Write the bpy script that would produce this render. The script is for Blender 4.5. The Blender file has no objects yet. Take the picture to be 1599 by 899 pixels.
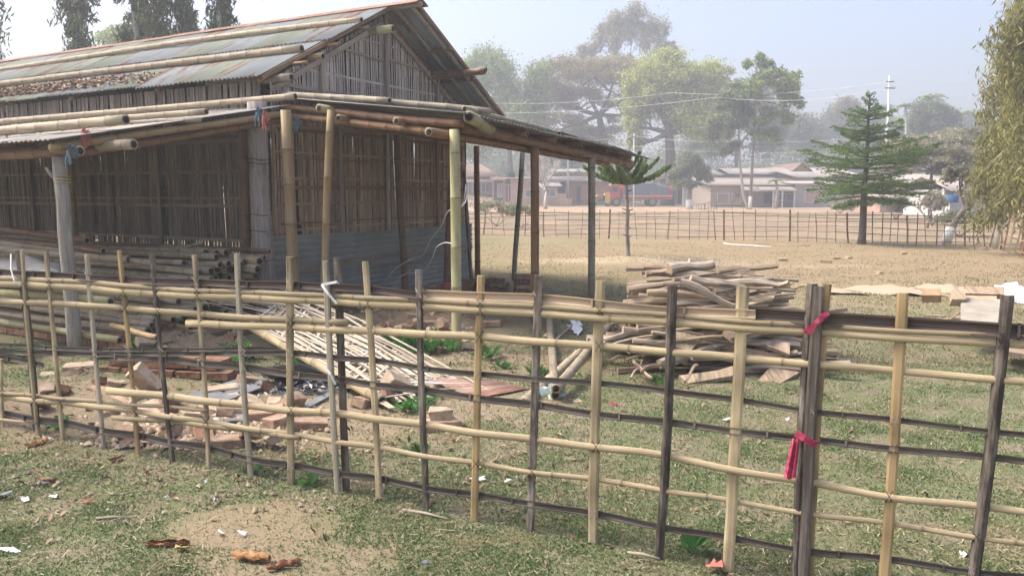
import bpy, math, random
import numpy as np
from mathutils import Vector, Matrix
# ------------------------------------------------------------ scene, camera, light
sc = bpy.context.scene
COL = sc.collection
R = random.Random(11)
NR = np.random.RandomState(5)
FPX, CAMZ = 1180.0, 1.6
PITCH = math.atan(149.5 / FPX)
cam = bpy.data.cameras.new('camera'); camo = bpy.data.objects.new('camera', cam); COL.objects.link(camo)
camo.location = (0, 0, CAMZ); camo.rotation_euler = (math.pi / 2 - PITCH, 0, 0)
cam.sensor_width = 36; cam.lens = FPX / 1599 * 36; cam.clip_end = 4000; cam.clip_start = .05
sc.camera = camo
SUN_AZ, SUN_EL = math.radians(-82), math.radians(54)      # azimuth from +Y, towards -X
w = bpy.data.worlds.new('World'); sc.world = w; w.use_nodes = True
nt = w.node_tree; nt.nodes.clear()
sky = nt.nodes.new('ShaderNodeTexSky'); sky.sky_type = 'NISHITA'; sky.sun_disc = False
sky.sun_elevation = SUN_EL; sky.sun_rotation = SUN_AZ
sky.air_density = 0.9; sky.dust_density = 5.5; sky.ozone_density = 1.6; sky.altitude = 50
bg = nt.nodes.new('ShaderNodeBackground'); bg.inputs[1].default_value = .15
wo = nt.nodes.new('ShaderNodeOutputWorld')
nt.links.new(sky.outputs[0], bg.inputs[0]); nt.links.new(bg.outputs[0], wo.inputs[0])
sl = bpy.data.lights.new('sun', 'SUN'); sl.energy = 2.1; sl.angle = math.radians(15); sl.color = (1, .94, .85)
slo = bpy.data.objects.new('sun', sl); COL.objects.link(slo)
sd = Vector((math.sin(SUN_AZ) * math.cos(SUN_EL), math.cos(SUN_AZ) * math.cos(SUN_EL), math.sin(SUN_EL)))
slo.rotation_euler = sd.to_track_quat('Z', 'Y').to_euler(); slo.location = (0, 0, 60)
sc.view_settings.view_transform = 'Standard'; sc.view_settings.look = 'None'
sc.view_settings.exposure = 1.28; sc.view_settings.gamma = 1
sc.render.engine = 'CYCLES'
sc.cycles.max_bounces = 5; sc.cycles.volume_bounces = 0; sc.cycles.transparent_max_bounces = 4
sc.cycles.use_adaptive_sampling = True; sc.cycles.adaptive_threshold = .02
HAZE = .0047

# ------------------------------------------------------------ measuring helpers
CP, SP = math.cos(PITCH), math.sin(PITCH)
def ray(u, v):
    x, z = (u - 799.5) / FPX, (449.5 - v) / FPX
    return Vector((x, CP + z * SP, -SP + z * CP))
def at(u, v, Y):
    d = ray(u, v); return Vector((0, 0, CAMZ)) + d * (Y / d.y)
def gr(u, v, z=0.0):
    d = ray(u, v); return Vector((0, 0, CAMZ)) + d * ((z - CAMZ) / d.z)
def fp(u, v, off=0.0):                                  # point on the fence line
    d = ray(u, v); return Vector((0, 0, CAMZ)) + d * ((3.47 - off * 1.0925) / (.44 * d.x + d.y))
FN = Vector((-.44, -1, 0)).normalized()                 # fence side that faces the viewer
UP = Vector((0, 0, 1))
C0 = gr(432, 489); A = Vector((.477, .879, 0)).normalized(); B = Vector((-A.y, A.x, 0))
def S(a, b, z=0.0): return Vector((C0.x, C0.y, 0)) + A * a + B * b + UP * z
def proj(p):
    x, y, z = p[0], p[1], p[2] - CAMZ; d = y * CP - z * SP; return 799.5 + FPX * x / d, 449.5 - FPX * (y * SP + z * CP) / d
def solve_u(fn, u, lo, hi):
    f0 = proj(fn(lo))[0] - u
    for _ in range(40):
        m = (lo + hi) / 2; fm = proj(fn(m))[0] - u
        if (fm > 0) == (f0 > 0): lo = m
        else: hi = m
    return (lo + hi) / 2
def lerp(p, q, t): return p + (q - p) * t
def interp(x, xs, ys): return float(np.interp(x, xs, ys))

# ------------------------------------------------------------ objects
def tag(o, label=None, cat=None, group=None, kind=None):
    if label: o['label'] = label
    if cat: o['category'] = cat
    if group: o['group'] = group
    if kind: o['kind'] = kind
    return o
def empty(name, loc, label, cat, group=None, rz=0):
    o = bpy.data.objects.new(name, None); COL.objects.link(o); o.location = loc; o.rotation_euler = (0, 0, rz)
    o.empty_display_size = .1
    return tag(o, label, cat, group)
WORLD = {}
def link(name, me, parent=None, loc=None, keep=False):
    o = bpy.data.objects.new(name, me); COL.objects.link(o)
    if parent is not None:
        o.parent = parent
        if keep: o.matrix_parent_inverse = (Matrix.Translation(parent.location) @ parent.rotation_euler.to_matrix().to_4x4()).inverted() if parent.parent is None else WORLD[parent.name]
    if loc is not None: o.location = loc
    return o

class MB:
    def __init__(s): s.v = []; s.f = []; s.uv = []; s.r = []; s.m = []
    def sweep(s, prof, pts, facing=(0, 0, 1), scales=None, rings=None, cap=True, closed=True, mi=0):
        pts = [Vector(p) for p in pts]; facing = Vector(facing); n = len(prof); b0 = len(s.v)
        L = 0; per = 0; us = [0]
        for i in range(n):
            q, q2 = prof[i], prof[(i + 1) % n]; per += math.hypot(q2[0] - q[0], q2[1] - q[1]); us.append(per)
        Ls = []
        for i, p in enumerate(pts):
            if i: L += (p - pts[i - 1]).length
            Ls.append(L)
            t = (pts[min(i + 1, len(pts) - 1)] - pts[max(i - 1, 0)])
            t = t.normalized() if t.length > 1e-9 else Vector((1, 0, 0))
            fa = facing
            if abs(fa.normalized().dot(t)) > .97: fa = Vector((t.y, t.z, t.x))
            N = (fa - t * fa.dot(t)).normalized(); Sd = t.cross(N)
            k = scales[i] if scales else 1
            if not isinstance(k, tuple): k = (k, k)
            for (a, b) in prof:
                s.v.append(p + Sd * (a * k[0]) + N * (b * k[1])); s.r.append(rings[i] if rings else 0.0)
        off = R.random() * 9
        m = n if closed else n - 1
        for i in range(len(pts) - 1):
            for j in range(m):
                a = b0 + i * n + j; b = b0 + i * n + (j + 1) % n
                s.f.append((a, b, b + n, a + n)); s.m.append(mi)
                s.uv += [(us[j], Ls[i] + off), (us[j + 1], Ls[i] + off), (us[j + 1], Ls[i + 1] + off), (us[j], Ls[i + 1] + off)]
        if cap and closed:
            for base, rev in ((b0, True), (b0 + (len(pts) - 1) * n, False)):
                idx = list(range(base, base + n)); idx = idx[::-1] if rev else idx
                s.f.append(tuple(idx)); s.m.append(mi)
                s.uv += [(s.v[k].x * .5, s.v[k].y * .5 + off) for k in idx]
    def tube(s, pts, r, n=8, scales=None, cap=True, mi=0, rings=None):
        s.sweep([(math.cos(2 * math.pi * k / n) * r, math.sin(2 * math.pi * k / n) * r) for k in range(n)], pts, (.03, .02, 1), scales, rings, cap, mi=mi)
    def slab(s, pts, w, t, facing, scales=None, mi=0):
        s.sweep([(-w / 2, -t / 2), (w / 2, -t / 2), (w / 2, t / 2), (-w / 2, t / 2)], pts, facing, scales, mi=mi)
    def box(s, c, size, rz=0, mi=0, rot=None, jit=0):
        c = Vector(c); M_ = rot if rot else Matrix.Rotation(rz, 3, 'Z'); b0 = len(s.v); hx, hy, hz = size[0] / 2, size[1] / 2, size[2] / 2
        for x, y, z in ((-hx, -hy, -hz), (hx, -hy, -hz), (hx, hy, -hz), (-hx, hy, -hz), (-hx, -hy, hz), (hx, -hy, hz), (hx, hy, hz), (-hx, hy, hz)):
            s.v.append(c + M_ @ Vector((x + R.uniform(-jit, jit), y + R.uniform(-jit, jit), z + R.uniform(-jit, jit)))); s.r.append(0.0)
        for q in ((0, 3, 2, 1), (4, 5, 6, 7), (0, 1, 5, 4), (1, 2, 6, 5), (2, 3, 7, 6), (3, 0, 4, 7)):
            s.f.append(tuple(b0 + k for k in q)); s.m.append(mi)
            e1 = (s.v[b0 + q[1]] - s.v[b0 + q[0]]).length; e2 = (s.v[b0 + q[2]] - s.v[b0 + q[1]]).length
            s.uv += [(0, 0), (e1, 0), (e1, e2), (0, e2)]
    def poly(s, pts, mi=0):
        b0 = len(s.v)
        for p in pts: s.v.append(Vector(p)); s.r.append(0.0)
        s.f.append(tuple(range(b0, b0 + len(pts)))); s.m.append(mi); s.uv += [(p[0], p[1]) for p in pts]
    def mesh(s, name, mats, smooth=False, center=None):
        me = bpy.data.meshes.new(name)
        vs = [tuple(v - center) for v in s.v] if center is not None else [tuple(v) for v in s.v]
        me.from_pydata(vs, [], s.f)
        uvl = me.uv_layers.new(name='UVMap'); uvl.data.foreach_set('uv', [c for q in s.uv for c in q])
        if any(s.r):
            at_ = me.attributes.new('ring', 'FLOAT', 'POINT'); at_.data.foreach_set('value', s.r)
        mats = mats if isinstance(mats, (list, tuple)) else [mats]
        for m in mats: me.materials.append(m)
        if len(mats) > 1: me.polygons.foreach_set('material_index', s.m)
        if smooth: me.polygons.foreach_set('use_smooth', [True] * len(me.polygons))
        me.update(); return me
    def build(s, name, mats, parent=None, smooth=False):
        """world-space vertices -> object whose origin is at the piece itself"""
        lo = Vector((min(v.x for v in s.v), min(v.y for v in s.v), min(v.z for v in s.v)))
        hi = Vector((max(v.x for v in s.v), max(v.y for v in s.v), max(v.z for v in s.v)))
        c = Vector(((lo.x + hi.x) / 2, (lo.y + hi.y) / 2, lo.z if parent is None else (lo.z + hi.z) / 2))
        o = link(name, s.mesh(name, mats, smooth, c))
        o.location = c; WPOS[o.name] = c
        if parent is not None:
            o.parent = parent; o.location = c - WPOS.get(parent.name, parent.location)
        return o
WPOS = {}
def root(name, loc, label, cat, group=None):
    o = empty(name, loc, label, cat, group); WPOS[o.name] = Vector(loc); return o

def bamboo_pts(p0, p1, sag=0, wob=.0, spacing=.33, r=.05, ph=None):
    """centre line with swollen nodes: returns pts, scales, rings"""
    p0, p1 = Vector(p0), Vector(p1); L = (p1 - p0).length
    ph = R.random() * spacing if ph is None else ph
    ts = [(0, 1, 0)]; x = ph
    while x < L - .03:
        if x > .03: ts += [(x - .012, .98, .15), (x, 1.09, 1), (x + .012, .97, .35)]
        x += spacing * R.uniform(.85, 1.15)
    ts.append((L, .97, 0))
    w1, w2 = R.uniform(-1, 1), R.uniform(-1, 1); s_ = (p1 - p0).cross(UP)
    s_ = s_.normalized() if s_.length > 1e-6 else Vector((1, 0, 0)); n_ = s_.cross(p1 - p0).normalized()
    P = []
    for (x, k, q) in ts:
        t = x / L
        P.append(lerp(p0, p1, t) - UP * sag * 4 * t * (1 - t) + s_ * wob * w1 * math.sin(math.pi * t) + n_ * wob * w2 * math.sin(2 * math.pi * t))
    return P, [a[1] for a in ts], [a[2] for a in ts]
def bamboo(mb, p0, p1, r, n=9, taper=1.0, hollow=(False, False), sag=0, wob=.01, spacing=.33, ph=None):
    P, sc_, rg = bamboo_pts(p0, p1, sag, wob, spacing, r, ph)
    m = len(P); sc_ = [k * (1 + (taper - 1) * i / (m - 1)) for i, k in enumerate(sc_)]
    mb.tube(P, r, n, sc_, cap=True, rings=rg)
    # open ends: rim and a dark disc painted for the shaded bore
    for end, on in ((0, hollow[0]), (1, hollow[1])):
        if not on: continue
        e = P[0] if end == 0 else P[-1]; q = P[1] if end == 0 else P[-2]
        d = (e - q).normalized(); rr = r * (sc_[0] if end == 0 else sc_[-1])
        mb.tube([e, e + d * .004], rr * .995, n, mi=2)
        mb.tube([e + d * .0042, e + d * .0062], rr * .68, n, mi=1)

# ------------------------------------------------------------ materials
def nodes(m):
    m.use_nodes = True; t = m.node_tree; t.nodes.clear(); return t
def N(t, typ, **kw):
    n = t.nodes.new(typ)
    for k, v in kw.items():
        if k.startswith('i_'): n.inputs[int(k[2:])].default_value = v
        else: setattr(n, k, v)
    return n
def ramp(t, stops, interp_='LINEAR'):
    n = t.nodes.new('ShaderNodeValToRGB'); cr = n.color_ramp; cr.interpolation = interp_
    while len(cr.elements) < len(stops): cr.elements.new(.5)
    for e, (p, c) in zip(cr.elements, stops): e.position = p; e.color = (*c, 1) if len(c) == 3 else c
    return n
def mixc(t, a, b, fac, mode='MIX'):
    n = t.nodes.new('ShaderNodeMix'); n.data_type = 'RGBA'; n.blend_type = mode
    for s_, x in ((0, fac), (6, a), (7, b)):
        if hasattr(x, 'is_output') or isinstance(x, bpy.types.NodeSocket): t.links.new(x, n.inputs[s_])
        elif isinstance(x, (int, float)): n.inputs[s_].default_value = x
        else: n.inputs[s_].default_value = (*x, 1)
    return n.outputs[2]
def coords(t, coord, scale, rnd=True):
    tc = N(t, 'ShaderNodeTexCoord'); mp = N(t, 'ShaderNodeMapping'); mp.inputs[3].default_value = scale
    src = tc.outputs[coord]
    if rnd:
        oi = N(t, 'ShaderNodeObjectInfo'); mu = N(t, 'ShaderNodeVectorMath', operation='SCALE'); mu.inputs[0].default_value = (37, 61, 13)
        t.links.new(oi.outputs['Random'], mu.inputs['Scale']); ad = N(t, 'ShaderNodeVectorMath', operation='ADD')
        t.links.new(src, ad.inputs[0]); t.links.new(mu.outputs[0], ad.inputs[1]); src = ad.outputs[0]
    t.links.new(src, mp.inputs[0]); return mp.outputs[0]
def noise(t, vec, scale, detail=4, rough=.6, dist=0):
    n = N(t, 'ShaderNodeTexNoise'); n.inputs['Scale'].default_value = scale; n.inputs['Detail'].default_value = detail
    n.inputs['Roughness'].default_value = rough; n.inputs['Distortion'].default_value = dist
    t.links.new(vec, n.inputs['Vector']); return n.outputs[0]
def finish(t, col, rough=.8, bumpsrc=None, bump=.3, bdist=.01, metallic=0, transl=0, spec=.3):
    b = N(t, 'ShaderNodeBsdfPrincipled'); b.inputs['Roughness'].default_value = rough; b.inputs['Metallic'].default_value = metallic
    b.inputs['Specular IOR Level'].default_value = spec
    if isinstance(col, bpy.types.NodeSocket): t.links.new(col, b.inputs[0])
    else: b.inputs[0].default_value = (*col, 1)
    if bumpsrc is not None:
        bp = N(t, 'ShaderNodeBump'); bp.inputs['Strength'].default_value = bump; bp.inputs['Distance'].default_value = bdist
        t.links.new(bumpsrc, bp.inputs['Height']); t.links.new(bp.outputs[0], b.inputs['Normal'])
    o = N(t, 'ShaderNodeOutputMaterial'); out = b.outputs[0]
    if transl:
        tr = N(t, 'ShaderNodeBsdfTranslucent')
        if isinstance(col, bpy.types.NodeSocket): t.links.new(col, tr.inputs[0])
        else: tr.inputs[0].default_value = (*col, 1)
        mx = N(t, 'ShaderNodeMixShader'); mx.inputs[0].default_value = transl
        t.links.new(b.outputs[0], mx.inputs[1]); t.links.new(tr.outputs[0], mx.inputs[2]); out = mx.outputs[0]
    t.links.new(out, o.inputs[0]); return b
def objvar(t, col, amt):
    oi = N(t, 'ShaderNodeObjectInfo'); mr = N(t, 'ShaderNodeMapRange'); mr.inputs[3].default_value = 1 - amt; mr.inputs[4].default_value = 1 + amt
    t.links.new(oi.outputs['Random'], mr.inputs[0]); h = N(t, 'ShaderNodeHueSaturation'); t.links.new(mr.outputs[0], h.inputs['Value'])
    t.links.new(col, h.inputs['Color']); return h.outputs[0]
def streaky(name, c1, c2, c3, dirt=(.03, .025, .02), damt=.35, rough=.6, ring=True, stretch=(55, 2.2, 1), bump=.35, var=.18, blot=6.0, lo=.5):
    """wood / bamboo: fibres along UV v, dark weather blotches, node rings from the mesh"""
    m = bpy.data.materials.new(name); t = nodes(m)
    v = coords(t, 'UV', stretch); n1 = noise(t, v, 1, 5, .7)
    r_ = ramp(t, [(.25, c1), (.5, c2), (.75, c3)]); t.links.new(n1, r_.inputs[0])
    v2 = coords(t, 'UV', (blot * 2, blot * .5, 1)); n2 = noise(t, v2, 1, 5, .65)
    r2 = ramp(t, [(lo, (0, 0, 0)), (lo + .22, (1, 1, 1))]); t.links.new(n2, r2.inputs[0])
    mu = N(t, 'ShaderNodeMath', operation='MULTIPLY'); mu.inputs[1].default_value = damt; t.links.new(r2.outputs[0], mu.inputs[0])
    col = mixc(t, r_.outputs[0], dirt, mu.outputs[0])
    if ring:
        a = N(t, 'ShaderNodeAttribute', attribute_name='ring'); m2 = N(t, 'ShaderNodeMath', operation='MULTIPLY'); m2.inputs[1].default_value = .72
        t.links.new(a.outputs['Fac'], m2.inputs[0]); col = mixc(t, col, tuple(x * .35 for x in c1), m2.outputs[0])
    col = objvar(t, col, var)
    finish(t, col, rough, n1, bump, .004); return m
def mottled(name, stops, scale=6, detail=8, coord='Object', rough=.9, bump=.4, bdist=.01, var=.12, vec=(1, 1, 1), metallic=0, transl=0, spec=.25, dist=0):
    m = bpy.data.materials.new(name); t = nodes(m); v = coords(t, coord, vec); n1 = noise(t, v, scale, detail, .65, dist)
    k = len(stops); r_ = ramp(t, [(.28 + .44 * i / max(1, k - 1), c) for i, c in enumerate(stops)]); t.links.new(n1, r_.inputs[0])
    col = objvar(t, r_.outputs[0], var); finish(t, col, rough, n1, bump, bdist, metallic, transl, spec); return m
def foliage(name, c1, c2, c3, transl=.5):
    m = bpy.data.materials.new(name); t = nodes(m); g = N(t, 'ShaderNodeNewGeometry')
    r_ = ramp(t, [(0, c1), (.5, c2), (1, c3)]); t.links.new(g.outputs['Random Per Island'], r_.inputs[0])
    v = coords(t, 'Object', (1, 1, 1)); n1 = noise(t, v, .8, 3); r2 = ramp(t, [(.3, (.6, .6, .6)), (.7, (1.25, 1.25, 1.2))]); t.links.new(n1, r2.inputs[0])
    col = mixc(t, r_.outputs[0], r2.outputs[0], 1.0, 'MULTIPLY'); finish(t, col, .65, transl=transl, spec=.25); return m

M = {}
M['bam_light'] = streaky('bamboo_light', (.27, .205, .12), (.41, .325, .195), (.52, .43, .28), (.13, .10, .07), .62, .7, var=.24, lo=.47, blot=8, bump=.6)
M['bam_tan'] = streaky('bamboo_tan', (.30, .20, .10), (.40, .28, .14), (.48, .36, .20), (.12, .09, .05), .5, .55)
M['bam_grey'] = streaky('bamboo_grey', (.20, .17, .13), (.31, .27, .20), (.42, .37, .29), (.07, .06, .05), .6, .75)
M['bam_brown'] = streaky('bamboo_brown', (.14, .075, .04), (.24, .13, .065), (.32, .19, .10), (.04, .03, .02), .5, .55)
M['bam_pile'] = streaky('bamboo_pile', (.24, .19, .13), (.37, .30, .21), (.48, .41, .30), (.09, .07, .055), .55, .7, var=.3)
M['bam_dark'] = streaky('bamboo_blackened', (.026, .021, .018), (.062, .049, .040), (.17, .14, .115), (.30, .255, .21), .75, .75, lo=.45, blot=11, bump=.8, var=.3)
M['bam_mould'] = streaky('bamboo_inner_mould', (.05, .035, .03), (.13, .095, .08), (.34, .28, .23), (.035, .025, .022), .8, .8, lo=.45, blot=7)
M['bam_in'] = streaky('bamboo_split_inner', (.26, .18, .12), (.42, .32, .22), (.56, .46, .34), (.07, .05, .04), .6, .75, lo=.55)
M['bore'] = mottled('bore_shade_and_wire', [(.012, .01, .009), (.03, .025, .02)], 20)  # near-black, paints the shade inside open cane ends; also binding wire
M['rim'] = mottled('bamboo_rim', [(.22, .18, .12), (.38, .32, .22)], 40)
M['green_bam'] = streaky('bamboo_mossy', (.30, .27, .13), (.42, .38, .20), (.50, .45, .26), (.18, .20, .10), .6, .6)
M['post_bark'] = streaky('grey_bark_post', (.16, .14, .12), (.26, .235, .20), (.36, .33, .29), (.08, .07, .06), .5, .9, ring=False, stretch=(40, 5, 1), bump=.6)
M['pillar'] = streaky('pale_split_pillar', (.22, .18, .17), (.36, .31, .29), (.5, .45, .43), (.09, .07, .06), .6, .9, ring=False, stretch=(50, 3, 1), bump=.7)
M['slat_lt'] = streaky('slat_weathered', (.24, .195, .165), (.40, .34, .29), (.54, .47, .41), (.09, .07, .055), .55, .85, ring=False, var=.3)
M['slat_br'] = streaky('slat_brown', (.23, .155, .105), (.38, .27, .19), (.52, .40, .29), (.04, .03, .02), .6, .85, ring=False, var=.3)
M['slat_dk'] = streaky('slat_shaded', (.105, .083, .066), (.21, .17, .138), (.38, .32, .26), (.03, .025, .02), .6, .9, ring=False, var=.3)  # slats darkened: shade of the deep veranda is put into the colour
M['batten'] = streaky('batten_wood', (.20, .15, .12), (.30, .24, .19), (.40, .33, .27), (.07, .05, .04), .5, .85, ring=False)
M['batten_br'] = streaky('batten_brown', (.13, .075, .04), (.22, .14, .08), (.30, .2, .12), (.04, .03, .02), .5, .85, ring=False)
M['plank'] = streaky('plank_wood', (.22, .14, .08), (.33, .22, .13), (.42, .30, .19), (.09, .06, .04), .5, .85, ring=False, stretch=(25, 2, 1))
M['log_grey'] = streaky('log_grey', (.17, .135, .10), (.33, .27, .205), (.50, .42, .33), (.07, .055, .04), .75, .9, ring=False, stretch=(45, 4, 1), bump=.7, var=.28)
M['log_red'] = streaky('log_reddish', (.17, .115, .075), (.32, .235, .165), (.48, .38, .28), (.09, .06, .04), .7, .9, ring=False, stretch=(40, 3, 1), bump=.7, var=.22)
M['log_cut'] = streaky('fresh_cut_wood', (.25, .175, .11), (.39, .30, .20), (.52, .42, .31), (.12, .09, .06), .6, .85, ring=False, stretch=(30, 2, 1), var=.15)
M['strip_white'] = mottled('white_strapping', [(.55, .55, .56), (.75, .75, .76)], 20, rough=.5, bump=.1)
M['strip_pale'] = streaky('pale_split_bamboo', (.30, .25, .19), (.46, .39, .30), (.6, .53, .43), (.12, .09, .07), .55, .8, ring=False, var=.25)
def sheet_mat(name, base, base2, rust_lo, rust_amt=1.0, vec=(5, .8, 1)):
    m = bpy.data.materials.new(name); t = nodes(m); v = coords(t, 'UV', vec); n1 = noise(t, v, 1, 6, .6)
    vb = coords(t, 'UV', (2, 1, 1)); n0 = noise(t, vb, 1, 5, .6); r0 = ramp(t, [(.3, base), (.7, base2)]); t.links.new(n0, r0.inputs[0])
    r1 = ramp(t, [(rust_lo, (0, 0, 0)), (rust_lo + .05, (1, 1, 1))]); t.links.new(n1, r1.inputs[0])
    vv = coords(t, 'UV', (30, 9, 1)); n2 = noise(t, vv, 1, 5, .7); r2 = ramp(t, [(.3, (.16, .075, .045)), (.7, (.34, .2, .14))]); t.links.new(n2, r2.inputs[0])
    mu = N(t, 'ShaderNodeMath', operation='MULTIPLY'); mu.inputs[1].default_value = rust_amt; t.links.new(r1.outputs[0], mu.inputs[0])
    col = mixc(t, r0.outputs[0], r2.outputs[0], mu.outputs[0]); col = objvar(t, col, .1)
    finish(t, col, .8, n2, .12, .003, 0, spec=.2); return m
M['tin'] = sheet_mat('corrugated_tin', (.23, .24, .235), (.34, .355, .35), .555, vec=(4.5, .7, 1))
M['tin_green'] = sheet_mat('corrugated_tin_greenish', (.23, .245, .195), (.31, .325, .26), .545, vec=(4.5, .7, 1))
M['tin_wall'] = sheet_mat('corrugated_tin_wall', (.17, .18, .17), (.29, .30, .285), .64)
M['tin_under'] = sheet_mat('corrugated_tin_lean_to', (.22, .21, .19), (.33, .32, .29), .58)
M['rust'] = sheet_mat('rusty_ridge_sheet', (.24, .12, .08), (.35, .22, .16), .5)
M['scrap'] = sheet_mat('rusty_flat_scrap', (.26, .16, .13), (.36, .25, .21), .5)
M['brick'] = mottled('brick_clay', [(.16, .10, .065), (.32, .215, .15), (.46, .345, .255)], 14, rough=.95, bump=.8, bdist=.006, var=.18)
M['brick_pale'] = mottled('brick_pale', [(.24, .18, .13), (.42, .32, .23), (.54, .43, .32)], 14, rough=.95, bump=.8, bdist=.006, var=.15)
M['brick_old'] = mottled('brick_old', [(.09, .055, .035), (.20, .11, .07), (.30, .18, .12)], 16, rough=.95, bump=.9, bdist=.008, var=.2)
M['mortar'] = mottled('earth_mortar', [(.12, .09, .06), (.24, .18, .12)], 10, rough=1, bump=.9, bdist=.02)
M['pink'] = mottled('pink_cloth', [(.25, .03, .06), (.50, .07, .14), (.62, .19, .26)], 45, rough=.9, bump=.5, transl=.3)
M['rose'] = mottled('faded_rose_cloth', [(.50, .12, .10), (.62, .25, .2)], 30, rough=.8, transl=.2)
M['blue'] = mottled('blue_twine', [(.05, .10, .13), (.12, .20, .24)], 30, rough=.7)
M['teal'] = mottled('teal_plastic', [(.05, .28, .26), (.65, .72, .70), (.08, .35, .33)], 25, rough=.4, bump=.3)
M['white'] = mottled('white_plastic', [(.6, .62, .65), (.82, .83, .85)], 12, rough=.4, bump=.3)
M['paper'] = mottled('litter_paper', [(.62, .58, .56), (.8, .77, .75)], 30, rough=.7)
M['wire'] = mottled('white_wire', [(.55, .54, .5), (.7, .69, .66)], 12, rough=.5)
M['deadleaf'] = mottled('dead_leaf', [(.06, .025, .015), (.20, .09, .045), (.40, .22, .10)], 25, rough=.5, bump=.9, dist=1.5, bdist=.004)
M['yellowleaf'] = mottled('yellow_leaf', [(.36, .30, .10), (.45, .38, .14)], 12, rough=.6)
M['sack'] = mottled('sacking', [(.36, .28, .19), (.48, .38, .27)], 25, rough=.95, bump=.5)
M['tarp'] = mottled('grey_tarp', [(.22, .21, .20), (.34, .33, .31)], 8, rough=.6, bump=.3)
M['ash'] = mottled('ash_and_char', [(.015, .015, .017), (.08, .08, .085), (.26, .25, .25)], 22, rough=1, bump=1, bdist=.02)
M['slate'] = mottled('grey_cement_sheet', [(.14, .145, .15), (.24, .245, .25)], 9, rough=.8, bump=.2)
M['ply'] = mottled('plywood_sheet', [(.22, .19, .15), (.30, .265, .215), (.38, .34, .28)], 5, rough=.85, bump=.2)
M['fern'] = foliage('weed_leaf', (.04, .11, .03), (.07, .2, .05), (.12, .28, .08))
# ------------------------------------------------------------ ground
def sstep(x, a, b):
    t = np.clip((x - a) / (b - a), 0, 1); return t * t * (3 - 2 * t)
def wob(x, y, s, k=0.0):
    return (np.sin(x * s + 1.3 + k) * np.cos(y * s * 1.17 - .7 + k) + .5 * np.sin(x * s * 2.3 + y * s * 1.9 + 2.1 + k) + .3 * np.sin(y * s * 4.1 - x * s * 3.3 + k))
def hgt(x, y):
    x = np.asarray(x, float); y = np.asarray(y, float)
    z = .010 * wob(x, y, 1.1) + .006 * wob(x, y, 4.0, 2)
    z = z * (1 - .0 * x)
    z = z + 1.25 * sstep(y, 86, 100) * sstep(-x, -8, 6) + .04 * wob(x, y, .35, 1) * sstep(y, 14, 30)
    z = z + .22 * np.exp(-(((x - 2.75) / 1.0) ** 2 + ((y - 17.9) / .9) ** 2)) * .4
    z = z + .10 * np.exp(-(((x + 3.4) / 1.6) ** 2 + ((y - 6.2) / 1.0) ** 2)) * 1.0
    return z
def H(x, y): return float(hgt(x, y))
def geo(a, b, n, p):
    t = np.linspace(-1, 1, n); s_ = np.sign(t) * np.abs(t) ** p; return np.where(s_ < 0, -s_ * a, s_ * b)
gx = geo(-700, 700, 241, 3.4); gy = 5 + geo(-80, 900, 301, 3.2)
GX, GY = np.meshgrid(gx, gy); GZ = hgt(GX, GY)
def np_mesh(name, V, Fq, mats, k=4):
    me = bpy.data.meshes.new(name); V = np.asarray(V, np.float32); Fq = np.asarray(Fq, np.int32)
    me.vertices.add(len(V)); me.vertices.foreach_set('co', V.ravel()); me.loops.add(Fq.size); me.loops.foreach_set('vertex_index', Fq.ravel())
    me.polygons.add(len(Fq)); me.polygons.foreach_set('loop_start', np.arange(0, Fq.size, k, dtype=np.int32)); me.polygons.foreach_set('loop_total', np.full(len(Fq), k, np.int32))
    for m in (mats if isinstance(mats, (list, tuple)) else [mats]): me.materials.append(m)
    me.update(calc_edges=True); return me
i_, j_ = np.meshgrid(np.arange(len(gx) - 1), np.arange(len(gy) - 1)); q0 = (j_ * len(gx) + i_).ravel()
Vg = np.stack([GX.ravel(), GY.ravel(), GZ.ravel()], 1); Fg = np.stack([q0, q0 + 1, q0 + 1 + len(gx), q0 + len(gx)], 1)

gm = bpy.data.materials.new('ground_soil_and_turf'); t = nodes(gm)
tc = N(t, 'ShaderNodeTexCoord'); P_ = tc.outputs['Object']
sp = N(t, 'ShaderNodeSeparateXYZ'); t.links.new(P_, sp.inputs[0])
def mth(op, a, b=None, c=None):
    n = N(t, 'ShaderNodeMath', operation=op)
    for i, x in enumerate((a, b, c)):
        if x is None: continue
        if isinstance(x, (int, float)): n.inputs[i].default_value = x
        else: t.links.new(x, n.inputs[i])
    return n.outputs[0]
def ell(cx, cy, rx, ry, nz, soft=.5, namt=.6):
    a = mth('MULTIPLY', mth('SUBTRACT', sp.outputs[0], cx), 1 / rx); b = mth('MULTIPLY', mth('SUBTRACT', sp.outputs[1], cy), 1 / ry)
    d = mth('SQRT', mth('ADD', mth('MULTIPLY', a, a), mth('MULTIPLY', b, b)))
    d = mth('ADD', d, mth('MULTIPLY', mth('SUBTRACT', nz, .5), namt * 2))
    mr = N(t, 'ShaderNodeMapRange'); mr.interpolation_type = 'SMOOTHSTEP'; mr.inputs[1].default_value = 1 + soft / 2; mr.inputs[2].default_value = 1 - soft / 2
    t.links.new(d, mr.inputs[0]); return mr.outputs[0]
nA = noise(t, P_, .55, 6, .6); nB = noise(t, P_, 3.2, 6, .65); nC = noise(t, P_, 26, 6, .7); nD = noise(t, P_, 90, 3, .7); nE = noise(t, P_, .12, 4, .6)
rC = ramp(t, [(.25, (.13, .10, .07)), (.5, (.235, .19, .135)), (.78, (.34, .28, .205))]); t.links.new(nC, rC.inputs[0])
rG = ramp(t, [(.25, (.07, .095, .04)), (.5, (.14, .165, .075)), (.75, (.25, .255, .135))]); t.links.new(nD, rG.inputs[0])
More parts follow.
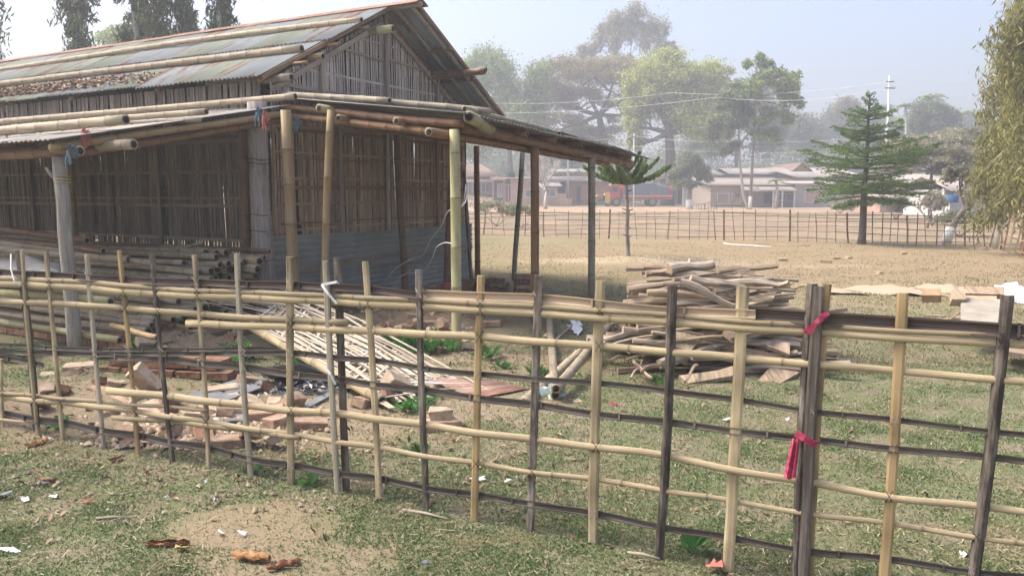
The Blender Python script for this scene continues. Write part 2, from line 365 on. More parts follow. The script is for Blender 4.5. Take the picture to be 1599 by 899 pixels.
rD = ramp(t, [(.25, (.19, .145, .08)), (.5, (.29, .225, .13)), (.78, (.39, .31, .19))]); t.links.new(nC, rD.inputs[0])
near = mixc(t, rC.outputs[0], rG.outputs[0], ramp_ := None or 0.0) if False else None
gmask = ramp(t, [(.38, (0, 0, 0)), (.56, (1, 1, 1))]); t.links.new(nB, gmask.inputs[0])
col = mixc(t, rC.outputs[0], rG.outputs[0], mth('MULTIPLY', gmask.outputs[0], .78))
# beyond the woodpile: dry pale turf, then red-brown dead grass
far1 = N(t, 'ShaderNodeMapRange'); far1.inputs[1].default_value = 7.5; far1.inputs[2].default_value = 11.0
t.links.new(mth('ADD', sp.outputs[1], mth('MULTIPLY', mth('SUBTRACT', nA, .5), 3.0)), far1.inputs[0])
rA = ramp(t, [(.3, (.18, .19, .095)), (.55, (.27, .24, .135)), (.75, (.31, .25, .15))]); t.links.new(nA, rA.inputs[0])
dry = mixc(t, rA.outputs[0], rD.outputs[0], .42); col = mixc(t, col, dry, far1.outputs[0])
red = ell(9.5, 19.0, 9.5, 7.0, nA, .6, .5); col = mixc(t, col, mixc(t, (.30, .215, .14), rD.outputs[0], .3), mth('MULTIPLY', red, .75))
for (cx, cy, rx, ry, am, cc) in ((3.2, 17.6, 2.6, .9, .9, (.52, .42, .27)), (6.0, 16.4, 2.4, .5, .6, (.48, .36, .22)), (-1.25, 3.5, .45, .28, .7, (.33, .245, .15)), (-.9, 3.1, .6, .3, .6, (.32, .24, .155)),
                         (-1.2, 4.75, .5, .3, .6, (.33, .225, .13)), (-2.7, 5.3, 1.9, .8, .75, (.30, .22, .15)), (-1.0, 5.6, 1.4, .9, .6, (.33, .25, .17)), (-1.2, 9.3, 1.8, 1.1, .5, (.17, .13, .09)),
                         (1.3, 10.6, 3.4, .7, .6, (.34, .28, .2)), (-.5, 6.9, 1.5, .7, .55, (.36, .27, .18))):
    col = mixc(t, col, mixc(t, cc, rC.outputs[0], .35), mth('MULTIPLY', ell(cx, cy, rx, ry, nB, .9, .95), am))
# the lane and bare plots behind the far fence
lane = N(t, 'ShaderNodeMapRange'); lane.inputs[1].default_value = 24.5; lane.inputs[2].default_value = 30; t.links.new(mth('ADD', sp.outputs[1], mth('MULTIPLY', sp.outputs[0], .25)), lane.inputs[0])
rL = ramp(t, [(.35, (.16, .13, .09)), (.48, (.27, .205, .14)), (.56, (.34, .245, .16)), (.68, (.44, .30, .19))]); nE2 = noise(t, P_, .35, 7, .7); t.links.new(nE2, rL.inputs[0])
col = mixc(t, col, mixc(t, rL.outputs[0], rC.outputs[0], .3), lane.outputs[0])
hb = mth('ADD', nC, mth('MULTIPLY', nD, .5)); finish(t, col, 1.0, hb, .8, .02, spec=.1)
tag(link('ground', np_mesh('ground', Vg, Fg, gm)), kind='structure', label='trodden soil and short dry turf of the yard')
bpy.data.objects['ground'].data.polygons.foreach_set('use_smooth', [True] * len(Fg))
# red earth road in front of the houses, a worn sheet over the ground
gxs = np.linspace(-30, 62, 47); gys = np.linspace(60, 80, 11); RX, RY = np.meshgrid(gxs, gys)
RY = RY + 1.2 * np.sin(RX * .11); RZ = hgt(RX, RY) + .02
i_, j_ = np.meshgrid(np.arange(46), np.arange(10)); q0 = (j_ * 47 + i_).ravel()
tag(link('road', np_mesh('road', np.stack([RX.ravel(), RY.ravel(), RZ.ravel()], 1), np.stack([q0, q0 + 1, q0 + 48, q0 + 47], 1), mottled('red_earth_road', [(.32, .22, .14), (.40, .28, .18), (.46, .34, .23)], .5, coord='Object', var=0))), kind='structure')

# ------------------------------------------------------------ grass blades
def blades(n, ylo, yhi, h, wd, seed, dens, spread=1.05, lay=.5):
    r = np.random.RandomState(seed); k = 0; out = []
    m = int(n * 3.2); y = ylo * (yhi / ylo) ** r.rand(m); x = (r.rand(m) * 2 - 1) * y * spread
    keep = r.rand(m) < dens(x, y); x, y = x[keep][:n], y[keep][:n]; n = len(x)
    a = r.rand(n) * 6.283; lean = lay + r.rand(n) * (1.45 - lay); hh = h * (.4 + r.rand(n)) * (1 + .1 * y / ylo * 0); ww = wd * (.6 + .8 * r.rand(n)) * (y / ylo) ** .5
    dx, dy = np.cos(a), np.sin(a); z = hgt(x, y)
    p = np.stack([x, y, z - .003], 1); sd_ = np.stack([-dy, dx, 0 * a], 1) * ww[:, None] / 2
    tip = np.stack([dx * np.sin(lean), dy * np.sin(lean), np.cos(lean)], 1) * hh[:, None]
    mid = tip * .55 + np.stack([0 * a, 0 * a, hh * .12], 1)
    V = np.stack([p - sd_, p + sd_, p + mid + sd_ * .7, p + tip, p + mid - sd_ * .7], 1).reshape(-1, 3)
    b = np.arange(n)[:, None] * 5
    return V, b + np.array([[0, 1, 2, 3, 4]])
def near_d(x, y):
    d = .45 + .55 * (wob(x, y, 1.7, 3) + .6 * wob(x, y, 5.2, 1) > .05)
    for (cx, cy, rx, ry, k) in ((-1.25, 3.5, .42, .26, .85), (-.9, 3.1, .42, .2, .6), (-1.2, 4.8, .5, .3, .7), (-2.7, 5.4, 1.7, .6, .85), (-1.0, 5.7, 1.3, .7, .75), (-1.2, 9.2, 1.6, 1.2, .8), (-4.6, 8.6, 3, 1.6, .9), (-.5, 6.9, 1.3, .6, .6)):
        d = d * (1 - k * (((x - cx) / rx) ** 2 + ((y - cy) / ry) ** 2 < 1))
    return np.clip(d, 0, 1)
grass_mix = bpy.data.materials.new('grass_blade'); t = nodes(grass_mix); g_ = N(t, 'ShaderNodeNewGeometry'); tc = N(t, 'ShaderNodeTexCoord')
r1 = ramp(t, [(0, (.07, .14, .045)), (.55, (.14, .215, .08)), (.78, (.25, .27, .13)), (1, (.42, .37, .24))]); r2 = ramp(t, [(0, (.22, .21, .10)), (.5, (.38, .33, .19)), (1, (.52, .44, .29))])
t.links.new(g_.outputs['Random Per Island'], r1.inputs[0]); t.links.new(g_.outputs['Random Per Island'], r2.inputs[0])
nn = noise(t, tc.outputs['Object'], 1.4, 4); rr = ramp(t, [(.50, (0, 0, 0)), (.66, (1, 1, 1))]); t.links.new(nn, rr.inputs[0])
finish(t, mixc(t, r1.outputs[0], r2.outputs[0], rr.outputs[0]), .75, transl=.3, spec=.2)
turf_mix = foliage('dry_turf_blade', (.15, .16, .075), (.26, .235, .13), (.38, .32, .20), .3)
def stuff(name, VF, mat, label, k):
    return tag(link(name, np_mesh(name, VF[0], VF[1], mat, k)), label, None, None, 'stuff')
stuff('grass', blades(420000, 2.0, 7.0, .020, .0044, 1, near_d), grass_mix, 'short half-dry grass with green tufts around the fence', 5)
stuff('grass', blades(120000, 6.8, 24.0, .035, .008, 2, lambda x, y: np.clip(near_d(x, y) * (1 - .5 * sstep(y, 11, 20)) * (1 - .8 * ((x < -.6) & (y < 14))), 0, 1)), turf_mix, 'dry cropped turf of the open field behind the woodpile', 5)

# ------------------------------------------------------------ corrugated sheet
def corr(mb, p00, p10, p11, p01, pitch=.076, amp=.009, rows=1, sub=4, thick=.0, jag=0.0, lift=0):
    """p00-p10 runs across the waves, p00-p01 along them"""
    p00, p10, p11, p01 = map(Vector, (p00, p10, p11, p01)); L = (p10 - p00).length; n = max(2, int(round(L / pitch))) * sub
    nrm = (p10 - p00).cross(p01 - p00).normalized(); nrm = nrm if nrm.z > 0 or abs(nrm.z) < .05 else -nrm
    b0 = len(mb.v); Hh = (p01 - p00).length
    for r_ in range(rows + 1):
        tt = r_ / rows
        for k in range(n + 1):
            s_ = k / n; p = lerp(lerp(p00, p10, s_), lerp(p01, p11, s_), tt) + nrm * (amp * math.sin(2 * math.pi * k / sub) + lift)
            mb.v.append(p); mb.r.append(0.0)
    ou = R.random() * 20; ov = R.random() * 20
    for r_ in range(rows):
        for k in range(n):
            a = b0 + r_ * (n + 1) + k; mb.f.append((a, a + 1, a + n + 2, a + n + 1)); mb.m.append(0)
            u0, u1, v0, v1 = ou + L * k / n, ou + L * (k + 1) / n, ov + Hh * r_ / rows, ov + Hh * (r_ + 1) / rows
            mb.uv += [(u0, v0), (u1, v0), (u1, v1), (u0, v1)]
def solidify(o, th=.0022):
    md = o.modifiers.new('thickness', 'SOLIDIFY'); md.thickness = th; md.offset = 0

# ------------------------------------------------------------ shed
shed = root('bamboo_shed', S(0, 0, 0), 'long open-sided bamboo shed with woven slat walls and rusty corrugated tin roof', 'shed')
WID, LEN = 4.75, 12.6
RZ_, EZ = 4.37, 2.83                                   # ridge and eave heights
GO, EO = .64, .55; EOS = (.17, .55); GOS = (.24, .64)                                      # gable and eave overhangs
MID = WID / 2
def roofz(a): return EZ + (RZ_ - EZ) * (1 - abs(a - MID) / (MID + EO))
def bmb(name, p0, p1, r, mat, parent=shed, **kw):
    mb = MB(); bamboo(mb, p0, p1, r, **kw); return mb.build(name, [M[mat], M['bore'], M['rim']], parent, True)
def slabpart(name, pts, w_, th, facing, mat, parent=shed):
    mb = MB(); mb.slab(pts, w_, th, facing); return mb.build(name, M[mat], parent)
# roof sheets: two courses on each slope
bb = -GO; k = 0
while bb < LEN + .5:
    wd_ = .80; mats_ = ['tin', 'tin', 'tin_green'][R.randrange(3)] if bb < 4 else ['tin_green', 'tin', 'tin_green'][R.randrange(3)]
    for side in (0, 1):
        sgn = -1 if side == 0 else 1
        for course in (0, 1):
            ee_ = EOS[side]; a_hi, a_lo = (MID + sgn * .02, MID + sgn * (MID + ee_) * .56) if course == 1 else (MID + sgn * (MID + ee_) * .52, MID + sgn * (MID + ee_ + R.uniform(-.03, .04)))
            lift = (.018 if course == 1 else 0) + (k % 2) * .006
            shift = (GO - GOS[side]) + (.14 if course == 0 and side == 0 else 0)
            b0_, b1_ = bb + shift + R.uniform(-.01, .01), bb + shift + wd_ + .05
            mb = MB(); corr(mb, S(a_lo, b0_, roofz(a_lo)), S(a_lo, b1_, roofz(a_lo)), S(a_hi, b1_, roofz(a_hi)), S(a_hi, b0_, roofz(a_hi)), lift=lift + .03 + R.uniform(0, .006), amp=.014, sub=6)
            solidify(mb.build('roof_sheet', M[mats_], shed, True))
    bb += wd_; k += 1
# ridge capping, rusty lengths
b_ = -GO - .12
while b_ < LEN + .3:
    L_ = 1.85; mb = MB(); z0 = RZ_ + .075 + R.uniform(0, .012)
    for sgn in (-1, 1):
        P0, P1 = S(MID, b_, z0), S(MID, b_ + L_, z0); Q0, Q1 = S(MID + sgn * .17, b_, z0 - .085), S(MID + sgn * .17, b_ + L_, z0 - .085)
        mb.poly([P0, P1, Q1, Q0])
        for q in range(4): mb.uv[-4 + q] = ((b_, 0), (b_ + L_, 0), (b_ + L_, .3), (b_, .3))[q]
    o = mb.build('ridge_cap', M['rust'], shed); solidify(o, .004)
    if b_ < 0:
        mb = MB(); mb.tube([S(MID, b_ + .02, z0 - .07), S(MID, b_ + .9, z0 - .07)], .045, 10); mb.build('ridge_pole', M['batten'], shed, True)
    b_ += 1.8
# rafters and purlins (the right overhang shows them from below)
for b_ in (-GO + .06, -.28, .02, 2.0, 4.0, 6, 8, 10, 12):
    for sgn in (-1, 1):
        if sgn < 0 and b_ < -.2: continue
        for (nm, off, rr_) in (('rafter', .0, .035),):
            bmb('rafter', S(MID + sgn * .02, b_, RZ_ - .03), S(MID + sgn * (MID + EOS[sgn > 0] - .05), b_, roofz(MID + MID + EOS[sgn > 0]) - .03), rr_, 'bam_grey' if b_ < 0 else 'bam_brown', n=7)
for f in (.3, .55, .80, .98):
    for sgn in (-1, 1):
        if f > .9 and sgn < 0: continue
        a_ = MID + sgn * (MID + EOS[sgn > 0]) * f
        bmb('purlin', S(a_, -GOS[sgn > 0] - (.08 if f < .9 else .0) + R.uniform(-.05, .05), roofz(a_) - .035), S(a_, LEN, roofz(a_) - .035), .026, 'bam_brown', n=7)
# heavy purlin stubs pushed through the right slope and the gable
bmb('purlin_stub', S(MID + 1.30, -GO - .42, roofz(MID + 1.3) - .13), S(MID + 1.25, .35, roofz(MID + 1.3) - .16), .055, 'bam_brown', hollow=(True, False))
bmb('purlin_stub', S(MID + 1.42, -GO - .38, roofz(MID + 1.42) - .02), S(MID + 1.30, .3, roofz(MID + 1.42) - .06), .045, 'bam_grey', hollow=(True, False))
bmb('purlin_stub', S(MID - .33, -.46, roofz(MID - .33) - .21), S(MID - .50, 1.2, roofz(MID - .5) - .16), .06, 'green_bam', hollow=(True, False))
bmb('purlin_stub', S(MID - 1.62, -.26, roofz(MID - 1.62) - .10), S(MID - 1.66, 1.2, roofz(MID - 1.62) - .1), .045, 'bam_tan', hollow=(True, False))
bmb('purlin_stub', S(MID - 2.3, -.34, roofz(.05) - .1), S(MID - 2.3, 1.2, roofz(.05) - .1), .055, 'bam_grey', hollow=(True, False))
bmb('purlin_stub', S(WID + .35, -GO - .1, EZ - .02), S(WID + .3, 1.5, EZ - .02), .04, 'bam_brown', hollow=(True, False))
# gable barge strips on the front overhang (both edges)
for sgn in (-1, 1):
    g_ = GOS[sgn > 0] - (.06 if sgn < 0 else 0); e_2 = MID + EOS[sgn > 0]; slabpart('barge_strip', [S(MID + sgn * .05, -g_ - .03, RZ_ + .0), S(MID + sgn * e_2, -g_ - .03 + (.12 if sgn < 0 else 0), roofz(MID + e_2))], .05, .02, -B, 'batten_br')
# woven slat walls
NSL = [0]
def slat(p0, p1, w_, nrm, ph, mat, amp=.020, lean=0.0):
    n = 5; side = Vector(nrm).cross(UP).normalized(); pts = []; sc_ = []
    for i in range(n + 1):
        t_ = i / n; p = lerp(Vector(p0), Vector(p1), t_) + Vector(nrm) * (amp * math.sin(math.pi * (t_ * 5) + ph)) + side * (R.uniform(-.006, .006) + lean * (t_ - .5))
        pts.append(p); sc_.append((R.uniform(.72, 1.22), 1))
    NSL[0] += 1; m_ = MB(); m_.slab(pts, w_, .005, nrm, sc_); return m_
nf = -B                                                # faces out of the front gable
a_ = .04; i = 0
while a_ < WID - .05:                                  # triangle
    zt = roofz(a_) - .10
    if zt > EZ - .02 + .12:
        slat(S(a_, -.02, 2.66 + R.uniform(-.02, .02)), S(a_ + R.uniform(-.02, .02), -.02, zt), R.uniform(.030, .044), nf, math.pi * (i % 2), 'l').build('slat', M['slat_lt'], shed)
    a_ += R.uniform(.046, .056); i += 1
a_ = -.16; i = 0
while a_ < WID - .04:                                  # lower front wall, browner
    if not (.40 < a_ < .46 or 2.46 < a_ < 2.50):
        z0_ = .92 + R.uniform(-.02, .02) + (.25 if R.random() < .05 else 0)
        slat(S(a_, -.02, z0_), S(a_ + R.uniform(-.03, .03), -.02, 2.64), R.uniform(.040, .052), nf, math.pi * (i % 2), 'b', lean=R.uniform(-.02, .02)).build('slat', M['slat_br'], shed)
    a_ += R.uniform(.047, .058); i += 1
nl = -A                                                # long side wall under the veranda
b_ = .12; i = 0; restmb = MB()
while b_ < LEN:
    gap = R.random() < .05
    z0_, z1_ = .72 + R.uniform(-.02, .02), 3.02
    if gap: z0_, z1_ = (.72, 1.15) if R.random() < .5 else (1.9, 3.02)
    sm = slat(S(-.02, b_, z0_), S(-.02, b_ + R.uniform(-.03, .03), z1_), R.uniform(.044, .060), nl, math.pi * (i % 2), 'd', lean=R.uniform(-.015, .015))
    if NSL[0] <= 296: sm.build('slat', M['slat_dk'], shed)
    else:
        b0 = len(restmb.v); restmb.v += sm.v; restmb.r += sm.r; restmb.uv += sm.uv; restmb.m += sm.m; restmb.f += [tuple(q + b0 for q in f) for f in sm.f]
    b_ += R.uniform(.054, .066); i += 1
for (base, dirn, n_, nrm_) in ((S(WID, 0), B, int(LEN / .06), A), (S(0, LEN), A, int(WID / .06), B)):   # rear walls
    for k in range(n_):
        if R.random() < .035: continue
        s0 = base + dirn * (k * .06); z0_ = .5; z1_ = 2.85 if nrm_ == A else 3.0
        if R.random() < .05: z1_ = R.uniform(1.9, 2.4)
        sm = slat(s0 + UP * z0_, s0 + UP * z1_, .068, nrm_, math.pi * (k % 2), 'd')
        b0 = len(restmb.v); restmb.v += sm.v; restmb.r += sm.r; restmb.uv += sm.uv; restmb.m += sm.m; restmb.f += [tuple(q + b0 for q in f) for f in sm.f]
o = restmb.build('slat', M['slat_dk'], shed); o['kind'] = 'stuff'
# upper gable infill at the back so the attic is dark
mb = MB(); mb.poly([S(0, LEN - .03, 2.8), S(WID, LEN - .03, 2.8), S(MID, LEN - .03, RZ_ - .1)]); mb.build('rear_gable_sheet', M['tin_wall'], shed)
# battens over the slats
for z in (2.98, 3.62):
    for side in (0, 1):
        aL = MID - (roofz(MID) - z - .1) / (RZ_ - EZ) * (MID + EO); aR = 2 * MID - aL
        aL, aR = max(aL, .05), min(aR, WID - .05)
        p, q = (aL, MID - .03) if side == 0 else (MID + .03, aR)
        slabpart('batten', [S(p, -.045, z + .03), S(q, -.045, z - .02)], .055 if z < 3 else .035, .018, nf, 'batten')
for a_, z0_ in ((.95, 2.68), (MID, 1.0), (MID + .02, 2.7), (WID - .95, 2.68)):
    zt = roofz(a_) - .08 if z0_ > 2 else 2.6
    slabpart('stud', [S(a_, -.07, z0_), S(a_, -.07, zt)], .07 if z0_ > 2 else .06, .03, nf, 'batten' if z0_ > 2 else 'batten_br')
for sgn in (-1, 1):
    slabpart('verge_batten', [S(MID + sgn * .06, -.06, RZ_ - .22), S(MID + sgn * (MID - .02), -.06, EZ + .08)], .07, .03, nf, 'batten')
for z, w_ in ((1.66, .05), (2.42, .04), (1.18, .025), (2.05, .022)):
    slabpart('batten', [S(.1, -.05, z), S(MID, -.055, z + .01), S(WID - .05, -.05, z - .02)], w_, .016, nf, 'batten_br')
for a_ in (1.25, 2.35, 3.75, 4.3):
    slabpart('stud', [S(a_, -.075, .02), S(a_ + R.uniform(-.03, .03), -.075, 2.5)], .06, .03, nf, 'slat_lt' if a_ < 3 else 'batten_br')
for z, w_ in ((.74, .06), (2.28, .05), (1.52, .025), (2.62, .05)):
    slabpart('batten', [S(-.05, .1, z), S(-.05, LEN / 2, z + R.uniform(-.02, .02)), S(-.05, LEN, z)], w_, .016, nl, 'batten')
for b_ in (2.15, 5.3, 8.4): slabpart('stud', [S(-.07, b_, .3), S(-.07, b_, 2.6)], .06, .03, nl, 'slat_dk')
for q in range(5):                                     # horizontal splints the slats are woven round
    z = .92 + 1.72 * (.1 + .2 * q); slabpart('splint', [S(.02, -.02, z), S(MID, -.02, z + .012), S(WID - .04, -.02, z)], .034, .006, nf, 'slat_br')
    z = .72 + 2.3 * (.1 + .2 * q); slabpart('splint', [S(-.02, .1, z), S(-.02, LEN / 2, z + .01), S(-.02, LEN, z)], .04, .006, nl, 'slat_br' if q < 3 else 'slat_dk')
for (t_, z) in ((0, 2.82), (1, 3.25), (2, 3.85)):
    hw_ = (roofz(MID) - z - .14) / (RZ_ - EZ) * (MID + EO); slabpart('splint', [S(max(.05, MID - hw_), -.02, z), S(min(WID - .05, MID + hw_), -.02, z)], .03, .006, nf, 'slat_lt')
# corrugated tin dado along the front
a_ = -.17
while a_ < WID:
    a1 = min(a_ + 1.65, WID + .05); mb = MB()
    for (z0_, z1_, off) in ((.0, .56, .0), (.50, 1.02, .012)):
        corr(mb, S(a_, -.10 - off, z0_), S(a_, -.10 - off, z1_ + R.uniform(-.02, .02)), S(a1, -.10 - off, z1_), S(a1, -.10 - off, z0_), pitch=.085, amp=.012)
    mb.build('wall_sheet', M['tin_wall'], shed, True); a_ += 1.6
slabpart('batten', [S(.1, -.14, .54), S(2.2, -.14, .62), S(WID, -.14, .60)], .07, .02, nf, 'batten')
# plank skirt under the long wall
for zi in range(4):
    b_ = .1
    while b_ < LEN:
        L_ = R.uniform(1.6, 2.6); slabpart('plank', [S(-.03 - .006 * zi, b_, .10 + zi * .165), S(-.03 - .006 * zi, min(b_ + L_, LEN), .10 + zi * .165)], .155, .018, nl, 'plank'); b_ += L_ + .015
# corner pillar: a fat bundle of split wood bound with wire
pil = Vector(gr(414, 497)); 
prof = [(math.cos(2 * math.pi * k / 18) * .125 * (1 + .10 * math.sin(5 * k)), math.sin(2 * math.pi * k / 18) * .115 * (1 + .12 * math.cos(7 * k))) for k in range(18)]
mb = MB(); mb.sweep(prof, [pil + UP * z + A * .01 * math.sin(z * 3) for z in (-.05, .4, .8, 1.2, 1.6, 2.0, 2.5, 2.7)], A, [1.02, 1, .98, 1.03, .97, 1, 1.0, 1]); mb.build('corner_pillar', M['pillar'], shed, True)
for z in (.75, 1.12, 1.32, 1.95, 2.0):
    mb = MB(); ring = [pil + A * math.cos(q / 16 * 6.283) * .137 + B * math.sin(q / 16 * 6.283) * .132 + UP * (z + .01 * math.sin(q)) for q in range(17)]; mb.tube(ring, .004, 5); mb.build('wire_binding', M['bore'], shed)
slabpart('stud', [pil + A * .19 + UP * 0, pil + A * .13 + UP * 1.35], .07, .03, nf, 'pillar')
# veranda posts --------------------------------------------------
def post(u, v, ub, vb, r, mat, top=None, n=10, lift=0, **kw):
    b = gr(ub, vb); tp = at(u, v, b.y) if top is None else top
    return bmb('post', b - UP * .05, tp, r, mat, n=n, **kw), b, tp
PB = gr(713, 546)
aP = (PB - C0).dot(A); bP = (PB - C0).dot(B)            # corner post of the front veranda
def fl(a): return S(a, bP)                              # outer line of the front veranda
eA = [-1.2, -.74, 1.06, 2.84, 4.6]; eZ = [2.35, 2.34, 2.27, 2.24, 2.12]
def fz(a): return interp(a, eA, eZ)
ZT = 2.80
SL = -2.92                                              # outer line of the left veranda (constant a)
def rk(t_): return lerp(S(.10, -.02, ZT), S(aP - .14, bP - .2, fz(aP)), t_)     # near edge of the front veranda roof
for (a_, r_, mt, du) in ((aP, .053, 'green_bam', 0), (aP + 1.8, .052, 'bam_brown', -.05), (aP + 3.58, .052, 'bam_grey', -.06)):
    p = fl(a_); bmb('post', p - UP * .05, p + A * du + UP * (fz(a_) - .13), r_, mt, n=12, spacing=.46)
q = gr(463, 503); tq = at(446, 172, q.y - .12); bmb('post', q - UP * .05, tq, .076, 'bam_tan', n=14, spacing=.46, taper=.85)
q = rk(.42); q2 = at(503, 500, q.y + .1); q2.z = -.05; bmb('post', q2, at(517, 172, q.y), .046, 'bam_tan', n=12, spacing=.5)
for (u, v, ub, vb, r_, mt) in ((619, 205, 633, 463, .055, 'bam_brown'), (706, 225, 697, 458, .05, 'bam_brown'), (744, 228, 746, 431, .055, 'bam_brown'), (816, 238, 802, 436, .048, 'bam_grey'),
                               (379, 196, 389, 492, .055, 'bam_brown')):
    post(u, v, ub, vb, r_, mt)
mb = MB(); q = gr(697, 462) + UP * .12; 
for k in range(5): mb.tube([q + Vector((math.cos(a / 8 * 6.283) * .062, math.sin(a / 8 * 6.283) * .062, k * .03 - .05)) for a in range(9)], .013, 5)
tag(mb.build('cloth_binding', M['rose'], shed, True), 'red rag wound round the foot of the post')
slabpart('stud', [gr(737, 452), gr(737, 452) + Vector((-.12, 0, 1.95))], .06, .03, nf, 'bam_dark')
bK = solve_u(lambda b: S(SL, b), 118, -2.5, 2); bark = MB(); pb_ = S(SL, bK); pts = [pb_ + Vector((-.008 * z, 0, 0)) + A * R.uniform(-.008, .008) + UP * z for z in (-.05, .3, .6, .9, 1.2, 1.5, 1.8, 1.93)]; bark.tube(pts, .062, 14, [1.15, 1.05, 1, .98, 1.0, .97, 1.02, 1.05]); o = bark.build('post', M['post_bark'], shed, True)
mb = MB(); mb.tube([pts[6] + Vector((-.03, 0, -.1)), pts[6] + Vector((-.1, 0, -.02)), pts[6] + Vector((-.13, 0, .03))], .02, 7, [1, .9, .6]); mb.build('branch_stub', M['post_bark'], shed, True)
for z in (1.72, 1.75, 1.69):
    mb = MB(); mb.tube([pb_ + Vector((math.cos(a / 10 * 6.283) * .066, math.sin(a / 10 * 6.283) * .066, z)) for a in range(11)], .006, 5); mb.build('wire_binding', M['bam_tan'], shed)
for b_, r_, mt in ((3.5, .052, 'bam_tan'), (7.2, .055, 'bam_brown'), (10.6, .055, 'bam_brown')):
    bmb('post', S(-.5, b_, -.05), S(-.5, b_, 2.35), r_, mt, n=10)
for b_ in (3.3, 7.0, 10.5): bmb('post', S(SL, b_, -.05), S(SL, b_, 1.95), .055, 'bam_grey', n=10)
# veranda roofs --------------------------------------------------
bE = bK - .22                                           # near end of the left veranda roof
lZ_ = 2.05
def lz(b): return lZ_ - .012 * max(0, b)
OV = .2
def ltop(t_): return S(-.04, bE + .1 + (LEN - bE) * t_, 2.66)
def lplane(a, b):                                       # height of the left veranda roof
    k = (a - (SL - OV)) / (-.04 - SL + OV); return lz(b) + (2.66 - lz(b)) * k
def strips(fa, fb, n, name, mat):
    for k in range(n):
        p, q = fa(k / n), fa((k + 1) / n + .006); r_, s_ = fb((k + 1) / n + .006), fb(k / n)
        mb = MB(); corr(mb, p, q, r_, s_, lift=.022 + (k % 2) * .006, amp=.009); solidify(mb.build(name, M[mat], shed, True))
def front_eave(t_):
    a = aP - .14 + (WID - .15 - aP + .14) * t_; return S(a, bP - OV, fz(a) - .015)
def front_top(t_): return S(.10 + (WID - .2) * t_, -.02, ZT)
strips(front_eave, front_top, 7, 'veranda_roof_sheet', 'tin_under')
def left_eave(t_): b = bE + (LEN - bE) * t_; return S(SL - OV, b, lz(b))
strips(left_eave, ltop, 17, 'veranda_roof_sheet', 'tin_under')
# beams and rafters under the verandas
bmb('eave_beam', S(aP + .15, bP, fz(aP) - .09), S(WID - .45, bP, fz(4.3) - .10), .055, 'bam_brown', n=10)
bmb('eave_beam', S(aP - .3, bP + .1, fz(aP) - .17), S(WID - 1.2, bP + .1, fz(3.6) - .16), .045, 'bam_brown', n=10, hollow=(True, True))
rb = lambda t_, d, off=0.0: rk(t_) - UP * d + A * (.10 + off)
bmb('rake_beam', rb(.0, .10), rb(.97, .09), .045, 'bam_brown', n=10)
bmb('rake_beam', rb(.02, .19, .05), rb(.93, .20, .05), .05, 'bam_brown', n=10)
for t_, z_ in ((.42, .16), (.72, .13)): p = rk(t_); bmb('eave_beam', p - A * .05 - UP * z_, S(WID - .3, (p - C0).dot(B), lerp(Vector((0, 0, fz(4.5))), Vector((0, 0, ZT)), 1 - t_).z - .09), .042, 'bam_brown', n=9, hollow=(True, False))
slabpart('eave_beam', [S(.35, -.75, 2.50), S(1.6, -.77, 2.47), S(3.2, -.75, 2.44)], .10, .03, nf, 'batten_br')
for a_ in (.5, 1.25, 2.1, 3.0, 3.9):
    bmb('veranda_rafter', S(a_ - .1, bP - .16, fz(a_) - .045), S(a_ + .12, -.1, ZT - .08), .035, 'bam_brown', n=9, hollow=(True, False))
bmb('veranda_stub', S(aP - .05, bP - .20, fz(aP) - .02), S(aP + .85, bP + .05, fz(aP) - .10), .062, 'green_bam', n=12, hollow=(True, False))
bmb('veranda_stub', rk(.34) - UP * .07 + B * .02 - A * .12, rk(.34) + A * 1.2 - UP * .10, .05, 'green_bam', n=12, hollow=(True, False))
for b_ in (bE + .10, 1.7, 3.4, 5.2, 7.0, 9, 11):
    bmb('veranda_rafter', S(SL - .16, b_, lz(b_) - .05), S(-.1, b_, 2.58), .04 if b_ < 0 else .035, 'bam_tan' if b_ < 0 else 'bam_brown', n=9)
bmb('veranda_rafter', S(SL + .05, bE + .22, lz(0) - .10), S(-.1, bE + .2, 2.50), .045, 'bam_brown', n=9)
bmb('eave_beam', S(SL + .02, bE - .05, lz(-.3) - .07), S(SL + .02, 8, lz(8) - .07), .05, 'bam_brown', n=9, hollow=(True, False))
bmb('eave_beam', S(-.5, bE + .1, 2.46), S(-.5, LEN, 2.43), .045, 'bam_brown', n=8)
# brick kerb of the platform
for k in range(34):
    for row in range(2):
        bb_ = -.4 + k * .262 + row * .12; mb = MB(); mb.box(S(SL + .42 + R.uniform(-.01, .01), bb_, .045 + row * .078), (.12, .245, .07), math.atan2(B.y, B.x) - math.pi / 2, jit=.004)
        mb.build('brick', M['brick_old'], shed)
mb = MB(); mb.box(S((SL + .5) / 2 + .0, 4.4, .055), (abs(SL) - .55, 10.6, .11), math.atan2(B.y, B.x) - math.pi / 2); mb.build('earth_platform', M['mortar'], shed)
mb = MB(); mb.box(S(MID, 6.3, .04), (WID - .3, 12.3, .08), math.atan2(B.y, B.x) - math.pi / 2); mb.build('earth_floor', M['mortar'], shed)

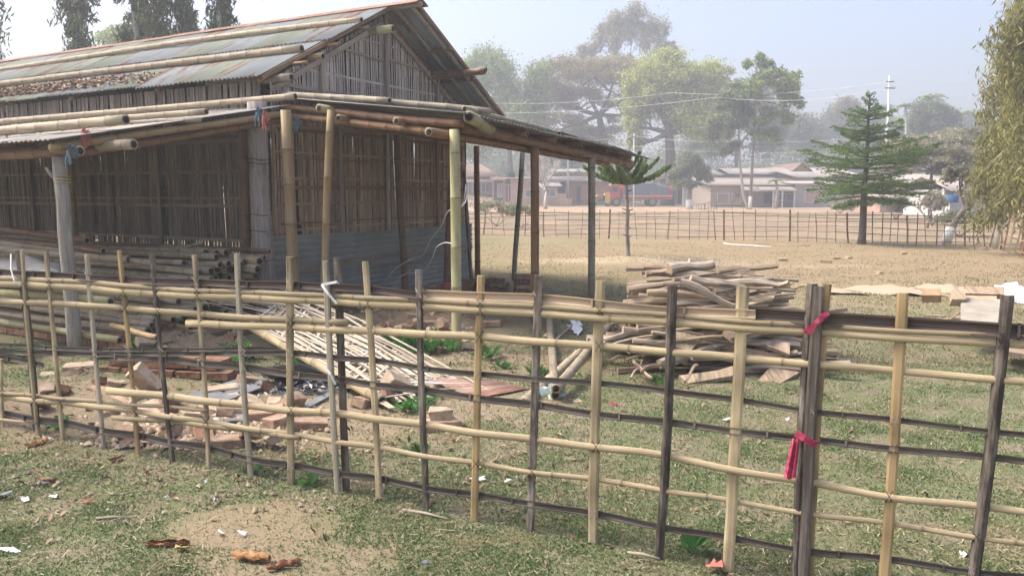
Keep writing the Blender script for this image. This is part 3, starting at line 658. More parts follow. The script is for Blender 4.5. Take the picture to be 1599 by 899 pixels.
# bamboo weights on the roofs ------------------------------------
def thing_bamboo(label, p0, p1, r, mat, group=None, cat='bamboo pole', name='bamboo_pole', **kw):
    mb = MB(); bamboo(mb, p0, p1, r, **kw); o = mb.build(name, [M[mat], M['bore'], M['rim']], None, True); return tag(o, label, cat, group)
g = 'bamboo poles weighing down the tin roofs'
for (aa, b0_, b1_, r_, mt, lb) in ((MID - .80, .02, 12.8, .052, 'bam_pile', 'long bamboo pole across the middle of the sloping tin roof, nearest the ridge'),
                                 (MID - 1.85, .10, 12.8, .062, 'bam_pile', 'thick bamboo pole across the lower tin roof above the dead leaves')):
    thing_bamboo(lb, S(aa, b0_ - (.28 if r_ < .06 else .2), roofz(aa) + .095), S(aa - .06, b1_, roofz(aa) + .11), r_ * .82, mt, g, hollow=(True, False), n=10, wob=.03)
def aat(u, b):                                          # a where the line b = const is seen at column u
    return solve_u(lambda a: S(a, b, 2.3), u, -3.3, 1.0)
def lp(a, b, up=0.0): return S(a, b, lplane(a, b) + up)
for (ub, b0_, b1_, da, up0, up1, r_, mt, lb) in (
    (466, bE - .12, 7.5, -1.1, .13, .16, .050, 'bam_pile', 'longest bamboo pole on the left veranda roof, reaching the corner post'),
    (326, bE - .10, 2.6, -.25, .09, .10, .040, 'bam_pile', 'mid-length bamboo pole on the left veranda roof with a split end'),
    (319, bE - .14, 1.2, -.55, .01, .08, .032, 'bam_pile', 'thin bamboo pole below the split-ended one on the veranda roof edge'),
    (204, bE - .20, 5.6, -.45, .12, .14, .058, 'bam_pile', 'fat hollow bamboo pole lying on the left veranda roof'),
    (214, bE - .24, 1.5, -.40, -.12, -.10, .060, 'bam_pile', 'short fat bamboo pole tied under the left veranda roof with red and blue twine')):
    a_ = aat(ub - (8 if r_ > .055 else 3), b0_); thing_bamboo(lb, lp(a_, b0_, up0), lp(max(SL - .1, a_ + da), b1_, up1), r_ * .88, mt, g, hollow=(True, False), n=12, wob=.012)
thing_bamboo('grey bamboo pole along the near edge of the front veranda roof below the gable', rk(.02) + UP * .07 + A * .06, rk(.66) + UP * .08 + A * .05, .034, 'bam_grey', g, hollow=(True, True), n=9)
thing_bamboo('second grey bamboo pole continuing along that edge to the mossy post', rk(.52) + UP * .08 + A * .02, rk(1.0) + UP * .07 + A * .5, .032, 'bam_grey', g, hollow=(True, False), n=9)
for (a0_, a1_, off, up, r_, mt, lb) in ((-.75, 1.6, .14, .08, .032, 'bam_grey', 'grey bamboo pole on the front veranda eave, middle length'),
                                 (1.6, 4.0, .2, .08, .034, 'bam_dark', 'dark bamboo pole on the front veranda eave, right length')):
    thing_bamboo(lb, S(a0_, bP - OV + off, fz(a0_) + up), S(a1_, bP - OV + off + .1, fz(a1_) + up), r_, mt, g, hollow=(True, False), n=9)
for (u, v, Y_, mt, lb) in ((116, 236, 7.0, 'blue', 'blue twine knot at the top of the bark veranda post'), (137, 212, 7.3, 'rose', 'faded red rag round the short fat pole end on the left veranda'), (264, 194, 8.4, 'strip_pale', 'pale cane strip binding two poles on the left veranda edge'), (417, 182, 9.0, 'rose', 'pink rag knotted at the corner pillar'), (407, 176, 9.05, 'blue', 'blue twine knotted beside the pink rag at the corner pillar'), (467, 190, 9.2, 'blue', 'dark blue twine tied to the fat post under the corner')):
    mb = MB(); c = at(u, v, Y_)
    for k in range(4):
        mb.tube([c + B * (k * .012) + A * math.cos(q / 9 * 6.283 + k) * .03 * (1 + .4 * (k % 2)) + UP * math.sin(q / 9 * 6.283) * .05 * (1 + .3 * (k % 3)) for q in range(10)], .006, 5)
    for k in range(6):
        d = Vector((R.uniform(-.04, .04), R.uniform(-.02, .02), -R.uniform(.08, .17))); e0 = c - A * .06
        mb.slab([e0, e0 + d * .5 + Vector((R.uniform(-.02, .02), 0, 0)), e0 + d], .016, .003, nl)
    tag(mb.build('tie_strip', M[mt]), lb, 'tie', 'rags and twine tied round the eave poles')
# dead leaves caught on the roof
def leafheap(name, pts_fn, n, size, mat, label, seed=3):
    r = random.Random(seed); V = []; Fc = []
    for _ in range(n):
        c, nrm = pts_fn(r); u_ = Vector((r.uniform(-1, 1), r.uniform(-1, 1), r.uniform(-.6, .6))).normalized(); v_ = nrm.cross(u_).normalized(); s_ = size * r.uniform(.5, 1.2)
        curl = r.uniform(.1, .45); b0 = len(V)
        V += [c - u_ * s_, c + v_ * s_ * .38 + nrm * s_ * curl, c + u_ * s_ + nrm * s_ * r.uniform(-.2, .4), c - v_ * s_ * .38 + nrm * s_ * curl * .8, c]
        Fc += [(b0, b0 + 4, b0 + 1), (b0 + 1, b0 + 4, b0 + 2), (b0 + 2, b0 + 4, b0 + 3), (b0 + 3, b0 + 4, b0)]
    return tag(link(name, np_mesh(name, V, Fc, mat, 3)), label, None, None, 'stuff')
M['leaflitter'] = foliage('leaf_litter', (.10, .06, .04), (.24, .15, .10), (.40, .29, .2), .05)
def roofpt(r):
    b = r.uniform(2.4, 12); a = MID - (MID + .17) * (r.uniform(.80, .96)); 
    if b < 3.5 and r.random() < .6: b += 3
    return S(a, b, roofz(a) + .05 + r.uniform(0, .04) * (1 if b > 3 else .3)), Vector((-.2, -.4, .88))
leafheap('leaf_litter', roofpt, 2600, .06, M['leaflitter'], 'brown dead leaves caught on the lower tin roof')
def lroofpt(r):
    b = r.uniform(1.0, 10); a = SL + r.uniform(.1, 1.9)
    return S(a, b, lplane(a, b) + .05 + r.uniform(0, .03)), UP
leafheap('leaf_litter', lroofpt, 900, .07, M['leaflitter'], 'dead leaves lying on the left veranda roof', 4)
M['wire_dull'] = mottled('dull_wire', [(.18, .15, .12), (.3, .27, .23)], 30)
M['post_dark'] = streaky('dark_weathered_post', (.035, .028, .023), (.10, .082, .068), (.26, .225, .19), (.03, .025, .02), .7, .8, ring=False, lo=.48, blot=7, bump=.9)
# ------------------------------------------------------------ near fence
fence = root('bamboo_fence', fp(800, 800) * Vector((1, 1, 0)) if False else Vector((fp(800, 800).x, fp(800, 800).y, 0)), 'nearest bamboo lattice fence of pale and blackened split bamboo', 'fence')
def arcprof(w_, d, th, n=6, sgn=1):
    """half-round split bamboo; sgn 1 shows the rounded skin, -1 the hollow"""
    o = []; i = []
    for k in range(n + 1):
        a = math.pi * k / n; o.append((math.cos(a) * w_ / 2, sgn * math.sin(a) * d)); i.append((math.cos(a) * (w_ / 2 - th), sgn * (math.sin(a) * (d - th) - .0005)))
    return (o + i[::-1]) if sgn > 0 else (o + i[::-1])[::-1]
PX = 1 / FPX
PK = [((2, 560), (5, 674), 6, 'L'), ((26, 391), (55, 684), 15, 'W'), ((37, 390), (63, 684), 7, 'L'), ((72, 393), (99, 692), 8, 'L'), ((135, 397), (162, 700), 8, 'G'), ((186, 391), (216, 714), 8, 'T'),
      ((237, 398), (270, 724), 8, 'D'), ((303, 398), (326, 735), 8, 'L'), ((370, 396), (390, 712), 9, 'G'), ((453, 401), (455, 758), 12, 'L'), ((511, 407), (529, 762), 10, 'G'), ((523, 403), (537, 764), 12, 'D'),
      ((570, 408), (592, 777), 10, 'L'), ((654, 421), (666, 786), 10, 'D'), ((751, 430), (741, 807), 11, 'T'), ((841, 430), (828, 812), 12, 'D'), ((938, 438), (926, 845), 15, 'L'), ((1050, 445), (1029, 866), 14, 'D'),
      ((1161, 447), (1137, 892), 17, 'L'), ((1268, 443), (1243, 914), 15, 'D'), ((1279, 446), (1254, 925), 16, 'W'), ((1291, 444), (1262, 914), 12, 'T'), ((1410, 457), (1378, 935), 15, 'T'), ((1573, 460), (1514, 925), 17, 'D'),
      ((-50, 388), (-25, 668), 8, 'L'), ((-115, 386), (-90, 655), 8, 'D'), ((-190, 384), (-160, 640), 8, 'L'), ((1730, 470), (1655, 960), 15, 'L'), ((1900, 480), (1800, 1000), 16, 'D'), ((2070, 490), (1960, 1030), 15, 'L'), ((2240, 505), (2110, 1060), 16, 'D'), ((2400, 512), (2260, 1090), 16, 'L')]
RL = [  # polyline px, thickness px, kind, first sign
    ([(-230, 415), (0, 426), (130, 433), (190, 437), (300, 441), (440, 445), (560, 450), (655, 461)], 10, 'mould', 1),
    ([(658, 460), (760, 463), (830, 466), (905, 471), (1030, 486), (1150, 489), (1180, 490)], 13, 'in', -1),
    ([(1150, 490), (1270, 496), (1400, 506), (1500, 511), (1599, 517), (1900, 532), (2400, 556)], 20, 'mould', 1),
    ([(-230, 428), (0, 434), (130, 440), (280, 453), (420, 457), (600, 466), (800, 476), (1020, 490), (1179, 503), (1400, 516), (1599, 526), (1900, 540), (2400, 563)], 8, 'light', -1),
    ([(-230, 436), (0, 442), (100, 446), (240, 459), (420, 465), (600, 475), (800, 487), (1000, 500), (1179, 513), (1400, 527), (1599, 539), (1900, 556), (2400, 584)], 12, 'tube', -1),
    ([(-230, 462), (0, 471), (130, 476), (200, 482), (330, 492), (420, 498), (545, 503)], 10, 'tube', 1),
    ([(290, 505), (420, 509), (640, 520), (720, 524), (840, 533), (1020, 547), (1110, 554), (1179, 562), (1310, 570), (1390, 579), (1599, 595), (1900, 615), (2400, 648)], 12, 'tube', 1),
    ([(-230, 528), (0, 538), (130, 546), (240, 546), (420, 545)], 6, 'dark', -1),
    ([(-230, 540), (0, 549), (130, 553), (300, 551), (460, 551), (600, 565), (720, 583), (820, 590), (1020, 606), (1179, 629), (1260, 641), (1466, 664), (1599, 678), (1900, 712), (2400, 768)], 8, 'dark', 1),
    ([(150, 556), (260, 560), (420, 579), (560, 597), (740, 620), (820, 631), (1000, 655), (1179, 676), (1290, 690), (1400, 700), (1599, 720), (1900, 752), (2400, 805)], 10, 'dark', -1),
    ([(-150, 553), (0, 559), (50, 564), (68, 570)], 8, 'mould', 1),
    ([(-230, 600), (0, 613), (150, 627), (325, 640)], 6, 'tube', -1),
    ([(-230, 606), (0, 620), (160, 635), (300, 655), (420, 673), (560, 694), (700, 717), (820, 735), (1000, 758), (1179, 789), (1388, 818), (1599, 848), (1900, 895), (2400, 973)], 9, 'tube', 1),
    ([(170, 609), (300, 623), (420, 637), (560, 649), (664, 664), (820, 685), (1000, 705), (1200, 743), (1400, 777), (1599, 799), (1900, 832), (2400, 886)], 12, 'tube', -1),
    ([(178, 651), (300, 661), (400, 674), (470, 683)], 8, 'tube', -1),
    ([(-230, 625), (0, 646), (100, 661), (200, 679), (300, 695), (410, 721), (560, 743), (740, 774), (820, 784), (1025, 820), (1190, 850), (1300, 864), (1400, 876), (1540, 894), (1700, 912), (1900, 936)], 10, 'dark', 1),
    ([(-200, 640), (0, 653), (58, 661)], 4, 'light', -1)]
def pk_u(i, v):
    (u0, v0), (u1, v1), _, _ = PK[i]; return u0 + (u1 - u0) * (v - v0) / (v1 - v0)
order = sorted(range(len(PK)), key=lambda i: pk_u(i, 600)); cols = {}; c_ = -1; last = -1e9
for i in order:
    if pk_u(i, 600) - last > 22: c_ += 1
    cols[i] = c_; last = pk_u(i, 600)
KM = {'W': 'post_dark', 'L': 'bam_light', 'T': 'bam_tan', 'D': 'bam_dark', 'G': 'bam_grey'}
for i, ((u0, v0), (u1, v1), w_, k) in enumerate(PK):
    p0 = fp(u0, v0); p1 = fp(u1, v1); 
    if p1.z > .0: p1 = p0 + (p1 - p0) * ((p0.z + .03) / (p0.z - p1.z))
    if i == 0: pass
    off = {1: -.012, 2: .012, 10: .012, 11: -.02, 19: -.015, 20: .022, 21: -.02}.get(i, 0) * FN
    ww = w_ * PX * (p0.y + p1.y) / 2 * 1.06; nn_ = 9; pts = []; sc_ = []; rg = []; ph = R.uniform(-1, 1) * .012
    for q in range(nn_ + 1):
        t_ = q / nn_; pts.append(lerp(p0, p1, t_) + off + Vector((math.sin(t_ * math.pi) * ph + R.uniform(-.0015, .0015), 0, 0))); nd = (q % 3 == (i % 3))
        sc_.append((R.uniform(.94, 1.06) * (1.06 if nd else 1), 1)); rg.append(.7 if nd and k in 'LT' else 0)
    mb = MB()
    if w_ >= 14 and k == 'D': mb.sweep(arcprof(ww, .03, .012), pts, FN, sc_, rg)
    else: mb.sweep([(-ww / 2, -.006), (ww / 2, -.006), (ww / 2, .004), (ww * .28, .009), (-ww * .28, .009), (-ww / 2, .004)], pts, FN, sc_, rg)
    o = mb.build('picket', M[KM[k]], fence)
for ri, (pl, th, kind, s0) in enumerate(RL):
    us = [p[0] for p in pl]; vs = [p[1] for p in pl]; cp = {}
    for i in order:
        u = pk_u(i, interp(pk_u(i, 600), us, vs))
        if us[0] - 12 < u < us[-1] + 12: cp.setdefault(cols[i], []).append(u)
    ctl = []; 
    for c, uu in cp.items(): ctl.append((sum(uu) / len(uu), s0 * (1 if c % 2 == 0 else -1)))
    ctl.sort(); cu = [c[0] for c in ctl] or [us[0]]; cs = [c[1] for c in ctl] or [s0]
    U = sorted(set([us[0], us[-1]] + [x for x in us[1:-1]] + cu + [a + (b - a) * f for a, b in zip(cu, cu[1:]) for f in (.25, .5, .75)]))
    U = [u for j, u in enumerate(U) if j == 0 or u - U[j - 1] > 3]
    pts = []; sc_ = []; rg = []
    vsm = lambda u: (interp(u, us, vs) * 2 + interp(u - 25, us, vs) + interp(u + 25, us, vs)) / 4 if us[0] + 30 < u < us[-1] - 30 else interp(u, us, vs)
    nodev = R.random(); prev = None
    for u in U:
        sgn = interp(u, cu, cs); v = vsm(u); pts.append(fp(u, v, .0) + FN * (.011 * math.sin(sgn * math.pi / 2) + (.004 if kind == 'light' else 0))); sc_.append(R.uniform(.96, 1.04)); rg.append(0)
    pts2, sc2, rg2 = [pts[0]], [sc_[0]], [0]; acc = R.uniform(.05, .3)
    for a, b in zip(pts, pts[1:]):
        d = (b - a).length
        while acc < d:
            m_ = lerp(a, b, acc / d); e = (b - a).normalized()
            if acc > .012 and acc < d - .012: pts2 += [m_ - e * .009, m_, m_ + e * .009]; sc2 += [.99, 1.1, .98]; rg2 += [.1, 1, .2]
            acc += R.uniform(.28, .42)
        acc -= d; pts2.append(b); sc2.append(1); rg2.append(0)
    ym = sum(p.y for p in pts2) / len(pts2); mb = MB(); n_p = len(pts2)
    wl = [th * PX * p.y * (1.22 if kind in ('dark', 'mould', 'in') else 1.05) for p in pts2]; scl = [(s_ * w__, s_ * w__) for s_, w__ in zip(sc2, wl)]
    if th >= 10 and kind in ('tube', 'mould', 'in'): pass
    if kind == 'tube': mb.sweep([(math.cos(2 * math.pi * q / 10) * .5, math.sin(2 * math.pi * q / 10) * .38) for q in range(10)], pts2, FN, scl, rg2); mt = 'bam_light'
    elif kind == 'light': mb.sweep(arcprof(1, .42, .14), pts2, FN, scl, rg2); mt = 'bam_light'
    elif kind == 'dark': mb.sweep(arcprof(1, .40, .16, sgn=-1), pts2, FN, scl, [r_ * .4 for r_ in rg2]); mt = 'bam_dark'
    elif kind == 'mould': mb.sweep(arcprof(1, .40, .14, sgn=-1), pts2, FN, scl, rg2); mt = 'bam_mould'
    else: mb.sweep(arcprof(1, .40, .14, sgn=-1), pts2, FN, scl, rg2); mt = 'bam_in'
    if kind != 'tube':                                   # septa inside the split canes
        for q, r_ in enumerate(rg2):
            if r_ >= .4 and 0 < q < n_p - 1:
                e = (pts2[q + 1] - pts2[q - 1]).normalized(); mb.box(pts2[q] - FN * wl[q] * .12, (.008, wl[q] * .35, wl[q] * .8), math.atan2(e.y, e.x))
    mb.build('rail', M[mt], fence, kind == 'tube')
    for u in cu:                                         # twisted wire at some of the crossings
        if R.random() > .34 or not 0 < u < 1700: continue
        v = vsm(u); h_ = th * .75 + 2; mb = MB()
        for k in range(2):
            sg = 1 if (k + int(u)) % 2 else -1; mb.tube([fp(u - 7 * sg, v - h_, -.01), fp(u - 3 * sg, v - h_ * .4, .034), fp(u + 3 * sg, v + h_ * .4, .036), fp(u + 7 * sg, v + h_, -.01)], .0016, 4)
        mb.tube([fp(u, v, .036), fp(u + 3, v + 5, .045), fp(u + 2, v + 9, .042)], .0014, 4); mb.build('wire_tie', M['bore' if kind in ('tube', 'light') else 'wire_dull'], fence)
# strips tied on the fence
def band(label, pts, w_, mt, cat='tie', th=.004, name='cloth_strip', group=None, facing=None):
    mb = MB(); mb.slab(pts, w_, th, facing or FN); return tag(mb.build(name, M[mt]), label, cat, group)
mb = MB()
for k in range(5):
    mb.slab([fp(1256 + k * 2, 518 + k, .05 + k * .004), fp(1268 + k * 1.5, 510 - k * 1.5, .065 + k * .003), fp(1282 + k, 500 - k * 2, .065), fp(1290 + k, 492 - k, .04), fp(1292, 492, -.03)], .018, .004, FN)
tag(mb.build('cloth_strip', M['pink']), 'bright pink cloth strip wound diagonally over the top rails at the thick post', 'cloth', 'pink cloth strips on the fence')
mb = MB(); ctr = [(1243, 676, .05), (1256, 684, .06), (1268, 692, .05), (1276, 693, .02)]
mb.slab([fp(*c) for c in ctr], .028, .005, FN)
rows_ = [[fp(1243 + x * (9 + 5 * tt) - tt * 10, 684 + tt * 62 + (3 if x == 0 else 0), .05 + .012 * ((xi % 2) * 2 - 1)) for xi, x in enumerate((-.7, -.35, 0, .35, .7))] for tt in (0, .25, .5, .75, 1)]
for a_, b_ in zip(rows_, rows_[1:]):
    for k in range(4): mb.poly([a_[k], a_[k + 1], b_[k + 1], b_[k]])
tag(mb.build('cloth_strip', M['pink']), 'faded pink rag hanging from the dark rail at the thick post', 'cloth', 'pink cloth strips on the fence')
mb = MB(); mb.slab([fp(502, 444, .05), fp(512, 458, .06), fp(526, 474, .05)], .013, .003, FN); mb.slab([fp(504, 444, .05), fp(526, 440, .055), fp(530, 443, -.01)], .012, .003, FN)
tag(mb.build('tie_strip', M['strip_white']), 'white plastic strap tying the upper rails at the charred double post', 'strap')
mb = MB(); mb.slab([fp(507, 572, .05), fp(516, 584, .06), fp(524, 600, .05)], .013, .003, FN); tag(mb.build('tie_strip', M['strip_white']), 'white plastic strap hanging on the dark middle rail at the double post', 'strap')
mb = MB(); mb.slab([fp(17, 396, .04), fp(17, 420, .06), fp(22, 438, .07), fp(32, 445, .05)], .012, .003, FN); tag(mb.build('tie_strip', M['strip_white']), 'white strap round the dark post at the left edge', 'strap')

# ------------------------------------------------------------ bamboo stacks under the veranda
variants = {}
def stackpole(r, mat, ln):
    key = (round(r, 3), mat, ln)
    if key not in variants:
        mb = MB(); bamboo(mb, (0, 0, 0), (ln, 0, 0), r, n=9, hollow=(True, True), wob=.03, taper=.85); variants[key] = mb.mesh('bamboo_pole', [M[mat], M['bore'], M['rim']], True)
    return variants[key]
GST = 'bamboo poles stacked under the veranda'; yawB = math.atan2(B.y, B.x)
CR = (.037, .044, .05, .058)
def putpole(p, r, mat, ln, label, yaw=0, pitch=0, group=GST):
    o = bpy.data.objects.new('bamboo_pole', stackpole(r, mat, ln)); COL.objects.link(o); o.location = p; o.rotation_euler = (R.random() * 6, pitch, yawB + yaw); tag(o, label, 'bamboo pole', group); return o
layer_z = .075
for li in range(9):
    a_lo = [-2.32, -2.28, -2.2, -1.95, -1.75, -1.55, -1.45, -1.35, -1.3][li] + .1; a_hi = [-.95, -.95, -.9, -.8, -.7, -.65, -.6, -.6, -.75][li]
    a_ = a_lo
    while a_ < a_hi:
        r_ = CR[R.randrange(4)]; mt = ['bam_pile', 'bam_pile', 'bam_tan', 'bam_grey'][R.randrange(4)]
        lo_b = -.42 + .30 * (a_hi - a_) * (1 if li > 3 else .35)
        b_ = lo_b + R.uniform(-.2, .42) + (.0 if li < 6 else .05); ln = R.choice([4.5, 5.5])
        side = 'front low' if li < 4 else 'upper'
        lab = {('front low', 'bam_grey'): 'grey bamboo pole in the low front stack under the veranda', ('front low', 'bam_pile'): 'weathered bamboo pole in the low front stack under the veranda', ('front low', 'bam_tan'): 'tan bamboo pole in the low front stack under the veranda',
               ('upper', 'bam_grey'): 'grey bamboo pole high in the stack by the corner pillar', ('upper', 'bam_pile'): 'weathered bamboo pole high in the stack by the corner pillar', ('upper', 'bam_tan'): 'tan bamboo pole high in the stack by the corner pillar'}[(side, mt)]
        posw = ['nearest the yard', 'in the middle rows', 'at the back rows'][min(2, int(3 * (a_ - a_lo) / (a_hi - a_lo)))]; thick = 'slim ' if r_ < .04 else ('fat ' if r_ > .055 else '')
        lab = thick + lab + ', ' + posw; putpole(S(a_ + r_, b_, layer_z + r_ + R.uniform(-.006, .01)), r_, mt, ln, lab, R.uniform(-.03, .03), R.uniform(-.01, .01)); a_ += 2 * r_ + R.uniform(.0, .02)
    layer_z += .092
# single odd poles round the stacks
def px_pole(label, a, b, r, mt, group=None, hollow=(True, True), name='bamboo_pole', cat='bamboo pole', **kw):
    return thing_bamboo(label, at(*a), at(*b), r, mt, group, cat, name, hollow=hollow, **kw)
px_pole('dark stub of bamboo pointing at the viewer below the low stack', (26, 621, 5.75), (135, 568, 6.9), .040, 'bam_grey')
px_pole('short pale bamboo lying low before the bark post, mossy cut end', (186, 531, 7.1), (-90, 488, 8.2), .036, 'green_bam')
px_pole('bamboo pole sloping from the low stack to the broken bricks', (175, 508, 7.3), (245, 527, 6.6), .028, 'bam_tan')
px_pole('pole with a torn mossy end between the two stacks', (172, 470, 7.6), (-40, 452, 8.6), .042, 'green_bam')
for k, (a, b, r_) in enumerate((((135, 375, 8.7), (-60, 350, 10.2), .04), ((160, 392, 8.4), (-60, 368, 9.7), .035), ((240, 412, 8.35), (-40, 372, 9.0), .030), ((200, 405, 8.4), (-60, 385, 8.8), .048), ((420, 392, 9.3), (120, 378, 10.2), .03), ((412, 402, 9.2), (200, 395, 9.8), .034), ((315, 380, 9.3), (270, 392, 9.2), .022))):
    px_pole(['bamboo pole at the very back left of the stack, against the dark wall', 'bamboo pole crossing the top of the stack behind the bark post', 'slanting thin bamboo across the top of the stack', 'thick bamboo lying on the stack behind the bark post', 'long brown pole on the back of the stack under the slat wall', 'bamboo pole near the corner pillar at the back of the stack', 'short stick propped on the stack by the corner pillar'][k], a, b, r_, ['bam_brown', 'bam_brown', 'bam_pile', 'bam_pile', 'bam_brown', 'bam_pile', 'bam_grey'][k])
# pale sheet thrown over the left of the stack
def cloth(label, corners, mt, nx=16, ny=8, amp=.02, name='tarpaulin', cat='tarpaulin', seed=1, th=.003, sag=0):
    r = np.random.RandomState(seed); c = [Vector(q) for q in corners]; mb = MB(); g_ = []; k1 = r.rand() * 6
    for j in range(ny + 1):
        for i in range(nx + 1):
            s_, t_ = i / nx, j / ny; p = lerp(lerp(c[0], c[1], s_), lerp(c[3], c[2], s_), t_)
            z = amp * (math.sin(s_ * 11 + k1 + t_ * 4) + .7 * math.sin(s_ * 23 + t_ * 9 + k1) + .5 * math.sin(t_ * 17 + s_ * 5)) * .5
            edge = (.5 - abs(t_ - .5)) ; p = p + UP * (z + sag * math.sin(math.pi * s_) * math.sin(math.pi * t_)) + Vector((r.uniform(-1, 1), r.uniform(-1, 1), 0)) * (.02 if i in (0, nx) or j in (0, ny) else .004) * (1 + amp * 20)
            mb.v.append(p); mb.r.append(0.0)
    for j in range(ny):
        for i in range(nx):
            a = j * (nx + 1) + i; mb.f.append((a, a + 1, a + nx + 2, a + nx + 1)); mb.m.append(0); mb.uv += [(i / nx, j / ny), ((i + 1) / nx, j / ny), ((i + 1) / nx, (j + 1) / ny), (i / nx, (j + 1) / ny)]
    o = mb.build(name, M[mt], None, True); solidify(o, th); return tag(o, label, cat)
cloth('crumpled pale grey sheet on the bamboo stack at the left edge', [at(-60, 452, 7.3), at(100, 440, 7.5), at(98, 408, 8.1), at(-60, 398, 8.2)], 'tarp', amp=.05)

# ------------------------------------------------------------ woven bamboo panel on the rubble
q0, q1, q2, q3 = at(390, 512, 7.5), gr(592, 632, .03), gr(735, 602, .03), at(470, 468, 8.4)
q0.z = max(q0.z, .12)
panel = root('woven_bamboo_panel', gr(560, 560), 'collapsed woven panel of pale split bamboo strips lying by the shed', 'bamboo panel')
mb = MB(); bamboo(mb, q0 + UP * .02, q1 + Vector((.02, 0, .035)), .042, n=10, hollow=(False, True)); mb.build('edge_pole', [M['bam_light'], M['bore'], M['rim']], panel, True)
for k in range(30):
    s_ = (k + R.uniform(-.3, .3)) / 29; e = R.uniform(-.1, .12); p, q = lerp(q0, q3, s_), lerp(q1, q2, s_); d = (q - p)
    a_, b_ = p - d * R.uniform(-.02, .22 * s_ + .02), q + d * e * .7; b_.z = max(b_.z, .03); mb = MB(); sw = Vector((R.uniform(-.05, .05), R.uniform(-.03, .03), 0))
    mb.slab([a_ + UP * .03, lerp(a_, b_, .35) + sw + UP * (.05 + .02 * (k % 2)), lerp(a_, b_, .7) - sw * .6 + UP * (.04 + .015 * (k % 3)), b_ + UP * .01], R.uniform(.018, .030), .006, UP); mb.build('strip', M['strip_pale'], panel)
for k in range(30):
    t_ = (k + R.uniform(-.4, .4)) / 29; sk = R.uniform(.05, .30) * (1 if k % 2 else -1); p, q = lerp(q0, q1, min(1, max(0, t_))), lerp(q3, q2, min(1.05, max(-.05, t_ + sk))); mb = MB()
    mb.slab([p + UP * .045, lerp(p, q, .5) + UP * (.055 + .012 * (k % 2)), q + UP * .03], R.uniform(.018, .028), .006, UP); mb.build('strip', M['strip_pale' if k % 5 else 'strip_white'], panel)
# loose strips slipping off its upper left end
for k in range(9):
    a_, b_ = at(308 + k * 9, 466 + R.uniform(-3, 6), 8.3 - k * .04), at(430 + k * 18, 500 + R.uniform(-12, 16), 7.7); mb = MB(); mb.slab([a_, lerp(a_, b_, .5) + UP * .02, b_], .024, .006, UP)
    tag(mb.build('bamboo_strip', M['strip_pale']), 'loose split bamboo strip at the upper left end of the woven panel', 'bamboo strip', 'loose split strips by the woven panel')

# ------------------------------------------------------------ bricks and rubble
bvar = {}
def brickmesh(kind, mt):
    if (kind, mt) not in bvar:
        me = bpy.data.meshes.new('brick'); import bmesh
        bm = bmesh.new(); bmesh.ops.create_cube(bm, size=1)
        sz = {0: (.25, .12, .07), 1: (.16, .12, .07), 2: (.13, .10, .06), 3: (.24, .12, .115)}[kind]
        bmesh.ops.scale(bm, vec=sz, verts=bm.verts); bmesh.ops.bevel(bm, geom=bm.edges[:], offset=.007, segments=1, affect='EDGES')
        rr_ = random.Random(kind * 7 + len(bvar))
        for v in bm.verts: v.co += Vector((rr_.uniform(-1, 1), rr_.uniform(-1, 1), rr_.uniform(-1, 1))) * (.004 if kind == 0 else .009)
        if kind in (1, 2):
            for v in bm.verts:
                if v.co.x > 0: v.co.x += rr_.uniform(-.04, .01)
        bm.to_mesh(me); bm.free(); me.materials.append(M[mt]); bvar[(kind, mt)] = me
    return bvar[(kind, mt)]
def brick(p, rz, kind=0, mt='brick', rx=0, ry=0, label=None, group='loose bricks behind the fence', cat='brick'):
    o = bpy.data.objects.new('brick', brickmesh(kind, mt)); COL.objects.link(o); o.location = p; o.rotation_euler = (rx, ry, rz); tag(o, label, cat, group); return o
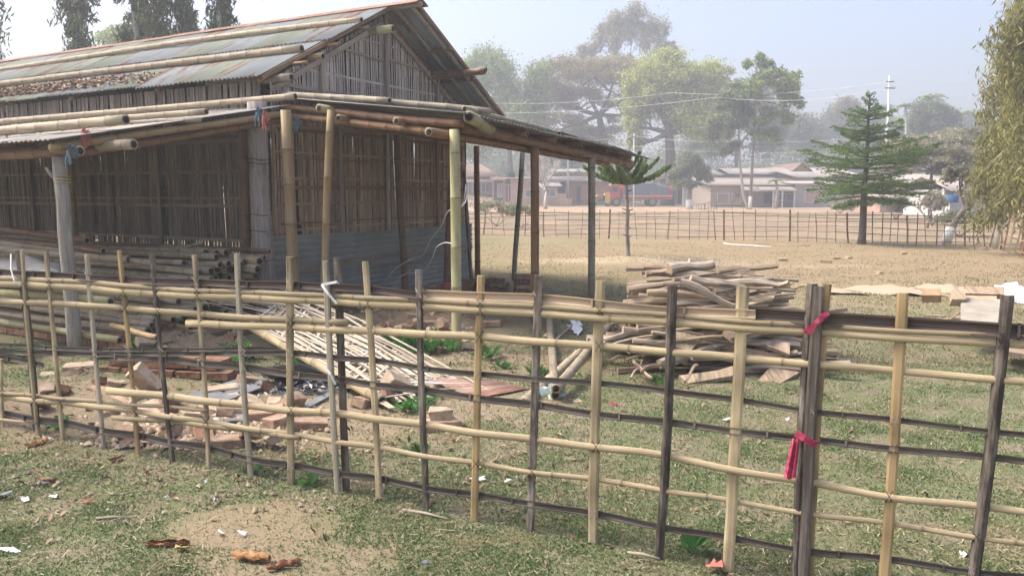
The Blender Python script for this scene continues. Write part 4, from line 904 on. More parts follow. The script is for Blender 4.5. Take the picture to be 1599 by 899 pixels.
BR = [  # u, v, rise, yaw, kind, mat, rx, ry, label
    (225, 592, .16, .5, 3, 'brick_pale', .5, .9, 'pale brick tipped up on end behind the left of the fence'),
    (203, 600, .05, .2, 1, 'brick_pale', 0, 0, 'broken pale brick at the foot of the tipped-up brick'),
    (125, 574, .10, .3, 0, 'brick_pale', .2, 0, 'pale brick on top of the earth clod by the dark bamboo stub'),
    (130, 590, .03, .1, 0, 'brick_old', 0, 0, 'dark brick under the pale one by the bamboo stub'),
    (118, 612, .03, .15, 0, 'brick_pale', 0, 0, 'long pale brick lying flat behind the second picket'),
    (165, 612, .04, -.1, 0, 'brick', 0, .1, 'brick beside the long pale one, partly hidden by a picket'),
    (255, 508, .14, .1, 0, 'brick_old', 0, .1, 'dark brick on the rubble between the bamboo stack and panel'),
    (232, 535, .1, .9, 0, 'brick_pale', .5, .2, 'slanting brick leaning at the end of the sloping pole'),
    (300, 522, .12, .2, 0, 'brick_pale', .1, 0, 'brick under the left edge of the woven panel'),
    (325, 540, .05, .4, 1, 'brick_pale', .2, .2, 'half brick under the edge pole of the woven panel'),
    (366, 528, .10, 1.2, 1, 'brick_old', 0, .2, 'reddish half brick tucked under the woven panel'),
    (345, 610, .06, .5, 0, 'brick_pale', .15, 0, 'pale brick on the grey sheet by the ash heap'),
    (395, 595, .07, .9, 0, 'brick', .1, .3, 'orange brick at the near left of the ash heap'),
    (420, 604, .05, 1.8, 1, 'brick_old', .4, .1, 'scorched half brick in the ash heap'),
    (372, 640, .03, .1, 0, 'brick_pale', 0, 0, 'frogged brick lying flat below the ash heap'),
    (410, 648, .03, .3, 0, 'brick', 0, 0, 'brick right of the frogged brick'),
    (440, 655, .035, 1.0, 0, 'brick', 0, 0, 'brick set end-on right of the picket'),
    (483, 662, .035, .2, 0, 'brick', 0, .1, 'brick between the pale picket and the double post'),
    (330, 640, .03, -.3, 1, 'brick_pale', 0, .2, 'half brick left of the frogged brick'),
    (300, 650, .03, .6, 2, 'brick_pale', 0, .2, 'small brick piece by the dark picket'),
    (350, 690, .03, .2, 0, 'brick', 0, 0, 'brick close to the bottom rail of the fence'),
    (620, 600, .11, .8, 3, 'brick_pale', .5, .5, 'big clay block tilted at the end of the woven panel'),
    (610, 622, .04, .5, 1, 'brick_old', .3, .6, 'reddish half brick under the tilted clay block'),
    (567, 628, .03, 1.2, 1, 'brick', .2, .2, 'small brick in front of the panel edge pole'),
    (550, 500, .10, .5, 0, 'brick_pale', .2, .3, 'pale brick on the rubble heap by the shed wall'),
    (600, 515, .06, .9, 1, 'brick_pale', .3, .1, 'pale half brick in front of the rubble heap'),
    (575, 512, .06, 1.6, 1, 'brick_pale', .1, .5, 'upright half brick in the rubble heap'),
    (650, 495, .10, .3, 0, 'brick', .1, .25, 'reddish brick on top of the rubble heap'),
    (672, 505, .05, .1, 0, 'brick', 0, 0, 'brick lying flat at the right of the rubble heap'),
    (640, 512, .05, 1.4, 0, 'brick_old', 0, .1, 'old brick in the middle of the rubble heap'),
    (625, 500, .05, .8, 1, 'brick_pale', .3, .6, 'light chunk leaning in the rubble heap'),
    (765, 505, .04, .15, 0, 'brick', 0, 0, 'brick on the bare soil right of the mossy post'),
    (735, 500, .03, -.1, 0, 'brick_old', 0, 0, 'dark brick just behind the mossy post'),
    (688, 645, .10, .1, 1, 'brick_pale', 0, 0, 'pale half brick on top of another in the open yard'),
    (690, 662, .035, .3, 0, 'brick', 0, 0, 'brick under the pale half brick in the open yard'),
    (685, 545, .03, .9, 1, 'brick', .2, 0, 'orange broken brick among weeds by the mossy post'),
    (1270, 612, .01, .2, 2, 'brick_pale', 0, 0, 'flat wood-coloured chip beside the thick fence post'),
    (730, 540, .03, 1.6, 2, 'brick_pale', .2, .2, 'small brick piece by the foot of the mossy post')]
for (u, v, rise, yaw, kind, mt, rx, ry, lb) in BR:
    p = gr(u, v, rise); p.z = max(p.z, .03) ; brick(p, yaw, kind, mt, rx, ry, lb)
r_ = random.Random(4)
for k in range(120):
    u, v = r_.choice([(r_.uniform(545, 700), r_.uniform(485, 525)), (r_.uniform(180, 470), r_.uniform(570, 690)), (r_.uniform(60, 300), r_.uniform(560, 650)), (r_.uniform(200, 400), r_.uniform(515, 560)), (r_.uniform(560, 690), r_.uniform(480, 515))])
    p = gr(u, v, .02 if k % 3 else .09); brick(p, r_.uniform(0, 3), [2, 2, 1, 2, 1, 0][k % 6], r_.choice(['brick_pale', 'brick', 'brick_old']), r_.uniform(-.6, .6), r_.uniform(-.6, .6), ('broken brick end in the rubble heap by the shed wall' if u > 500 else 'broken brick end in the rubble under the woven panel' if v < 562 and u > 300 else 'broken brick end in the rubble left of the ash heap' if u > 230 else 'broken brick end in the rubble by the dark bamboo stub'), 'broken brick ends in the rubble')
# crumbs of brick and mortar between the bigger pieces
def chips(label, zone, n, seed, mt, smin, smax):
    r = random.Random(seed); V = []; Fc = []
    for _ in range(n):
        u, v = zone(r); p = gr(u, v, .01); sz = r.uniform(smin, smax) * (1 if r.random() < .8 else 1.8); b0 = len(V); a = r.uniform(0, 6.28)
        for (x, y, z) in ((-1, -.6, 0), (1, -.5, 0), (.8, .7, 0), (-.7, .6, 0), (-.5, -.3, .8), (.6, -.2, .7), (.1, .5, .9)): V.append(p + Vector(((x * math.cos(a) - y * math.sin(a)) * sz * r.uniform(.7, 1.2), (x * math.sin(a) + y * math.cos(a)) * sz * r.uniform(.7, 1.2), z * sz * r.uniform(.6, 1.1))))
        Fc += [(b0 + i, b0 + j, b0 + k) for i, j, k in ((0, 1, 5), (0, 5, 4), (1, 2, 5), (2, 6, 5), (2, 3, 6), (3, 4, 6), (3, 0, 4), (4, 5, 6))]
    tag(link('rubble', np_mesh('rubble', V, Fc, mt, 3)), label, None, None, 'stuff')
M['crumb'] = foliage('brick_crumb', (.16, .11, .08), (.33, .24, .175), (.50, .40, .31), 0)
M['stone'] = foliage('earth_crumb', (.10, .075, .05), (.20, .155, .11), (.34, .28, .21), 0)
chips('crumbs and chunks of pale brick among the rubble behind the left of the fence', lambda r: (r.gauss(300, 90), r.uniform(560, 700)), 900, 1, M['crumb'], .008, .03)
chips('broken brick crumbs on the heap by the shed wall', lambda r: (r.gauss(625, 60), r.uniform(480, 535)), 500, 2, M['crumb'], .012, .04)
chips('small clods and pebbles on the bare soil of the yard', lambda r: (r.uniform(-20, 900), r.uniform(500, 800)), 2600, 3, M['stone'], .003, .011)
# neat stacks under the far veranda
st = 0
for (u, v, nrow, ncol, rz, where) in ((815, 459, 4, 1, .1, 'neat brick stack before the thin far post'), (752, 455, 3, 2, -.35, 'low brick wall stack right of the mossy post'), (724, 459, 3, 1, .2, 'brick stack against the end of the tin wall'), (680, 460, 2, 2, .1, 'bricks beside the red-bound post')):
    b = gr(u, v)
    for rr_ in range(nrow):
        for cc in range(ncol * 2):
            if rr_ == nrow - 1 and where.startswith('low') and cc > 1: continue
            off = Matrix.Rotation(rz, 3, 'Z') @ Vector(((cc % ncol) * .26 + (.02 if rr_ % 2 else 0), (cc // ncol) * .13, .04 + rr_ * .078))
            brick(b + off, rz + R.uniform(-.05, .05), 0, 'brick_old' if R.random() < .6 else 'brick', label='brick in the ' + where, group='bricks in the ' + where)
# old mossy footing, laid courses
foot = root('brick_footing', gr(250, 605), 'old mossy brick footing behind the left of the fence', 'brick footing')
f0, f1 = gr(172, 598), gr(322, 606)
dirf = (f1 - f0).normalized(); nrmf = Vector((-dirf.y, dirf.x, 0))
for row in range(3):
    x = 0 if row % 2 == 0 else -.12
    while x < (f1 - f0).length:
        for dep in range(2):
            mb = MB(); mb.box(f0 + dirf * (x + .12) + nrmf * (dep * .13 + .03 * row) + UP * (.035 + row * .075), (.235, .12, .066), math.atan2(dirf.y, dirf.x), jit=.008); mb.build('brick', M['brick_old'], foot)
        x += .25
# ash heap, sheets, scrap
def mound(name, label, c, rx, ry, h, mt, cat, seed=1, n=26, rough_=.3, kind=None, segs=36):
    r = np.random.RandomState(seed); mb = MB(); ph = r.rand(6) * 6.28
    for j in range(n // 2 + 1):
        q = j / (n // 2)
        for i in range(segs):
            a = 2 * math.pi * i / segs; k = 1 + .14 * math.sin(2 * a + ph[0]) + .1 * math.sin(5 * a + ph[1]); z = h * (1 - q ** 1.6) * (1 + rough_ * (r.rand() - .5)) - .01 * q
            mb.v.append(Vector((c[0] + math.cos(a) * rx * q * k, c[1] + math.sin(a) * ry * q * k, c[2] + z))); mb.r.append(0.0)
    for j in range(n // 2):
        for i in range(segs):
            a = j * segs + i; b = j * segs + (i + 1) % segs; mb.f.append((a, a + segs, b + segs, b)); mb.m.append(0); mb.uv += [(0, 0)] * 4
    o = mb.build(name, M[mt], None, True); return tag(o, label, cat, None, kind)
for (u, v, rx, ry, h, lb) in ((625, 505, 1.0, .5, .16, 'earth heap under the bricks by the shed wall'), (290, 545, .8, .35, .16, 'earth heap between the stack and the brick footing'), (130, 600, .38, .25, .12, 'brown earth clod under the pale brick at the left')):
    p = gr(u, v); mound('earth_heap', lb, (p.x, p.y, 0), rx, ry, h, 'mortar', 'earth heap', int(u), rough_=.6)
ap = gr(470, 606); mound('ash_heap', 'black and grey ash with charred bits behind the fence', (ap.x, ap.y, 0), .55, .42, .06, 'ash', None, 3, kind='stuff', rough_=.9)
def charpt(r):
    return Vector((ap.x + r.gauss(0, .25), ap.y + r.gauss(0, .2), .05 + r.uniform(0, .03))), UP
M['char'] = foliage('charred_bits', (.01, .01, .01), (.07, .07, .075), (.45, .44, .43), 0)
leafheap('charred_bits', charpt, 500, .035, M['char'], 'small charred flakes and pale ash scraps on the ash heap', 8)
def flat(name, label, pts, th, mt, cat):
    mb = MB(); n = len(pts); P = [Vector(p) for p in pts]; mb.poly(P); mb.poly([p - UP * th for p in P][::-1])
    for k in range(n): a, b = P[k], P[(k + 1) % n]; mb.poly([a, a - UP * th, b - UP * th, b])
    return tag(mb.build(name, M[mt]), label, cat)
flat('cement_sheet', 'grey cement sheet lying under bricks left of the ash heap', [gr(285, 618, .07), gr(380, 588, .09), gr(430, 596, .08), gr(345, 628, .06)], .012, 'slate', 'sheet')
flat('cement_sheet', 'dark sheet leaning at the back of the ash heap', [gr(395, 575, .22), gr(470, 566, .24), gr(520, 588, .06), gr(430, 592, .05)], .012, 'slate', 'sheet')
flat('flat_tin', 'grey tin strip at the front edge of the ash heap', [gr(462, 636, .03), gr(512, 612, .05), gr(516, 617, .04), gr(470, 642, .02)], .01, 'slate', 'tin strip')
flat('flat_tin', 'grey tin sheet under the frogged brick', [gr(328, 648, .02), gr(392, 630, .02), gr(400, 650, .02), gr(345, 668, .02)], .01, 'slate', 'tin sheet')
mb = MB(); corr(mb, gr(668, 592, .10), gr(740, 622, .035), gr(826, 606, .03), gr(755, 592, .05), pitch=.07, amp=.006); o = mb.build('scrap_sheet', M['scrap'], None, True); solidify(o, .004); tag(o, 'rusty pinkish scrap of corrugated sheet lying at the end of the woven panel', 'tin sheet')
# two big poles and one thin at the woodpile foot
GP = 'thick bamboo poles lying on the grass by the woodpile'
px_p = lambda a, za, b, zb, *r: thing_bamboo(r[0], gr(a[0], a[1], za), gr(b[0], b[1], zb), r[1], r[2], GP, hollow=(True, True), n=12)
px_p((867, 616), .06, (857, 494), .06, 'straight pale bamboo pole pointing at the viewer, near end wrapped in teal plastic', .040, 'bam_pile')
px_p((818, 628), .05, (955, 505), .06, 'thick bamboo pole slanting under the straight one', .042, 'bam_pile')
px_p((868, 606), .13, (965, 492), .20, 'thick bamboo pole slanting over the grass nearest the woodpile', .040, 'bam_pile')
px_p((868, 530), .03, (905, 498), .03, 'thin grey cane behind the thick slanting poles', .014, 'bam_grey')
mb = MB(); c = gr(864, 612, .06)
for k in range(14):
    a = k * .45 * math.pi; d = Vector((math.cos(a), .4 * math.sin(a * 1.7), math.sin(a))) ; mb.slab([c + d * .03, c + d * .05 + Vector((R.uniform(-.03, .03), R.uniform(-.05, .05), 0)), c + d * R.uniform(.06, .09) + Vector((R.uniform(-.04, .04), R.uniform(-.06, .02), -.01))], .05, .003, Vector((0, -1, .3)))
tag(mb.build('plastic_wrap', M['teal']), 'torn teal and white plastic wrapped round the pale pole end', 'plastic bag')
cloth('crumpled white and black rag on the grass behind the slanting poles', [gr(885, 512, .02), gr(905, 522, .02), gr(908, 500, .05), gr(893, 497, .05)], 'white', 6, 6, .04, 'rag', 'rag', 5)
# white cable slung on the shed
def cable(label, pts, r=.006, mt='wire'):
    mb = MB(); P = [at(*p) for p in pts]; Q = []
    for i in range(len(P) - 1):
        p0, p1, p2, p3 = P[max(i - 1, 0)], P[i], P[i + 1], P[min(i + 2, len(P) - 1)]
        for k in range(5):
            t_ = k / 5; Q.append(.5 * ((2 * p1) + (p2 - p0) * t_ + (2 * p0 - 5 * p1 + 4 * p2 - p3) * t_ ** 2 + (3 * p1 - p0 - 3 * p2 + p3) * t_ ** 3))
    Q.append(P[-1]); mb.tube(Q, r, 6); return tag(mb.build('cable', M[mt], None, True), label, 'cable', 'white cables hanging on the shed wall')
cable('white cable looping down from the mossy post across the tin wall to the left', [(727, 288, 7.62), (729, 305, 7.6), (722, 322, 7.55), (700, 330, 8.2), (688, 355, 9.2), (672, 375, 9.9), (660, 398, 10.2), (635, 408, 10.5), (612, 425, 10.7), (597, 447, 10.9)])
cable('white cable bowed from the side of the mossy post to the tin wall', [(708, 381, 7.6), (694, 379, 8.0), (681, 387, 8.8), (674, 405, 9.6), (660, 424, 10.2), (640, 426, 10.5), (625, 432, 10.7), (612, 449, 10.9)], .0055)
cable('white cable hanging beside the mossy post', [(727, 290, 7.6), (724, 315, 7.6), (712, 335, 7.62), (706, 350, 7.7), (705, 368, 7.7)], .005)
# ------------------------------------------------------------ woodpile
WP = gr(1120, 598); GW = 'sticks and split logs heaped in the woodpile'
def logshape(mb, p, q, r, kind, rr):
    n = 7; pts = []; sc_ = []; d = q - p; s_ = d.cross(UP).normalized(); w1 = rr.uniform(-1, 1) * .036 * d.length * .5 * max(.35, 1.25 - r / .04); w2 = rr.uniform(-1, 1) * .022
    for i in range(n + 1):
        t_ = i / n; pts.append(lerp(p, q, t_) + s_ * w1 * math.sin(math.pi * t_) + UP * w2 * math.sin(2 * math.pi * t_)); sc_.append((rr.uniform(.85, 1.12) * (1.1 - .35 * t_), rr.uniform(.85, 1.12) * (1.1 - .35 * t_)))
    if kind == 'round':
        ph_ = rr.random() * 6; mb.sweep([(math.cos(2 * math.pi * k / 9) * r * (1 + .13 * math.sin(k * 2.3 + ph_)), math.sin(2 * math.pi * k / 9) * r * (1 + .13 * math.cos(k * 1.7 + ph_))) for k in range(9)], pts, (.03, .02, 1), sc_)
        mb.m[-1] = mb.m[-2] = 1
    else:
        k = rr.uniform(.35, .6); sc_ = [(a_ * rr.uniform(.85, 1.1), b__ * rr.uniform(.7, 1.2)) for a_, b__ in sc_]; mb.sweep([(-r * 1.3, -r * k), (r * rr.uniform(.6, 1.2), -r * k * 1.1), (r * 1.4, r * k * .2), (r * .3, r * k * 1.3), (-r * 1.1, r * k * .7)], pts, (rr.uniform(-.5, .5), rr.uniform(-.5, .1), 1), [(a[0] * 1.0, a[1]) for a in sc_])
    if kind == 'round' and rr.random() < .35:            # a cut side branch
        m_ = pts[3]; e = (s_ * rr.choice((-1, 1)) + UP * rr.uniform(.2, .8) + d.normalized() * .6).normalized(); mb.tube([m_, m_ + e * r * 2.6], r * .45, 6, [1, .7])
rw = random.Random(21)
W_LAB = {'log_grey': 'grey barked stick', 'log_red': 'reddish split log', 'log_cut': 'freshly split pale log'}
def wood(p, q, r, kind, mt, where, name='firewood_log', lab=None):
    mb = MB(); logshape(mb, Vector(p), Vector(q), r, kind, rw); cu = proj((Vector(p) + Vector(q)) / 2)[0]; tag(mb.build(name, [M[mt], M['log_cut']], None, False), lab or f'{"thin" if r < .03 else "thick"} {"round" if kind == "round" else "flat"} {W_LAB[mt]} {where}, {"left side" if cu < 1075 else ("right side" if cu > 1160 else "middle")}', 'log', GW)
Yb = WP.y + .55
# upper heap: long sticks lying left to right, slightly fanned, highest in the middle
def zprof(u): return interp(u, [975, 1000, 1050, 1110, 1180, 1230, 1262], [.40, .66, .83, .88, .86, .66, .35])
for layer in range(10):
    zt = .38 + layer * .047
    for dep in range(6):
        for k in range(3 if rw.random() < .6 else 2):
            uc = rw.uniform(1055, 1165); hw = rw.uniform(40, 105) * (1.05 - layer * .03)
            Y_ = Yb + .05 + dep * .21 + rw.uniform(-.05, .05); ti = rw.uniform(-.07, .10)
            p = at(max(975, uc - hw), 500, Y_); q = at(min(1235, uc + hw), 500, Y_); p.z = zt - ti * .6 + rw.uniform(-.02, .02); q.z = zt + ti + rw.uniform(-.02, .02)
            p.y += rw.uniform(-.12, .12); q.y += rw.uniform(-.15, .15)
            mt = rw.choice(['log_grey', 'log_grey', 'log_grey', 'log_red', 'log_red', 'log_cut']); kd = 'round' if rw.random() < .8 else 'split'
            wood(p, q, rw.choice((.014, .018, .022, .027, .034)) * rw.uniform(.85, 1.15), kd, mt, 'in the lower part of the upper heap' if layer < 4 else 'in the upper half of the woodpile' if layer < 8 else 'on top of the woodpile')
# lower heap: split butts, roots, slabs pointing out
for k in range(130):
    f = k / 130; u = 985 + 270 * f + rw.uniform(-10, 10); dep = rw.uniform(0, .75); Y_ = Yb - .28 + dep; z_ = rw.uniform(.03, .48)
    c = at(u, 500, Y_); c.z = z_; a = rw.uniform(-.5, .5) + (math.pi if rw.random() < .5 else 0) + (.5 if f < .25 else 0); L_ = rw.uniform(.22, .5); d = Vector((math.cos(a), math.sin(a) * .7, rw.uniform(-.2, .2)))
    p, q = c - d * L_, c + d * L_; p.z = max(.02, p.z); q.z = max(.02, q.z)
    wood(p, q, rw.choice((.014, .02, .028, .038, .048)), 'split' if rw.random() < .5 else 'round', rw.choice(['log_red', 'log_cut', 'log_red', 'log_grey', 'log_grey']), ('near the ground in' if z_ < .2 else 'halfway up') + ' the woodpile')
wood(at(1062, 441, Yb - .18), at(1155, 480, Yb - .30), .036, 'round', 'log_grey', '', lab='knotty grey branch lying diagonally across the front of the woodpile')
wood(at(1120, 423, Yb + .3), at(1213, 415, Yb + .5), .028, 'round', 'log_cut', '', lab='pale stick poking out at the top right of the woodpile')
wood(at(1045, 420, Yb + .5), at(1115, 412, Yb + .6), .05, 'round', 'log_grey', '', lab='thick pale log end on top of the woodpile')
wood(at(1170, 445, Yb + .2), at(1232, 441, Yb), .03, 'round', 'log_cut', '', lab='hollow bamboo end jutting from the right of the woodpile')
wood(at(1180, 490, Yb), at(1252, 484, Yb - .1), .036, 'round', 'log_cut', '', lab='short pale bamboo stub low at the right of the woodpile')
wood(at(980, 452, Yb + .1), at(1060, 440, Yb + .2), .03, 'round', 'log_cut', '', lab='thin pale stick end at the left of the woodpile')
def slabp(lab, pts, th, mt):
    P = [at(*p) for p in pts]; mb = MB(); n = len(P); off = Vector((0, .02, -th)); mb.poly(P); mb.poly([p + off for p in P][::-1])
    for k in range(n): a, b = P[k], P[(k + 1) % n]; mb.poly([a, a + off, b + off, b])
    tag(mb.build('wood_slab', M[mt]), lab, 'slab', 'flat split slabs in the woodpile')
slabp('freshly split flat slab facing out low in the middle of the woodpile', [(1024, 508, 6.75), (1060, 512, 6.7), (1094, 530, 6.6), (1078, 548, 6.45), (1052, 540, 6.5)], .03, 'log_cut')
slabp('broad pale slab at the right shoulder of the woodpile', [(1145, 470, 6.8), (1168, 458, 6.95), (1212, 456, 6.95), (1208, 466, 6.75), (1160, 478, 6.65)], .03, 'log_cut')
slabp('curved slab tip at the lower right of the woodpile', [(1166, 530, 6.6), (1190, 531, 6.6), (1234, 535, 6.5), (1233, 553, 6.4), (1205, 542, 6.45)], .03, 'log_red')
slabp('long pale slab along the bottom front of the woodpile', [(1060, 586, 6.3), (1120, 578, 6.3), (1150, 569, 6.35), (1145, 586, 6.25), (1075, 598, 6.2)], .04, 'log_cut')
slabp('peeling slab of bark at the lower right corner of the woodpile', [(1180, 598, 6.25), (1200, 575, 6.45), (1255, 570, 6.5), (1250, 580, 6.4), (1215, 600, 6.2)], .04, 'log_red')
for k, (a, b, r_) in enumerate((((990, 565, 6.4), (1018, 590, 6.1), .016), ((1038, 563, 6.4), (1000, 580, 6.2), .014), ((985, 590, 6.0), (1003, 562, 6.5), .009), ((1088, 570, 6.35), (1066, 596, 6.05), .014), ((945, 560, 6.9), (975, 558, 6.8), .013))):
    wood(at(*a), at(*b), r_, 'round', 'log_red' if k < 4 else 'log_grey', '', 'stick', ['crooked reddish stick sticking out at the left foot of the woodpile', 'short stick crossing the crooked reddish one', 'thin grey twig on the grass left of the woodpile', 'curved root end in front of the woodpile', 'grey stick on the grass between the poles and woodpile'][k])
for k in range(7):
    u = 955 + k * 7; wood(at(u + rw.uniform(-2, 2), 545 - k * 2, 7.3), at(u + 22 + rw.uniform(-3, 3), 508, 7.9), .02, 'split', 'log_grey', '', 'stick', 'grey lath leaning beside the left end of the woodpile')
wood(at(1238, 446, 11.5), at(1265, 448, 11.2), .03, 'split', 'log_cut', '', 'stick', 'pale wood splinter behind the thick fence post')

# ------------------------------------------------------------ sacking, lumber and tarp on the right
cloth('long beige sacking spread on the field at the right', [gr(1262, 458, .02), gr(1505, 462, .02), gr(1490, 445, .04), gr(1295, 447, .02)], 'sack', 26, 6, .05, 'sacking', 'sacking', 9)
cloth('bright white plastic tarp at the right edge of the field', [gr(1535, 466, .05), gr(1660, 478, .02), gr(1640, 442, .12), gr(1520, 450, .10)], 'white', 18, 8, .10, 'tarpaulin', 'tarpaulin', 4)
def board(lab, pts, th, mt, name='board', cat='board', group=None):
    P = [at(*p) for p in pts]; mb = MB(); off = (P[1] - P[0]).cross(P[2] - P[1]).normalized() * th; mb.poly(P); mb.poly([p + off for p in P][::-1])
    for k in range(4): a, b = P[k], P[(k + 1) % 4]; mb.poly([a, a + off, b + off, b])
    return tag(mb.build(name, M[mt]), lab, cat, group)
board('large pale plywood sheet propped in the lumber heap', [(1500, 508, 7.4), (1562, 510, 7.3), (1568, 470, 8.3), (1500, 467, 8.5)], .02, 'ply')
board('narrow board lying on top of the plywood sheet', [(1498, 471, 8.4), (1556, 472, 8.3), (1556, 466, 8.5), (1500, 465, 8.6)], .03, 'log_cut')
board('dark beam behind the plywood sheet', [(1505, 466, 8.9), (1566, 468, 8.7), (1568, 456, 8.8), (1508, 455, 9.0)], .08, 'log_red')
board('short brown board at the left of the lumber heap', [(1440, 472, 8.6), (1470, 472, 8.5), (1470, 462, 8.6), (1440, 462, 8.7)], .10, 'plank')
board('upright brown box end in the lumber heap', [(1482, 478, 8.3), (1504, 478, 8.3), (1500, 458, 8.5), (1484, 459, 8.5)], .10, 'log_cut')
board('dark broken board under the lumber heap at the right edge', [(1555, 553, 6.6), (1605, 560, 6.5), (1610, 545, 6.8), (1560, 540, 6.9)], .04, 'log_red')
board('pale plank at the right edge under the rails', [(1560, 548, 6.9), (1640, 556, 6.7), (1640, 545, 7.0), (1562, 537, 7.2)], .05, 'log_cut')
for k in range(22):
    u, v = rw.uniform(1452, 1530), rw.uniform(478, 500); a = rw.uniform(0, 3.1); c = gr(u, v + 14, .05 + rw.uniform(0, .16)); d = Vector((math.cos(a), math.sin(a) * .6, rw.uniform(-.15, .3))) * rw.uniform(.10, .26)
    mb = MB(); mb.slab([c - d, c + d], rw.uniform(.02, .045), .012, (rw.uniform(-.4, .4), -.4, 1)); tag(mb.build('lath', M[rw.choice(['log_cut', 'plank', 'strip_pale'])]), 'short lath in the jumble left of the plywood sheet', 'lath', 'short laths jumbled left of the plywood sheet')
for k in range(5):
    mb = MB(); a, b = gr(1572 + k * 9, 505 + k * 2, .12), gr(1600 + k * 12, 530, .05); mb.slab([a, b], .03, .012, UP); tag(mb.build('lath', M['log_cut']), 'pale lath lying beyond the last dark picket', 'lath', 'pale laths beyond the last dark picket')
for k, (u, v) in enumerate(((1305, 403), (1325, 402), (1222, 405), (1290, 408), (1370, 425), (1535, 388), (1010, 408), (1410, 395))):
    p = gr(u, v, .03); mb = MB(); mb.box(p, (.22, .1, .05), rw.uniform(0, 3), jit=.01)
    tag(mb.build('wood_chip', M['log_cut']), ['wood chip left of the pair on the red-brown grass', 'larger wood chip on the red-brown grass', 'small chip right of the woodpile top', 'chip left of the large chip on the grass', 'lone splinter mid field', 'pale block by the leaning tree foot', 'pale stone in front of the young tree', 'chip under the big tiered pine'][k], 'wood chip')

# ------------------------------------------------------------ far fence
ff = root('far_bamboo_fence', gr(1150, 378), 'far thin bamboo lattice fence along the lane at the end of the field', 'fence')
def ffp(u, v):                                             # on the far fence line
    P0, P1 = gr(745, 368), gr(1545, 384); d = ray(u, v); n = Vector((-(P1 - P0).y, (P1 - P0).x, 0)); t_ = n.dot(P0 - Vector((0, 0, CAMZ))) / n.dot(d); return Vector((0, 0, CAMZ)) + d * t_
rf = random.Random(5); u = 560; k = 0
while u < 1548:
    vb = interp(u, [560, 745, 1120, 1545], [364, 368, 372, 384]); vt = interp(u, [560, 745, 1000, 1300, 1545], [328, 330, 329, 331, 337]) + rf.uniform(-3, 2)
    big = k % 6 == 0; dk = rf.random() < .35; mb = MB(); w_ = .055 if big else (.032 if rf.random() < .5 else .022); p0, p1 = ffp(u, vb), ffp(u + rf.uniform(-4, 4), vt); p0.z = -.03
    mb.slab([p0, lerp(p0, p1, .5) + Vector((rf.uniform(-.02, .02), 0, 0)), p1], w_, .015, (0, -1, 0)); mb.build('picket', M['bam_brown' if dk else 'bam_light'], ff); u += rf.uniform(12, 20); k += 1
for j, (fa, w_) in enumerate(((.02, .03), (.27, .022), (.48, .022), (.68, .025), (.92, .022), (.08, .025))):
    us_ = list(range(560, 1560, 62)); 
    for a, b in zip(us_, us_[1:]):
        pts = []
        for u in (a, (a + b) / 2, b):
            vb = interp(u, [560, 745, 1120, 1545], [364, 368, 372, 384]); vt = interp(u, [560, 745, 1000, 1300, 1545], [331, 333, 332, 334, 340]); pts.append(ffp(u, vt + (vb - vt) * fa + 1.6 * math.sin(u * .021 + j) + (2 if j == 5 else 0)))
        mb = MB(); mb.slab([p + Vector((0, -.02 + .008 * (j % 2), 0)) for p in pts], w_, .012, (0, -1, 0)); mb.build('rail', M['bam_light' if (a // 62 + j) % 3 else 'bam_brown'], ff)
# return of the fence at the right, coming towards the viewer
fr = root('side_bamboo_fence', gr(1585, 400), 'leaning pickets of the fence corner at the right edge by the weeping trees', 'fence')
c0, c1 = gr(1546, 384), gr(1720, 455)
for k in range(16):
    p = lerp(c0, c1, k / 15); ln = Vector((rf.uniform(.02, .25), 0, 1.0 + rf.uniform(-.08, .12))); mb = MB(); mb.slab([p - UP * .03, p + ln], .04, .015, (-.7, -.7, 0)); mb.build('picket', M['bam_tan' if k % 3 else 'bam_brown'], fr)
for z in (.15, .42, .68, .92):
    mb = MB(); mb.slab([c0 + UP * z + Vector((z * .12, 0, 0)), c1 + UP * z + Vector((z * .12, 0, 0))], .03, .012, (-.7, -.7, 0)); mb.build('rail', M['bam_tan'], fr)
for (a, b, r_, lb) in (((1112, 377), (1265, 384), .022, 'long thin bamboo lying on the ground before the far fence'), ((1130, 380), (1205, 386), .02, 'whitish stick beside the long bamboo before the far fence')):
    thing_bamboo(lb, gr(*a, .03), gr(*b, .03), r_, 'bam_tan' if r_ > .021 else 'strip_white', None, 'bamboo pole', n=6, spacing=1)

